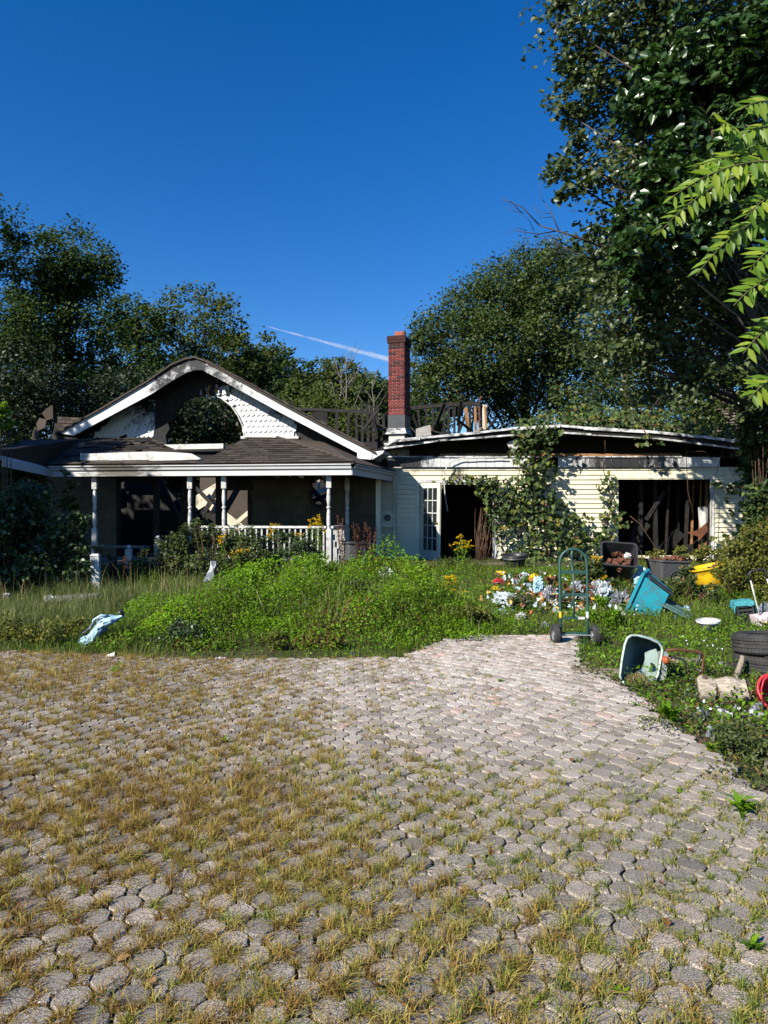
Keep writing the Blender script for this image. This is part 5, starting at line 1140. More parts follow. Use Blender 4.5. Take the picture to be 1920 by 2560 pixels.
gb('plastic_bag', 1608, 1470, (.18, .16, .26), 'bluebag', 'dusty blue bag stuffed between the two dark bins', 'bag', 9, .05)
gb('plastic_bag', 1552, 1515, (.22, .16, .20), 'greybag', 'dark glossy bag between the tall pale bag and the teal bin', 'bag', 10, .0)
gb('plastic_bag', 1442, 1495, (.20, .13, .18), 'foil', 'grey crumpled bag seen through the hand truck frame', 'bag', 11, .06)
gb('plastic_bag', 1492, 1490, (.12, .10, .18), 'foil', 'grey foil-like bag just right of the hand truck', 'bag', 19, .05)
gb('plastic_bag', 1310, 1452, (.10, .08, .10), 'bag', 'small white bag at the top of the heap under the vine', 'bag', 13, .05)
gb('yellow_sheet', 1335, 1462, (.17, .10, .10), 'yellow', 'crumpled yellow plastic sheet on top of the rubbish heap', 'plastic sheet', 14, .10)
gb('yellow_sheet', 1252, 1448, (.11, .08, .06), 'yellow', 'yellow plastic scrap above the red one in the heap', 'plastic sheet', 15, .10)
gb('yellow_sheet', 1240, 1486, (.13, .08, .04), 'yellow', 'yellow-orange plastic scrap below the red one in the heap', 'plastic sheet', 21, .10)
gb('red_scrap', 1246, 1470, (.12, .08, .08), 'red', 'red plastic scrap wedged between two yellow ones', 'plastic scrap', 16, .09)
gb('white_scrap', 1302, 1548, (.13, .09, .09), 'whitebag', 'white folded scrap at the front of the rubbish heap', 'scrap', 17, .0)
gb('white_scrap', 1447, 1530, (.13, .08, .06), 'whitebag', 'white flat scrap behind the hand truck rails', 'scrap', 18, .04)
gb('white_scrap', 1558, 1540, (.06, .05, .06), 'whitebag', 'small white scrap at the left foot of the teal bin', 'scrap', 20, .0)
gb('blue_scrap', 1716, 1536, (.07, .05, .09), 'bluebag', 'torn blue plastic scrap in the grass right of the teal bin', 'scrap', 22, .03)
gb('plastic_film', 1808, 1672, (.10, .07, .07), 'foil', 'clear crumpled plastic film in front of the tyres', 'plastic film', 23, .0)
gb('plastic_film', 1362, 1570, (.09, .07, .08), 'foil', 'silvery scrap just left of the hand truck wheel', 'scrap', 24, .0)
gb('white_rag', 965, 1452, (.16, .10, .15), 'whitebag', 'white rag in the weeds below the meter box', 'rag', 25, .08)
gb('rusty_tin', 1300, 1500, (.07, .06, .05), 'rust', 'rusty tin scrap in the middle of the rubbish heap', 'scrap', 26, .05)
gb('rusty_tin', 1282, 1545, (.06, .05, .05), 'rust', 'rust-brown scrap left of the white folded scrap', 'scrap', 27, .0)
M0 = Matrix.Translation(onground(1362, 1478)); cans(M0, [(random.uniform(-.08, .2), random.uniform(-.1, .1), random.uniform(.12, .22)) for _ in range(6)], 'rusty can spilled beside the yellow sheet', 'cans spilled by the yellow sheet')
M0 = Matrix.Translation(onground(1425, 1500)); cans(M0, [(random.uniform(-.12, .3), random.uniform(-.15, .1), random.uniform(.10, .30)) for _ in range(12)], 'rusty can in the heap behind the hand truck', 'cans behind the hand truck')
# crushed white cans at the right edge
ccan = MB(); ccan.lathe([(0, 0), (.026, 0), (.032, .01), (.030, .04), (.024, .06), (.031, .08), (.032, .105), (.026, .118), (.024, .115), (0, .112)], 14)
for v in ccan.v:
    v.x *= .62 + .2 * math.sin(v.z * 60); v.y += .012 * math.sin(v.z * 45)
ccm = ccan.mesh('crushed_can', 'whitecan', False) if 'whitecan' in MT else ccan.mesh('crushed_can', 'foil', False)
for k, (px, py, lb) in enumerate(((1752, 1790, 'crushed white can, single, below the log on bare soil'), (1768, 1793, 'crushed white can lying just right of another below the log'), (1792, 1788, 'flattened white can beside dead leaves below the log'), (1872, 1790, 'crushed white can left of a pair below the red bucket'), (1886, 1784, 'middle crushed white can below the red bucket'), (1902, 1776, 'crushed silver-white can nearest the red bucket'), (1776, 1832, 'lone crushed can on the soil nearer the paving'))):
    o = obj('crushed_can', ccm, loc=onground(px, py) + Vector((0, 0, .022)), rot=(R(90), random.uniform(-.2, .2), random.uniform(0, 6))); tag(o, lb, 'can', 'crushed cans on the soil')

# ------------------------------------------------------------------ litter on the left
def jug():
    p0 = onground(262, 1615); root = empty('plastic_jug', p0 + Vector((-.26, 0, .05)), 'crushed pale blue plastic jug lying slantwise in the grass', 'jug', rot=(R(10), R(52), R(8))); root.scale = (1.2, 1.2, 1.2)
    q = MB(); W = .115
    prof = [(.02, 0), (.085, .0), (.10, .02), (.10, .15), (.085, .20), (.10, .25), (.095, .34), (.07, .41), (.035, .45), (.03, .47), (.03, .50), (0, .50)]
    pr2 = []
    for (r1, z1), (r2, z2) in zip(prof[:-1], prof[1:]):
        m = max(1, int(abs(z2 - z1) / .018)); pr2 += [(r1 + (r2 - r1) * i / m, z1 + (z2 - z1) * i / m) for i in range(m)]
    q.lathe(pr2 + [prof[-1]], 30)
    for v in q.v:
        k = 1 + .35 * noise.noise(v * 9 + Vector((3, 1, 7))) + .35 * (abs(noise.noise(v * 24)) - .2); v.x *= .62 * k; v.y *= 1.05 * k; v.x += .03 * math.sin(v.z * 16)
    part('body', q, 'bluebag', root, world=False)
    q = MB(); q.tube([(-.05, -.05, .40), (-.10, -.08, .36), (-.11, -.08, .27), (-.08, -.06, .22)], .013, 8); part('handle', q, 'bluebag', root, True, world=False)
    q = MB(); q.lathe([(.034, .485), (.036, .49), (.036, .515), (.0, .52)], 14); part('cap', q, 'black', root, True, world=False)
    q = MB(); q.box((-.082, 0, .12), (.012, .11, .13), Matrix.Rotation(.2, 3, 'Z')); part('torn_label', q, 'foil', root, world=False)
jug()
def cup():
    p0 = onground(278, 1650); root = empty('paper_cup', p0 + Vector((-.05, 0, .035)), 'squashed white paper cup on its side at the paving edge', 'cup', rot=(R(8), R(82), R(12)))
    q = MB(); q.lathe([(.026, 0), (.034, .09), (.038, .092), (.038, .098), (.032, .098), (.024, .006), (0, .006)], 18)
    for v in q.v: k = 1 + .25 * noise.noise(v * 25); v.x *= k; v.y *= k
    part('cup_wall', q, 'whitebag', root, world=False)
    q = MB(); q.lathe([(.0, -.004), (.027, -.004), (.027, .001), (0, .001)], 18); part('cup_base', q, 'greywood', root, world=False)
    gb('white_napkin', 290, 1650, (.06, .04, .035), 'whitebag', 'crumpled white napkin beside the squashed paper cup', 'napkin', 31)
cup()
MT['pinkwhite'] = surf('pink_white_print', (0.75, 0.72, 0.74), (0.62, 0.10, 0.25), 22, 0.4, 0.5, lo=.48, hi=.52, obj=True)
gb('snack_wrapper', 548, 1652, (.075, .05, .045), 'pinkwhite', 'crumpled pink and white wrapper at the foot of the weed mound', 'wrapper', 32, amp=.5)
def silver():
    p0 = onground(476, 1560) ; q = MB(); pts = [(-.10, 0, 0), (-.07, -.03, .12), (-.04, -.02, .25), (-.06, 0, .36), (.02, .01, .38), (.04, -.03, .30), (.02, -.05, .2), (.06, -.03, .1), (.0, -.05, .02)]
    q.hexa([Vector(p) for p in pts], [Vector(p) + Vector((.02, .05, .0)) for p in pts])
    o = obj('metal_scrap', q.mesh('metal_scrap', 'foil'), loc=p0 + Vector((0, 1.1, .48)), rot=(R(-20), R(12), R(10))); tag(o, 'bent silver metal scrap stuck in the green weed mound', 'scrap')
silver()
gb('paper_scrap', 18, 1500, (.10, .06, .04), 'whitebag', 'small white paper in the shaded grass at the far left', 'paper', 33, .08)
gb('paper_scrap', 122, 1512, (.14, .08, .07), 'whitebag', 'white torn paper lying near the stone slab', 'paper', 34, .08)
gb('dark_stone', 884, 1636, (.05, .04, .04), 'darkgrey', 'small dark stone at the front edge of the weed mound', 'stone', 35)

# ------------------------------------------------------------------ trees
def cloud(lobes, n, sig=.16, shell=.55, per=70):
    """clumped leaf points: lobes (x,y,z,rx,ry,rz) -> points, clump tone"""
    w = np.array([(l[3] * l[4] * l[5]) ** (2 / 3) for l in lobes]); w = w / w.sum(); P = []; T = []
    for l, k in zip(lobes, w):
        m = max(40, int(n * k)); nc = max(4, m // per)
        d = unit(rng.normal(size=(nc, 3))); r = shell + (1.06 - shell) * rng.uniform(0, 1, (nc, 1)) ** .6
        c = np.array(l[:3]) + d * r * np.array(l[3:6]); ci = rng.integers(0, nc, m); tone = rng.uniform(-.22, .22, nc)
        s = sig * np.array(l[3:6]).mean() * rng.uniform(.6, 1.3, nc)
        P.append(c[ci] + np.clip(rng.normal(size=(m, 3)), -1.6, 1.6) * s[ci][:, None] * np.array([1, 1, .75])); T.append(tone[ci])
    return np.concatenate(P), np.concatenate(T)
def limbs(q, base, lobes, r0, top=None, seg=8, twigs=0):
    base = Vector(base); hi = max(lobes, key=lambda l: l[2]); T = Vector((hi[0], hi[1], hi[2])) if top is None else Vector(top)
    path = []; n = 8
    for i in range(n):
        t = i / (n - 1); p = base.lerp(T, t); j = .05 * (T - base).length * math.sin(3.1 * t)
        path.append(p + Vector((noise.noise(p * .7) * j, noise.noise(p * .7 + Vector((9, 2, 4))) * j, 0)))
    q.tube(path, [r0 * (1.25 if i == 0 else 1 - .85 * i / (n - 1)) for i in range(n)], seg)
    for l in lobes:
        c = Vector(l[:3]); t = min(.9, max(.15, (c.z - base.z) / max(.1, (T.z - base.z)) - .25)); k = int(t * (n - 1)); s = path[k]; m = s.lerp(c, .5) + Vector((0, 0, .10 * (c - s).length))
        rr = r0 * (1 - .8 * t) * .30; q.tube([s, m, c], [rr, rr * .7, rr * .3], 6)
        for _ in range(twigs):
            d = Vector(unit(rng.normal(size=(1, 3)))[0]); e = c + Vector((d.x * l[3], d.y * l[4], d.z * l[5])) * .95; q.tube([c, c.lerp(e, .5) + Vector((0, 0, .05 * l[5])), e], [rr * .4, rr * .28, rr * .08], 4)
    return q
def tree(name, label, base, lobes, n, leaf, mat, r0=.2, group=None, bark='bark', aspect=.6, shape='rhomb', sig=.16, shell=.5, twigs=1, cat='tree', top=None, per=70):
    root = empty(name, base, label, cat, group)
    q = limbs(MB(), base, lobes, r0, top, 8, twigs); part('trunk', q, bark, root, True)
    P, T = cloud(lobes, n, sig, shell, per); tone = np.clip(.42 + T + rng.normal(0, .2, len(P)), 0, 1)
    me = leaves_np('crown', P, leaf * rng.uniform(.7, 1.3, len(P)), mat, tone, aspect=aspect, shape=shape); obj('crown', me, root); return root
def auto_lobes(bx, by, bz, w, h, nl, seed, low=.12):
    rn = random.Random(seed); L = [(bx, by, bz + h * .87, w * .30, w * .30, h * .13), (bx, by, bz + h * .45, w * .44, w * .40, h * .36)]
    for i in range(nl):
        t = rn.uniform(low, .86); env = math.sin(math.pi * min(1, (t * .82 + .16))) ** .7; a = rn.uniform(0, 6.28); r = rn.uniform(.35, .8) * env * w / 2
        s = rn.uniform(.22, .33) * w; L.append((bx + r * math.cos(a), by + r * math.sin(a), bz + h * t, s, s, s * rn.uniform(.7, 1.0)))
    return L
def forest(px, top, wpx, d, label, n, mat, seed, name='woodland_tree', nl=22, leafpx=9.5, low=.04, group='trees behind the house'):
    n = int(n * 1.12); c = at(px, top + 12, d); bz = g(0, d) - .2; h = c.z - bz; w = 1.12 * wpx / F * d
    return tree(name, label, (c.x, d, bz), auto_lobes(c.x, d, bz, w, h, nl, seed, low), n, leafpx * d / F, mat, .02 * h, group, per=45)
forest(-40, 470, 300, 30, 'tallest dark tree at the left edge, cut off by it', 30000, 'lf_wood', 1, nl=15)
forest(170, 535, 290, 33, 'tall dark tree with rounded top left of the gable', 34000, 'lf_wood', 2, nl=16)
forest(345, 712, 240, 42, 'dark tree between the tall left tree and the gable peak', 24000, 'lf_wood', 3)
forest(490, 712, 300, 46, 'olive-green tree rising behind the gable peak', 28000, 'lf_far', 4, nl=15)
forest(610, 815, 210, 52, 'olive tree just right of the gable peak', 17000, 'lf_far', 5)
forest(715, 858, 200, 56, 'small green tree under the start of the vapour trail', 17000, 'lf_far', 6)
forest(815, 882, 190, 58, 'green tree behind the pale bare saplings', 16000, 'lf_far', 7)
forest(915, 918, 190, 60, 'green tree closing the gap to the left of the chimney', 15000, 'lf_far', 8)
forest(990, 960, 200, 64, 'low green tree directly behind the chimney', 12000, 'lf_far', 9)
forest(60, 840, 330, 24, 'shaded bushy tree beside the left end of the porch', 24000, 'lf_shade', 21, nl=12, low=.02)
forest(330, 930, 330, 27, 'dark low tree behind the left slope of the gable', 20000, 'lf_shade', 22, nl=12, low=.02)
forest(560, 960, 330, 30, 'dark low tree seen through the round gable opening', 20000, 'lf_shade', 23, nl=12, low=.02)
forest(770, 985, 300, 38, 'low tree behind the charred studs left of the chimney', 16000, 'lf_far', 24, nl=12, low=.02)
forest(680, 862, 170, 47, 'dark tree right of the gable slope, under the vapour trail', 12000, 'lf_wood', 41)
forest(765, 876, 180, 44, 'dark tree behind the upper right gable slope', 12000, 'lf_wood', 42)
forest(850, 892, 180, 46, 'dark tree behind the charred studs', 12000, 'lf_far', 43)
forest(935, 926, 170, 45, 'dark tree touching the left side of the chimney', 11000, 'lf_wood', 44)
forest(1040, 985, 190, 48, 'dark low tree right behind the chimney foot', 10000, 'lf_wood', 45)
def lob(pxr, d, zs=.95, jit=1.2, seed=0):
    rn = random.Random(seed); out = []
    for (px, py, r) in pxr:
        dd = d + rn.uniform(-jit, jit); c = at(px, py, dd); rr = r / F * dd; out.append((c.x, c.y, c.z, rr, rr, rr * zs))
    return out
# broad oak right of the chimney
L = lob([(1130, 850, 95), (1085, 900, 60), (1190, 780, 90), (1260, 740, 100), (1340, 700, 95), (1400, 680, 80), (1230, 870, 110), (1330, 840, 130), (1430, 800, 120), (1120, 960, 80), (1200, 980, 90), (1320, 970, 110), (1440, 940, 110), (1060, 960, 50), (1480, 720, 70), (1070, 850, 38)], 31, .85, 2.0, 3)
tree('oak_tree', 'broad dark oak standing right of the brick chimney', (at(1290, 0, 31).x, 31, g(0, 31) - .2), L, 78000, .14, 'lf_oak', .38, sig=.20, twigs=2, per=45)
# big poplar leaning in from the right, its crown running out of the picture
L = lob([(1570, 30, 190), (1480, 130, 95), (1450, 265, 75), (1590, 240, 150), (1760, 130, 210), (1900, 60, 200), (1480, 420, 85), (1570, 470, 130), (1740, 380, 190), (1920, 320, 210), (1540, 610, 105), (1680, 640, 170), (1860, 600, 200), (1600, 780, 130), (1760, 800, 170), (1920, 820, 160), (1395, 55, 50), (1405, 275, 36), (1420, 450, 48), (1420, 180, 40), (1480, 720, 60), (1760, -120, 200), (1560, -120, 150), (1520, 880, 80), (1650, 930, 100), (1800, 960, 90)], 13.6, .95, 1.3, 5)
tree('poplar_tree', 'huge poplar filling the upper right, grey-green heart-shaped leaves', (9.2, 13.8, 0.35), L, 40000, .095, 'lf_poplar', .22, shape='heart', aspect=.95, sig=.24, shell=.30, twigs=2, top=(7.4, 13.6, 11.5), per=38)
L = lob([(1640, 240, 85), (1800, 240, 110), (1650, 470, 80), (1750, 560, 100), (1600, 590, 70), (1870, 430, 120), (1720, 380, 70), (1700, 140, 80), (1880, 140, 100), (1620, 700, 60)], 11.6, .95, .6, 6)
tree('maple_tree', 'glossy deep green maple foliage in front of the huge poplar', (8.3, 12.4, 0.3), L, 11000, .14, 'lf_gloss', .14, shape='heart', aspect=.75, sig=.22, shell=.3, twigs=3, per=30)
forest(1560, 560, 330, 24, 'dense tree behind the poplar above the wing roof', 26000, 'lf_oak', 31, nl=15, low=.05)
forest(1800, 600, 330, 23, 'dense tree behind the poplar at the right edge', 24000, 'lf_oak', 32, nl=15, low=.05)
forest(1480, 930, 330, 25.5, 'low leafy tree just above the middle of the wing roof', 18000, 'lf_oak', 33, nl=12, low=.02)
forest(1740, 940, 300, 24.5, 'low leafy tree between the wing roof and the bowed shed', 16000, 'lf_bush', 34, nl=12, low=.02)
forest(2080, 700, 420, 20, 'tall tree at the right edge, mostly cut off by it', 20000, 'lf_oak', 35, nl=14, low=.02)
# tree beyond the left edge whose shade falls on the porch corner
cx0 = -13.0
L = [(cx0, 8.6, 6.3, 1.9, 1.9, 1.8), (cx0 - 1.4, 8.2, 5.2, 1.6, 1.6, 1.4), (cx0 + .6, 9.6, 5.4, 1.4, 1.4, 1.3), (cx0 - .4, 8.6, 7.4, 1.3, 1.3, 1.1), (cx0 - 2.8, 7.4, 6.0, 1.6, 1.6, 1.4), (cx0 + .1, 9.2, 4.2, 1.5, 1.4, 1.1)]
tree('shade_tree', 'tree standing beyond the left edge that shades the porch corner', (cx0, 8.6, 0), L, 11000, .30, 'lf_wood', .2, sig=.25)
L = [(-14.9, 12.4, 7.1, 1.9, 1.9, 1.7), (-13.5, 12.6, 8.3, 1.0, 1.0, .9), (-16.0, 12.0, 8.4, 1.8, 1.8, 1.5), (-14.6, 12.6, 5.2, 1.4, 1.4, 1.2), (-16.2, 12.0, 5.8, 1.6, 1.6, 1.4)]
tree('shade_tree', 'second tree beyond the left edge, its shade on the porch wall', (-15.0, 12.3, .25), L, 9000, .30, 'lf_wood', .18, sig=.25)
# pale bare saplings and dead twigs
def bare(px, py0, py1, d, label, seed, mat='greybark', spread=.9, r=.05, nb=9, group=None, lean=0):
    rn = random.Random(seed); a = at(px, py1, d); a.z = max(a.z, g(0, d)); b = at(px + lean, py0, d); root = empty('bare_tree', a, label, 'tree', group); h = (b - a).length; q = MB()
    pts = [a.lerp(b, i / 6) + Vector((rn.uniform(-.03, .03) * h * (0 < i), 0, 0)) for i in range(7)]; q.tube(pts, [r * (1 - .13 * i) for i in range(7)], 6); part('trunk', q, mat, root, True); q = MB()
    for k in range(nb):
        s = pts[rn.randint(1, 5)]; L1 = h * rn.uniform(.2, .4); dd = Vector((rn.uniform(-1, 1) * spread, rn.uniform(-.5, .5), rn.uniform(.5, 1.2))).normalized(); e = s + dd * L1; q.tube([s, s.lerp(e, .5) + Vector((0, 0, -.04 * L1)), e], [r * .4, r * .28, r * .1], 4)
        for _ in range(3):
            s2 = s.lerp(e, rn.uniform(.3, .9)); e2 = s2 + (dd + Vector((rn.uniform(-.7, .7), rn.uniform(-.4, .4), rn.uniform(-.3, .4)))).normalized() * L1 * .45; q.tube([s2, e2], [r * .2, r * .06], 3)
    part('branches', q, mat, root, True)
bare(872, 890, 1120, 38, 'pale bare sapling left of the chimney, the taller one', 1, r=.06, lean=-8)
bare(845, 915, 1120, 40, 'pale bare sapling behind the charred studs, the shorter one', 2, r=.07, lean=6)
bare(930, 950, 1120, 40, 'thin pale bare sapling closest to the chimney', 3, r=.06, lean=6)
bare(478, 880, 1000, 36, 'bare grey sapling poking up behind the gable peak', 4, r=.06, lean=-10)
def dead_branches():
    rn = random.Random(9); root = empty('dead_branch', (7.2, 14.2, .3), 'tangle of bare dead branches hanging under the poplar crown', 'branch')
    def fork(a, b, r, k):
        m = a.lerp(b, .5) + Vector((rn.uniform(-.08, .08), 0, rn.uniform(-.1, .1))); q.tube([a, m, b], [r, r * .75, r * .4], 5)
        if k:
            for _ in range(3):
                s = a.lerp(b, rn.uniform(.4, 1)); d = (b - a).normalized() + Vector((rn.uniform(-.8, .8), rn.uniform(-.5, .5), rn.uniform(-.8, .8))); fork(s, s + d.normalized() * (b - a).length * rn.uniform(.35, .6), r * .5, k - 1)
    for (a, b, r) in (((1900, 880), (1640, 780), .03), ((1920, 850), (1760, 740), .045), ((1880, 930), (1600, 870), .02), ((1850, 700), (1780, 880), .02), ((1560, 640), (1345, 562), .025), ((1500, 650), (1380, 600), .018), ((1860, 1000), (1600, 930), .02), ((1640, 990), (1560, 900), .015), ((1920, 950), (1800, 860), .03)):
        q = MB(); fork(at(*a, 13.2), at(*b, 13.0), r, 2); part('bough', q, 'bark', root, True)
dead_branches()

# ------------------------------------------------------------------ ailanthus leaning in from the right
def ailanthus():
    d = 4.6; sx = 3.15; root = empty('ailanthus_tree', (sx, d, 0), 'bright green ailanthus with long feathery leaves at the right edge', 'tree')
    q = MB(); q.tube([(sx, d, -.05), (sx + .05, d, 1.2), (sx - .05, d + .05, 2.6), (sx - .15, d, 3.8), (sx - .2, d, 4.6)], [.045, .04, .032, .022, .01], 8); part('trunk', q, 'bark', root, True)
    fr = [((1885, 402), (1800, 305), .10, 13), ((1935, 396), (1735, 418), .05, 13), ((1940, 405), (1668, 502), .07, 16), ((1930, 430), (1640, 590), .10, 18), ((1960, 480), (1862, 546), .05, 9), ((1950, 545), (1740, 690), .10, 14), ((1960, 610), (1874, 676), .05, 9), ((1960, 690), (1834, 764), .06, 10), ((1960, 800), (1858, 884), .05, 9), ((1945, 258), (1850, 275), .05, 8), ((1960, 320), (1840, 345), .05, 9), ((1960, 940), (1870, 1000), .05, 8)]
    meshes = []
    for k in range(4):
        V = np.array([[0, 0, 0], [.28, .16, .03], [.62, .13, .02], [1, 0, -.05], [.62, -.13, .02], [.28, -.16, .03]]) ; me = np_mesh('leaflet', V, np.array([0, 3, 2, 1, 0, 5, 4, 3]), np.array([4, 4]), 'lf_ail', np.full(2, .02 + .32 * k)); meshes.append(me)
    for k, (a, b, sag, n) in enumerate(fr):
        dd = d + random.uniform(-.35, .35); A, B = at(*a, dd + .25), at(*b, dd - .15); S = Vector((sx - .05 - .02 * A.z, d, A.z - .12))
        def P(t): return A.lerp(B, t) + Vector((0, 0, sag * (B - A).length * 4 * t * (1 - t)))
        q = MB(); q.tube([S, A] + [P(t / 8) for t in range(1, 9)], [.010] + [.007 - .0006 * i for i in range(9)], 6); rach = part('frond', q, 'stem', root, True)
        for i in range(n):
            t = .06 + .94 * (i / n); c = P(t); tan = (P(min(1, t + .03)) - P(t - .03)).normalized(); perp = tan.cross(Vector((0, -1, 0))).normalized()
            if perp.z > 0: perp = -perp
            Ln = random.uniform(.115, .16) * (1 - .35 * t ** 3) ; 
            for s in (1, -1):
                d2 = (tan * .45 + (perp if s > 0 else -perp * .55 + Vector((0, .5, 0))) * random.uniform(.6, 1.0) + Vector((random.uniform(-.25, .25), random.uniform(-.4, .25), random.uniform(-.35, .05)))).normalized()
                nrm = (Vector((-.35, -.6, .6)) + Vector((random.uniform(-.4, .4), random.uniform(-.4, .4), random.uniform(-.3, .3)))); nrm = (nrm - d2 * nrm.dot(d2)).normalized()
                M = Matrix((d2, nrm.cross(d2), nrm)).transposed().to_4x4(); o = obj('leaflet', random.choice(meshes)); o.matrix_world = Matrix.Translation(c) @ M @ Matrix.Scale(Ln, 4)
                o.parent = rach; o.matrix_parent_inverse = parent_world(rach).inverted()
ailanthus()

# ------------------------------------------------------------------ vines
leaf_var = []
for k in range(7):
    V = np.array([[0, 0, 0], [-.10, .30, .05], [.12, .50, .10], [.38, .40, .08], [.55, .42, .05], [.70, .20, .04], [1, 0, -.10], [.70, -.20, .04], [.55, -.42, .05], [.38, -.40, .08], [.12, -.50, .10], [-.10, -.30, .05]])
    leaf_var.append(np_mesh('leaf', V, np.array([0, 6, 5, 4, 3, 2, 1, 0, 11, 10, 9, 8, 7, 6]), np.array([7, 7]), 'lf_vine', np.full(2, [.2, .4, .5, .6, .7, .8, .95][k])))
def vine(name, label, pl, blobs, stems, leaf, n_parts, mat='lf_vine', seed=1, base=None):
    rn = random.Random(seed); pts = []
    for (px, py, rx, ry, n, o0, o1) in blobs:
        for _ in range(n):
            a = rn.uniform(0, 6.283); r = math.sqrt(rn.random()); w = pl.off(rn.uniform(o0, o1)).at(px + rx * r * math.cos(a), py + ry * r * math.sin(a)); pts.append(w)
    b0 = base if base is not None else Vector((pts[0].x, pts[0].y, g(0, pts[0].y))); root = empty(name, b0, label, 'vine')
    for s in stems:
        q = MB(); p = [pl.off(o).at(x, y) for x, y, o in s]; q.tube(p, [.018 * (1 - .6 * i / len(p)) for i in range(len(p))], 6); part('stem', q, 'brownstem', root, True)
    rn.shuffle(pts)
    for w in pts[:n_parts]:
        nrm = Vector((-.35, -.7, .55)) + Vector((rn.gauss(0, .4), rn.gauss(0, .4), rn.gauss(0, .4))); nrm.normalize(); d = Vector((rn.uniform(-.8, .8), rn.uniform(-.5, .1), -.7)); d = (d - nrm * d.dot(nrm)).normalized()
        M = Matrix((d, nrm.cross(d), nrm)).transposed().to_4x4(); o = obj('leaf', rn.choice(leaf_var)); o.matrix_world = Matrix.Translation(w) @ M @ Matrix.Scale(leaf * rn.uniform(.9, 1.5), 4); o.parent = root; o.matrix_parent_inverse = parent_world(root).inverted()
    if len(pts) > n_parts:
        P = np.array([tuple(w) for w in pts[n_parts:]]); P = P + np.array([0, .08, 0]); o = obj('small_leaves', leaves_np('small_leaves', P, leaf * rng.uniform(.5, 1.05, len(P)), mat, rng.uniform(0, 1, len(P)), normal=np.array([-.35, -.7, .5]), shape='heart', aspect=.95, axis=np.array([0, -.2, -.7])), root); o['kind'] = 'stuff'
    return root
vine('wall_vine', 'big leafy vine climbing over the middle of the wing wall', WP, [(1330, 1130, 55, 50, 217, -.9, -.25), (1345, 1085, 70, 25, 159, -.9, -.5), (1350, 1180, 45, 40, 159, -.8, -.2), (1265, 1235, 60, 50, 275, -.6, -.15), (1250, 1290, 40, 45, 188, -.6, -.15), (1330, 1250, 60, 60, 333, -.6, -.1), (1380, 1290, 60, 50, 188, -.5, -.1), (1215, 1215, 30, 30, 87, -.5, -.15), (1165, 1198, 60, 10, 72, -.4, -.1), (1090, 1235, 12, 40, 37, -.4, -.2), (1290, 1340, 60, 40, 101, -.5, -.1), (1380, 1360, 80, 40, 275, -.8, -.1), (1310, 1390, 60, 20, 174, -1.0, -.3), (1420, 1330, 50, 50, 159, -.6, -.1), (1370, 1420, 70, 25, 232, -1.8, -.6), (1460, 1380, 40, 30, 116, -.8, -.2)],
     [[(1300, 1420, -.3), (1296, 1350, -.15), (1310, 1270, -.15), (1330, 1190, -.3), (1345, 1110, -.7), (1350, 1068, -.65)], [(1330, 1420, -.4), (1345, 1340, -.15), (1335, 1250, -.2), (1320, 1150, -.5)], [(1260, 1400, -.2), (1250, 1320, -.2), (1262, 1240, -.2), (1215, 1200, -.25), (1130, 1190, -.2)], [(1370, 1400, -.3), (1390, 1300, -.15), (1360, 1200, -.2)], [(1290, 1330, -.2), (1285, 1250, -.2), (1300, 1170, -.4)]], .105, 300)
vine('window_vine', 'thin vine strand hanging at the left side of the burnt window', WP, [(1520, 1215, 26, 40, 49, -.4, -.1), (1530, 1290, 30, 45, 66, -.45, -.1), (1505, 1340, 45, 30, 66, -.45, -.1), (1560, 1300, 30, 20, 17, -.45, -.2), (1450, 1300, 30, 20, 37, -.4, -.1), (1480, 1355, 60, 20, 72, -.5, -.1)], [[(1500, 1410, -.2), (1515, 1330, -.12), (1530, 1250, -.15), (1510, 1180, -.2), (1500, 1150, -.35)]], .10, 120, seed=2)
vine('roof_vine', 'vine sprawling along the top of the wing roof edge', WP.off(-.3), [(1420, 1050, 110, 20, 217, -.2, 1.0), (1540, 1052, 120, 18, 246, -.1, 1.6), (1680, 1062, 110, 18, 174, 0, 1.6), (1800, 1075, 70, 20, 101, -.2, 1.0), (1330, 1062, 50, 20, 87, -.3, .5), (1620, 1100, 40, 14, 17, -.5, -.3), (1450, 1030, 120, 20, 116, .5, 2.0), (1600, 1035, 120, 16, 116, .5, 2.0)], [[(1345, 1075, -.1), (1450, 1050, .1), (1560, 1052, .2), (1690, 1070, .2), (1830, 1085, .1)], [(1600, 1062, -.1), (1620, 1090, -.35), (1640, 1104, -.35)]], .105, 220, seed=3, base=WP.at(1400, 1062))
vine('right_vine', 'vine trailing over the right end of the wing wall', WP, [(1815, 1215, 45, 16, 15, -.5, -.1), (1840, 1255, 35, 30, 13, -.5, -.1), (1860, 1310, 26, 40, 15, -.6, -.1), (1810, 1360, 50, 25, 30, -.6, -.1), (1870, 1230, 25, 60, 24, -.9, -.2), (1880, 1130, 30, 50, 36, -.9, -.2)], [[(1880, 1400, -.2), (1872, 1300, -.15), (1850, 1220, -.2), (1790, 1205, -.15)], [(1885, 1400, -.3), (1884, 1250, -.3), (1880, 1120, -.4)]], .12, 130, seed=4)
# dry stalks in the doorway
rn = random.Random(4); root = empty('dead_stalks', WP.at(1215, 1405), 'thick tangle of dry brown stalks leaning in the doorway', 'dead plant')
for i in range(34):
    x = rn.uniform(1188, 1236); t = rn.uniform(1265, 1330); q = MB(); o = rn.uniform(-.5, .1); pl = WP.off(o); x2 = x + rn.uniform(-18, 26)
    q.tube([pl.at(x, 1412), pl.at((x + x2) / 2 + rn.uniform(-8, 8), (1412 + t) / 2), pl.at(x2, t)], [.009, .007, .003], 4); part('stalk', q, 'brownstem', root, True)
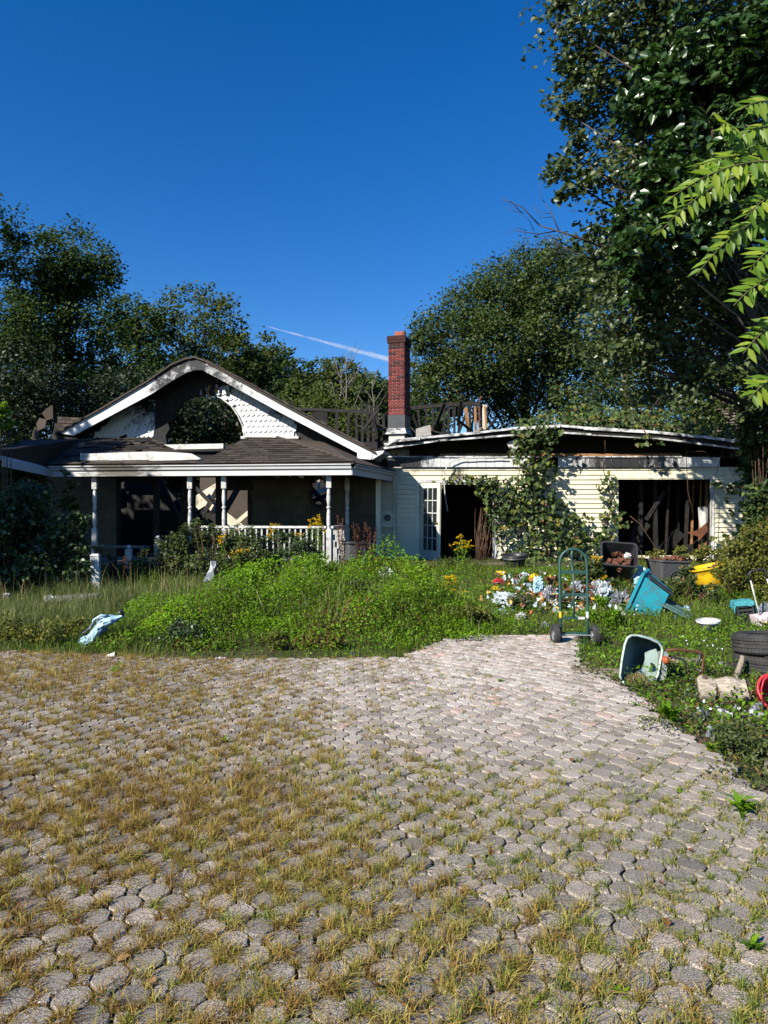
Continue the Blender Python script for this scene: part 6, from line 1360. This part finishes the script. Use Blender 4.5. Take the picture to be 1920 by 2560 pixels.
# hanging bare runners below the roof edge
root = empty('bare_runner', WP.at(1800, 1170), 'bare brown vine runners hanging from the right roof edge', 'vine')
for p in ([(1716, 1082), (1716, 1150), (1720, 1230), (1735, 1290)], [(1810, 1092), (1806, 1130), (1792, 1180), (1780, 1250), (1776, 1380)], [(1718, 1130), (1760, 1128), (1782, 1150)], [(1512, 1085), (1513, 1130)], [(1575, 1290), (1600, 1310), (1640, 1370), (1650, 1395)], [(1825, 1150), (1835, 1125), (1850, 1100)]):
    q = MB(); pl = WP.off(-.35); q.tube([pl.at(*a) for a in p], .008, 5); part('runner', q, 'brownstem', root, True)

# ------------------------------------------------------------------ shrubs, weeds, flowers
def bush(name, label, pxr, d, n, leaf, mat, cat='shrub', group=None, jit=.5, aspect=.6, shape='rhomb', sig=.2, shell=.3, stem='brownstem', zs=.9, ns=1, per=30):
    L = lob(pxr, d, zs, jit, len(pxr)); cx = sum(l[0] for l in L) / len(L); base = Vector((cx, d, g(0, d) - .03)); root = empty(name, base, label, cat, group)
    q = MB()
    for l in L:
        c = Vector(l[:3]); s = Vector((cx * .4 + c.x * .6, c.y, base.z))
        for _ in range(3):
            e = c + Vector((random.uniform(-.6, .6) * l[3], random.uniform(-.5, .5) * l[4], random.uniform(.1, .9) * l[5])); q.tube([s, s.lerp(e, .5) + Vector((random.uniform(-.1, .1), 0, .05)), e], [.010, .007, .003], 4)
    part('stems', q, stem, root, True)
    P, T = cloud(L, n, sig, shell, per); ok = P[:, 2] > gv(P[:, 0], P[:, 1]); P, T = P[ok], T[ok]
    obj('foliage', leaves_np('foliage', P, leaf * rng.uniform(.7, 1.4, len(P)), mat, np.clip(.45 + T + rng.normal(0, .22, len(P)), 0, 1), aspect=aspect, shape=shape), root); return root
bush('bramble', 'dark shaded bramble thicket at the left edge below the gutter', [(60, 1260, 60), (30, 1290, 70), (90, 1320, 60), (20, 1390, 70), (110, 1400, 60), (170, 1330, 45), (190, 1410, 45), (60, 1450, 55), (150, 1460, 40), (-40, 1330, 80), (-30, 1440, 70), (200, 1300, 22), (205, 1370, 25)], 13.0, 15000, .085, 'lf_bramble', jit=.7, aspect=.65, sig=.24)
bush('shrub', 'upright shaded shrub against the left porch post', [(168, 1215, 18), (172, 1260, 24), (185, 1310, 26), (175, 1360, 30), (160, 1180, 10)], 14.2, 1900, .065, 'lf_bush', jit=.2)
bush('shrub', 'dark shrub behind the left end of the gutter', [(10, 1080, 40), (25, 1160, 60), (60, 1220, 60), (-30, 1180, 70), (20, 1230, 50)], 16.8, 4500, .08, 'lf_wood', jit=.4)
bush('sapling', 'sunlit sapling tip at the left edge beside the trees', [(10, 1035, 24), (-14, 1015, 26), (22, 1060, 14), (-10, 1060, 26)], 12.5, 900, .07, 'lf_ail', jit=.2)
bush('leafy_bush', 'rounded leafy bush in front of the porch railing', [(430, 1375, 45), (480, 1345, 42), (530, 1370, 50), (580, 1365, 48), (625, 1390, 45), (450, 1420, 50), (520, 1425, 50), (590, 1430, 50), (410, 1410, 35), (490, 1315, 16), (620, 1345, 30), (655, 1420, 40), (530, 1320, 14)], 14.0, 13500, .055, 'lf_bush', jit=.5)
bush('leafy_bush', 'smaller green bush below the white post by the steps', [(345, 1420, 28), (370, 1440, 30), (330, 1455, 26), (400, 1455, 28), (355, 1385, 14)], 13.4, 2600, .055, 'lf_bush', jit=.3)
bush('weed_clump', 'leafy weeds with blue-green tint before the right railing', [(690, 1400, 35), (740, 1390, 34), (700, 1345, 22), (760, 1370, 30), (660, 1370, 26), (735, 1340, 14), (790, 1400, 22)], 14.2, 5200, .05, 'lf_bramble', jit=.3)
bush('weed_clump', 'yellow-flecked weeds between the rubbish bin and the door', [(905, 1440, 34), (950, 1430, 34), (1000, 1420, 30), (1030, 1440, 28), (880, 1420, 22), (1060, 1420, 18), (940, 1400, 16)], 13.8, 4200, .05, 'lf_yellow', jit=.4)
bush('weed_clump', 'low green weeds spilling over the door sill', [(1110, 1420, 30), (1150, 1425, 30), (1190, 1430, 26), (1070, 1440, 22)], 15.5, 2800, .05, 'lf_bush', jit=.3)
bush('yellow_bush', 'yellowing bush right of the yellow tub', [(1850, 1400, 45), (1890, 1370, 50), (1830, 1440, 45), (1880, 1450, 50), (1920, 1420, 50), (1830, 1360, 25), (1800, 1440, 25), (1870, 1330, 25), (1940, 1350, 60), (1850, 1490, 40), (1900, 1500, 40)], 12.0, 11000, .045, 'lf_yellow', jit=.5)
bush('right_shrub', 'leafy shrub crowding the right corner of the wing', [(1905, 1080, 50), (1900, 1180, 40), (1925, 1250, 50), (1890, 1140, 26), (1915, 1000, 50), (1905, 1310, 36), (1935, 1120, 60), (1880, 1050, 24)], 13.6, 9000, .085, 'lf_vine', jit=.4, shape='heart', aspect=.6)
bush('weed_clump', 'green creeper between the square bin and the teal bin', [(1590, 1500, 30), (1640, 1470, 22), (1700, 1470, 30), (1720, 1440, 22), (1660, 1500, 20), (1740, 1500, 30), (1770, 1480, 20)], 11.8, 3600, .05, 'lf_bush', jit=.3)
bush('weed_clump', 'vine-covered weeds under the tipped black bin', [(1490, 1430, 26), (1530, 1470, 26), (1470, 1460, 24), (1450, 1430, 22)], 12.6, 2200, .055, 'lf_bush', jit=.3)
bush('weed_clump', 'creeper over the foot of the wall right of the burnt window', [(1700, 1380, 18), (1760, 1390, 26), (1820, 1395, 26), (1720, 1405, 18), (1600, 1400, 14), (1640, 1390, 20)], 15.8, 2600, .06, 'lf_yellow', jit=.3)
def goldenrod(px, py, pyb, d, label, n=3, s=1.0):
    root = empty('goldenrod', Vector((at(px, 0, d).x, d, g(0, d) - .03)), label, 'flower', 'goldenrod plants in the yard'); q = MB(); LP = []
    for i in range(n):
        FPs = []
        top = at(px + random.uniform(-22, 22) * s * (i > 0), py + random.uniform(0, 26) * (i > 0), d + random.uniform(-.15, .15)); b = Vector((at(px, 0, d).x + random.uniform(-.1, .1), d, g(0, d))); m = b.lerp(top, .55) + Vector((random.uniform(-.05, .05), 0, 0)); q.tube([b, m, top], [.007, .006, .003], 5)
        for k in range(80): LP.append(b.lerp(top, random.uniform(.15, .88)) + Vector((random.gauss(0, .035), random.gauss(0, .035), 0)))
        for k in range(8):
            c = top + Vector((random.gauss(0, .055), random.gauss(0, .04), random.uniform(-.16, .02))) * s; e = c + Vector((random.uniform(-.09, .09), random.uniform(-.05, .05), .02)) * s
            for j in range(24): FPs.append(c.lerp(e, random.random()) + Vector((random.gauss(0, .010), random.gauss(0, .010), random.gauss(0, .010))))
        FPs = np.array([tuple(p) for p in FPs]); obj('flower_head', leaves_np('flower_head', FPs, rng.uniform(.012, .026, len(FPs)), 'goldflower', rng.uniform(0, 1, len(FPs)), aspect=.9, spread=2), root)
    part('stems', q, 'stem', root, True); LP = np.array([tuple(p) for p in LP])
    obj('leaves', leaves_np('leaves', LP, rng.uniform(.05, .09, len(LP)), 'lf_weed', rng.uniform(0, .7, len(LP)), aspect=.22), root)
for a in ((795, 1292, 1420, 14.4, 'goldenrod with the tallest plumes beside the lit railing post', 4), (745, 1335, 1420, 14.3, 'goldenrod in front of the railing balusters', 3), (690, 1312, 1420, 14.3, 'goldenrod just above the railing in the middle', 2), (555, 1342, 1450, 13.6, 'goldenrod poking out of the rounded leafy bush top', 1), (600, 1375, 1450, 13.4, 'goldenrod spray on the front of the rounded leafy bush', 2), (1152, 1342, 1440, 14.8, 'single goldenrod standing before the dark doorway', 3), (1122, 1442, 1500, 12.3, 'goldenrod clump below the doorway', 5), (1130, 1478, 1530, 11.6, 'lower goldenrod clump in the grass left of the rubbish heap', 4), (1485, 1395, 1480, 12.6, 'goldenrod plume behind the hand truck', 4), (1500, 1440, 1500, 12.2, 'low goldenrod leaning over the tipped bin front', 3), (940, 1425, 1470, 13.5, 'small goldenrod by the rubbish bin', 1)):
    goldenrod(*a)
def dock(px, py, d, label, seed):
    rn = random.Random(seed); b = Vector((at(px, 0, d).x, d, g(0, d) - .03)); root = empty('dock_plant', b, label, 'dead plant', 'brown seeding dock stalks'); top = at(px, py, d); q = MB(); P = []
    for i in range(5):
        t = top + Vector((rn.uniform(-.13, .13), rn.uniform(-.1, .1), rn.uniform(-.3, 0) * (i > 0))); q.tube([b, b.lerp(t, .5), t], [.009, .007, .003], 5)
        for k in range(170): P.append(tuple(b.lerp(t, rn.uniform(.3, 1)) + Vector((rn.gauss(0, .018), rn.gauss(0, .018), 0))))
    part('stalks', q, 'brownstem', root, True); P = np.array(P); obj('seed_heads', leaves_np('seed_heads', P, rng.uniform(.015, .03, len(P)), 'lf_dock', rng.uniform(0, 1, len(P)), aspect=.8, spread=2), root)
dock(855, 1288, 14.0, 'tallest brown seeding dock right of the railing post', 1); dock(898, 1305, 14.0, 'brown seeding dock in front of the rubbish bin', 2); dock(925, 1312, 14.1, 'brown seeding dock right of the rubbish bin', 3); dock(285, 1385, 13.2, 'brown dead dock between the square post and the steps', 4); dock(305, 1390, 13.0, 'second brown dead dock beside the steps', 5)

# mixed clumps that break up the mound and the heap
for k, (pxr, d, n, lf, mt, lb) in enumerate((
    ([(560, 1480, 30), (600, 1465, 34), (640, 1455, 26), (580, 1500, 30)], 10.4, 2600, .045, 'lf_weed', 'bright leafy clump on the left shoulder of the mound'),
    ([(760, 1410, 28), (800, 1412, 30), (830, 1425, 24), (720, 1425, 24)], 11.2, 2400, .04, 'lf_weed', 'bright leafy clump on the crest of the mound'),
    ([(930, 1480, 34), (980, 1490, 34), (1030, 1505, 28), (890, 1470, 26)], 10.6, 2600, .05, 'lf_bush', 'darker leafy clump on the right slope of the mound'),
    ([(420, 1600, 28), (470, 1590, 32), (520, 1600, 26), (440, 1570, 24)], 8.7, 2400, .04, 'lf_bramble', 'dark ferny clump at the left foot of the mound'),
    ([(690, 1600, 26), (760, 1610, 26), (830, 1600, 28)], 8.6, 1500, .04, 'lf_yellow', 'yellowish clump at the front foot of the mound'),
    ([(1120, 1540, 28), (1170, 1530, 26), (1210, 1545, 24), (1080, 1530, 24)], 9.8, 2000, .045, 'lf_yellow', 'yellow-green weeds between the mound and the rubbish heap'),
    ([(1290, 1500, 16), (1330, 1515, 18), (1380, 1545, 22), (1260, 1545, 20), (1410, 1500, 14)], 11.0, 1900, .045, 'lf_bush', 'weeds growing up through the rubbish heap'),
    ([(1480, 1540, 22), (1530, 1550, 24), (1560, 1570, 22), (1500, 1500, 14)], 10.2, 1900, .045, 'lf_weed', 'green weeds between the hand truck and the teal bin'),
    ([(1840, 1840, 40), (1880, 1880, 40), (1800, 1870, 30), (1900, 1950, 40)], 4.9, 1700, .035, 'lf_bush', 'low weeds on the soil at the right edge below the cans'),
    ([(70, 1590, 34), (130, 1580, 36), (20, 1570, 40), (190, 1560, 30)], 8.9, 2400, .04, 'lf_yellow', 'yellow-green weeds along the paving at the far left'))):
    bush('weed_clump', lb, pxr, d, n, lf, mt, jit=.25, aspect=.45, sig=.3, shell=.1)

# ------------------------------------------------------------------ weed mound, meadow, joints
def mound_h(x, y):
    return .74 * np.exp(-((x + 1.05) / 1.35) ** 2 - ((y - 10.6) / 1.25) ** 2) + .52 * np.exp(-((x + 2.6) / 1.1) ** 2 - ((y - 9.6) / 1.0) ** 2) + .5 * np.exp(-((x - .45) / 1.0) ** 2 - ((y - 10.4) / 1.1) ** 2) + .30 * np.exp(-((x + .6) / 1.6) ** 2 - ((y - 9.2) / .75) ** 2)
def field(n, x0, x1, y0, y1, dens):
    x = rng.uniform(x0, x1, n); y = rng.uniform(y0, y1, n); k = rng.uniform(0, 1, n) < dens(x, y); return x[k], y[k]
def offpave(x, y, m=.0): return ~inpoly_np(x, y, PAVE)
x, y = field(110000, -4.2, 2.2, 7.95, 12.8, lambda x, y: np.clip(mound_h(x, y) * 3.2 - .10, 0, 1) * np.clip(2.2 * vnoise(x, y, 5, 1) - .35, .12, 1) * offpave(x, y + .45 * vnoise(x, y, 4, 2)))
h = mound_h(x, y) * (0.30 + .85 * vnoise(x, y, 3.1, 2) + .45 * vnoise(x, y, 8, 5)) * rng.uniform(.0, 1.0, len(x)) ** .30 + rng.normal(0, .02, len(x))
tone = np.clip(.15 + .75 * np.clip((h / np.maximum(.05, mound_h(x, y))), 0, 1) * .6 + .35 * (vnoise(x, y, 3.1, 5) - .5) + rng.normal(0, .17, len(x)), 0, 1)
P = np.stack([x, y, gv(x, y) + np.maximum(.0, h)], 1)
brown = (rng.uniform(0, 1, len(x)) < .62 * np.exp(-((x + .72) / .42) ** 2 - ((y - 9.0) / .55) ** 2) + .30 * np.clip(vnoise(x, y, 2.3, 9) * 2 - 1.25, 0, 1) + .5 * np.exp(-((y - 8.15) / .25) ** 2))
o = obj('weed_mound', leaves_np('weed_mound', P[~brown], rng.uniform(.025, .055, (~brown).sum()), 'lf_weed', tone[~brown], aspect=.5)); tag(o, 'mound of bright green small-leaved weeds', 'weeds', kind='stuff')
o = obj('brown_weed_patch', blades_np('brown_weed_patch', P[brown] * np.array([1, 1, .93]), rng.uniform(.04, .14, brown.sum()), .004, 'lf_fall', rng.uniform(0, .6, brown.sum()), .8)); tag(o, 'dried brown weeds in front of the mound', 'weeds', kind='stuff')
# fine stems and taller blades over the mound
x, y = field(17000, -4.2, 2.2, 8.1, 12.8, lambda x, y: np.clip(mound_h(x, y) * 2.5 - .1, 0, 1)); z = gv(x, y) + mound_h(x, y) * rng.uniform(.4, .93, len(x))
o = obj('mound_grass', blades_np('mound_grass', np.stack([x, y, z], 1), rng.uniform(.06, .2, len(x)), .005, 'gr_green', rng.uniform(0, .8, len(x)), .6)); tag(o, 'grass blades growing through the weed mound', 'grass', kind='stuff')
# taller stalks and seed stems that break the outline of the mound
x, y = field(2600, -4.0, 2.0, 8.6, 12.6, lambda x, y: np.clip(mound_h(x, y) * 2.2 - .15, 0, 1) * np.clip(2.4 * vnoise(x, y, 2.9, 8) - .7, 0, 1)); z = gv(x, y) + mound_h(x, y) * .7
o = obj('mound_stalks', blades_np('mound_stalks', np.stack([x, y, z], 1), rng.uniform(.15, .42, len(x)), .007, 'gr_pale', rng.uniform(0, 1, len(x)), .5)); tag(o, 'taller stalks standing out of the weed mound', 'grass', kind='stuff')
# meadow grass over the whole yard
def yard(x, y):
    d = np.clip(.35 + .9 * vnoise(x, y, 2.3, 4), 0, 1) * offpave(x, y) * (y > 3.0) * (np.abs(x) < .56 * y + 1.2)
    d = d * np.where((x > 1.0) & (y < 6.4), .55, 1.0); return d
x, y = field(120000, -9, 8.5, 3.0, 15.4, yard); big = vnoise(x, y, 1.5, 7)
hh = rng.uniform(.05, .20, len(x)) * (.5 + big) * np.clip((y - 4) / 5, .5, 1.2)
keep = ~((x > 1.2) & (y < 6.6) & (rng.uniform(0, 1, len(x)) < .3)); x, y, hh = x[keep], y[keep], hh[keep]
o = obj('meadow_grass', blades_np('meadow_grass', np.stack([x, y, gv(x, y)], 1), hh, rng.uniform(.004, .009, len(x)), 'gr_green', np.clip(.35 + .45 * (vnoise(x, y, 2.7, 3) - .5) + rng.normal(0, .22, len(x)), 0, 1), .55)); tag(o, 'rough green grass of the yard', 'grass', kind='stuff')
x, y = field(60000, -1, 8.0, 5.2, 14.5, lambda x, y: (.25 + .75 * vnoise(x, y, 3.3, 9)) * offpave(x, y) * np.clip(x + 1, 0, 1)); P = np.stack([x, y, gv(x, y) + rng.uniform(.01, .16, len(x)) * (.4 + vnoise(x, y, 4, 2))], 1)
o = obj('ground_cover', leaves_np('ground_cover', P, rng.uniform(.022, .05, len(x)), 'lf_weed', np.clip(.38 + .5 * (vnoise(x, y, 2.1, 6) - .5) + rng.normal(0, .2, len(x)), 0, 1), aspect=.55)); tag(o, 'low broad-leaved ground cover in the yard', 'ground cover', kind='stuff')
# pale tall grass left of the mound
x, y = field(34000, -7.5, -2.2, 8.3, 12.5, lambda x, y: np.clip(1.1 - np.abs(x + 4.0) / 2.9, 0, 1) * np.clip(1.2 - np.abs(y - 10.2) / 2.1, 0, 1))
o = obj('tall_grass', blades_np('tall_grass', np.stack([x, y, gv(x, y)], 1), rng.uniform(.10, .42, len(x)) * np.clip(.5 + (y - 8.3) / 3, .4, 1.1) * (.5 + .9 * vnoise(x, y, 2.7, 3)), .006, 'gr_pale', np.clip(.1 + .6 * vnoise(x, y, 2.2, 5) + rng.normal(0, .2, len(x)), 0, 1), .6)); tag(o, 'pale tall grass left of the weed mound', 'grass', kind='stuff')
# straw stems standing by the porch
x, y = field(420, -6.5, -3.2, 10.6, 13.0, lambda x, y: .5 + 0 * x)
o = obj('straw_stems', blades_np('straw_stems', np.stack([x, y, gv(x, y)], 1), rng.uniform(.3, .75, len(x)), .005, 'gr_straw', rng.uniform(0, 1, len(x)), .4)); tag(o, 'dry straw stems before the porch', 'grass', kind='stuff')
# leaf litter and soil bits on the right
x, y = field(1700, .9, 4.6, 3.0, 7.2, lambda x, y: offpave(x, y) * .9)
o = obj('leaf_litter', leaves_np('leaf_litter', np.stack([x, y, gv(x, y) + rng.uniform(.004, .03, len(x))], 1), rng.uniform(.02, .05, len(x)), 'lf_fall', rng.uniform(0, .7, len(x)), aspect=.6, spread=.7)); tag(o, 'dead leaf litter on the soil at the right', 'leaf litter', kind='stuff')
x, y = field(36000, .7, 5.0, 2.6, 7.6, lambda x, y: offpave(x + .35 * vnoise(x, y, 5, 2), y) * np.clip(1.5 * vnoise(x, y, 4.0, 8) - .1, 0, 1))
o = obj('edge_weeds', leaves_np('edge_weeds', np.stack([x, y, rng.uniform(.01, .10, len(x)) * (.3 + vnoise(x, y, 5, 3))], 1), rng.uniform(.02, .05, len(x)), 'lf_bush', rng.uniform(0, 1, len(x)), aspect=.4)); tag(o, 'small weeds along the right paving edge', 'weeds', kind='stuff')

# grass tufts in the paving joints
def joint_points(n, dens):
    x = rng.uniform(-5.6, 3.3, n); y = rng.uniform(1.6, 9.5, n); k = inpoly_np(x, y, PAVE) & (np.abs(x) < .56 * y + .7) & (rng.uniform(0, 1, n) < dens(x, y)); x, y = x[k], y[k]
    th = R(48); c, s = math.cos(th), math.sin(th); u = (x * c + (y - 4.5) * s) / PA; v = (-x * s + (y - 4.5) * c) / PA
    du = np.abs(u - np.round(u)); dv = np.abs(v - np.round(v)); m = np.maximum(np.maximum(du, dv), (du + dv) / 1.414); k = m > .425
    return x[k], y[k]
def jd(x, y):
    left = np.clip(1.0 - (x + .225 * y - .35) / 1.7, .74, 1.0) + .8 * np.clip((y - 7.0) / .8, 0, 1) * (x < .6); far = 1.0
    pale = 1 - .62 * np.clip((x + .7 + .5 * vnoise(x, y, 3.3, 1)) / .9, 0, 1) * np.clip((y - 3.9) / .9, 0, 1); patch = np.clip(.55 + .35 * vnoise(x, y, 3.3, 1.5), .4, 1.0)
    return np.clip(left * patch * pale * np.clip(4.6 / y, .62, 1.6), 0, 1)
tx, ty = joint_points(82000, jd); nb = (rng.integers(9, 42, len(tx)) * np.clip(1.1 - .2 * (tx + .3), .6, 1.15) * np.clip(3.4 / ty, .4, 1.25)).astype(int); idx = np.repeat(np.arange(len(tx)), nb); N = len(idx)
tone_t = np.clip(.46 + .05 * (vnoise(tx, ty, 3.7, 2) - .5) * 2 + .20 * np.clip(tx + .3, -1, 2) + rng.normal(0, .24, len(tx)), 0, 1); ht = rng.uniform(.022, .078, len(tx)) * np.clip(1.0 - .14 * (tx + .6), .65, 1.1) * (.6 + .8 * vnoise(tx, ty, 1.9, 8))
sp = rng.uniform(.007, .021, len(tx))[idx]; X = tx[idx] + rng.normal(0, sp, N); Y = ty[idx] + rng.normal(0, sp, N); Hh = ht[idx] * rng.uniform(.5, 1.3, N)
o = obj('joint_grass', blades_np('joint_grass', np.stack([X, Y, np.full(N, .030)], 1), Hh, rng.uniform(.0024, .0048, N), 'gr_dry', np.clip(tone_t[idx] + rng.normal(0, .16, N), 0, 1), 1.0)); tag(o, 'dry yellow-brown grass tufts in the paving joints', 'grass', kind='stuff')
# lying straw
x, y = field(5200, -4.5, 3, 1.5, 8.4, lambda x, y: np.clip(jd(x, y) + .05, 0, 1) * inpoly_np(x, y, PAVE)); N = len(x); t = rng.uniform(0, 6.28, N); L = rng.uniform(.02, .07, N); a = np.stack([np.cos(t) * L, np.sin(t) * L, rng.uniform(-.004, .012, N)], 1); w = np.stack([-np.sin(t), np.cos(t), np.zeros(N)], 1) * .0011; P = np.stack([x, y, np.full(N, .050) + rng.uniform(0, .012, N)], 1)
V = np.stack([P - w, P + w, P + a + w, P + a - w], 1).reshape(-1, 3); o = obj('lying_straw', np_mesh('lying_straw', V, np.arange(4 * N), np.full(N, 4), 'gr_straw', rng.uniform(0, 1, N))); tag(o, 'loose straw lying on the pavers', 'straw', kind='stuff')
# moss and small green weeds in the joints
x, y = joint_points(9000, lambda x, y: np.clip(vnoise(x, y, 3.0, 6.5) * 1.5 - .55, 0, 1) * .55 + .05); idx = np.repeat(np.arange(len(x)), 14); N = len(idx); X = x[idx] + rng.normal(0, .014, N); Y = y[idx] + rng.normal(0, .014, N)
o = obj('joint_weeds', leaves_np('joint_weeds', np.stack([X, Y, .032 + np.abs(rng.normal(0, .012, N))], 1), rng.uniform(.008, .022, N), 'lf_yellow', rng.uniform(0, .8, N), aspect=.5)); tag(o, 'tiny moss and weeds in the paving joints', 'weeds', kind='stuff')
# single broad-leaved weeds
def rosette(px, py, s, n, label, mat='lf_weed', up=.6):
    p = onground(px, py); root = empty('weed', p, label, 'weed'); t = rng.uniform(0, 6.28, n); ax = np.stack([np.cos(t), np.sin(t), rng.uniform(up * .3, up * 1.6, n)], 1)
    q = MB(); q.tube([p + Vector((0, 0, -.01)), p + Vector((0, 0, s * .5))], [s * .05, s * .03], 5); part('stem', q, 'stem', root)
    P = np.array(p)[None] + np.stack([rng.normal(0, s * .06, n), rng.normal(0, s * .06, n), .015 + rng.uniform(0, s * .45, n)], 1)
    nr = np.stack([-np.cos(t) * .6, -np.sin(t) * .6, np.ones(n)], 1); obj('leaves', leaves_np('leaves', P, s * rng.uniform(.55, 1.1, n), mat, rng.uniform(.2, 1, n), normal=nr, spread=.25, aspect=.26, axis=ax), root)
for a in ((1672, 1812, .16, 46, 'tall bright weed at the paving edge in front of the spreader'), (1850, 2050, .13, 26, 'leafy green weed at the right edge of the paving'), (1548, 2515, .05, 26, 'dense low green weed near the bottom of the picture'), (1330, 2545, .05, 18, 'small green weed at the bottom edge'), (1880, 2400, .07, 26, 'green weed close to the bottom right corner'), (1255, 2270, .045, 22, 'dark green weed tuft in the paving, middle'), (545, 2400, .04, 14, 'tiny green weed among dry tufts at the lower left'), (300, 1672, .07, 30, 'green dandelion-like weed near the paper cup'), (290, 1690, .09, 30, 'grassy green weed just below the paper cup'), (1250, 1715, .06, 22, 'small weed on the pale paving below the walk'), (1780, 1890, .09, 26, 'weed clump on the soil right of the pale paving'), (560, 1870, .07, 26, 'green weed amid brown tufts, left of the middle'), (1590, 1775, .06, 20, 'small weed below the tipped spreader'), (1700, 2000, .05, 20, 'little weed in the joints on the right'), (480, 1650, .07, 26, 'low green weed at the foot of the mound near the pink wrapper')):
    rosette(*a)
# fallen leaves on the paving
V = np.array([[0, 0, 0], [.15, .22, .10], [.42, .42, .16], [.55, .24, .05], [.8, .26, .12], [1, 0, .02], [.8, -.24, .16], [.55, -.26, .04], [.42, -.44, .2], [.15, -.22, .08]]); fm = [np_mesh('fallen_leaf', V * np.array([1, 1, k]), np.array([0, 5, 4, 3, 2, 1, 0, 9, 8, 7, 6, 5]), np.array([6, 6]), 'lf_fall', np.full(2, c)) for k, c in ((1.2, .25), (1.8, .5), (.8, .9), (2.4, .1))]
ORD = ['lowest', 'second', 'third', 'fourth', 'fifth', 'sixth', 'seventh', 'eighth', 'ninth', 'tenth', 'eleventh', 'twelfth', 'thirteenth', 'fourteenth', 'fifteenth', 'sixteenth', 'seventeenth', 'eighteenth', 'nineteenth', 'twentieth', 'twenty-first', 'twenty-second', 'twenty-third', 'twenty-fourth', 'twenty-fifth', 'twenty-sixth', 'twenty-seventh', 'topmost']
for kk, (px, py, s) in enumerate(sorted(((462, 2405, .05), (290, 2440, .06), (1670, 2350, .055), (1720, 2150, .04), (965, 1950, .06), (1430, 1925, .05), (1220, 1850, .05), (1065, 2010, .04), (880, 2020, .04), (612, 2012, .04), (1122, 2450, .05), (1295, 2480, .045), (690, 2550, .05), (945, 2500, .05), (1060, 2110, .035), (770, 2300, .05), (200, 2330, .04), (860, 1830, .04), (1480, 1835, .04), (970, 1845, .05), (1180, 2200, .035), (380, 2480, .05), (1390, 2385, .045), (930, 2290, .04), (840, 2150, .04), (255, 2195, .04), (1660, 2245, .035), (560, 2180, .04)), key=lambda a: -a[1])):
    p = onground(px, py); o = obj('fallen_leaf', random.choice(fm), loc=p + Vector((0, 0, .052)), rot=(random.uniform(-.3, .3), random.uniform(-.3, .3), random.uniform(0, 6.28))); o.scale = (s * .8,) * 3; tag(o, 'curled brown fallen leaf on the paving, ' + ORD[kk] + ' counting up from the bottom edge', 'leaf', 'fallen leaves on the paving')

# ------------------------------------------------------------------ vapour trail far off in the sky
def contrail():
    m, nt, b = base_mat('vapour'); nt.nodes.remove(b); dif = nt.nodes.new('ShaderNodeBsdfDiffuse'); dif.inputs[0].default_value = (.95, .95, .95, 1); tl = nt.nodes.new('ShaderNodeBsdfTranslucent'); tl.inputs[0].default_value = (.95, .95, .95, 1); tp = nt.nodes.new('ShaderNodeBsdfTransparent')
    mx0 = nt.nodes.new('ShaderNodeMixShader'); mx0.inputs[0].default_value = .4; nt.links.new(dif.outputs[0], mx0.inputs[1]); nt.links.new(tl.outputs[0], mx0.inputs[2])
    f = noise_n(nt, .012, 6, .65, stretch=(.35, 1, 1)); lw = nt.nodes.new('ShaderNodeLayerWeight'); lw.inputs[0].default_value = .5; face = math_n(nt, 'SUBTRACT', 1.0, lw.outputs['Facing']); face = math_n(nt, 'POWER', face, 1.6)
    k = nt.nodes.new('ShaderNodeMapRange'); nt.links.new(f, k.inputs[0]); k.inputs[1].default_value = .30; k.inputs[2].default_value = .75; k.inputs[4].default_value = .5
    a = math_n(nt, 'MULTIPLY', k.outputs[0], face); mx = nt.nodes.new('ShaderNodeMixShader'); nt.links.new(a, mx.inputs[0]); nt.links.new(tp.outputs[0], mx.inputs[1]); nt.links.new(mx0.outputs[0], mx.inputs[2]); nt.links.new(mx.outputs[0], nt.nodes['Material Output'].inputs['Surface'])
    d = 6000; pts = [at(668 + t * 420, 816 + t * 114, d) for t in [i / 24 for i in range(25)]]; q = MB(); q.tube(pts, [4 + 20 * min(1, i / 14) + 3.5 * math.sin(i * 1.7) * math.sin(i * .6) for i in range(25)], 20)
    o = obj('contrail', q.mesh('contrail', m, True)); tag(o, 'thin white vapour trail in the blue sky', 'contrail', kind='stuff')
contrail()
# small scraps trodden into the grass round the rubbish heap
def scraps():
    n = 560; px = np.concatenate([rng.normal(1380, 85, n // 2), rng.uniform(1240, 1620, n // 4), rng.uniform(1700, 1900, n - n // 2 - n // 4)]); py = np.concatenate([rng.normal(1500, 26, n // 2), rng.uniform(1450, 1550, n // 4), rng.uniform(1600, 1800, n - n // 2 - n // 4)])
    P = np.array([tuple(onground(a, max(1430, b))) for a, b in zip(px, py)]); P[:, 2] += rng.uniform(.03, .14, n) * (P[:, 1] > 8) + .02
    m, nt, b = base_mat('mixed_scraps'); a = nt.nodes.new('ShaderNodeAttribute'); a.attribute_name = 'rnd'; col = ramp(nt, [(0, (.62, .63, .62)), (.3, (.40, .52, .57)), (.45, (.10, .04, .025)), (.68, (.20, .08, .035)), (.80, (.06, .06, .06)), (.93, (.55, .33, .03)), (1, (.45, .04, .05))], a.outputs['Fac']); nt.links.new(col, b.inputs['Base Color']); b.inputs['Roughness'].default_value = .5
    r = rng.uniform(0, 1, n); r[3 * n // 4:] *= .3
    o = obj('rubbish_scraps', leaves_np('rubbish_scraps', P, rng.uniform(.025, .10, n) * np.where(px < 1640, 1, .32), m, r, aspect=.8, shape='heart', fold=.3, spread=1.4)); tag(o, 'small mixed rubbish scraps in the grass', 'rubbish', kind='stuff')
scraps()
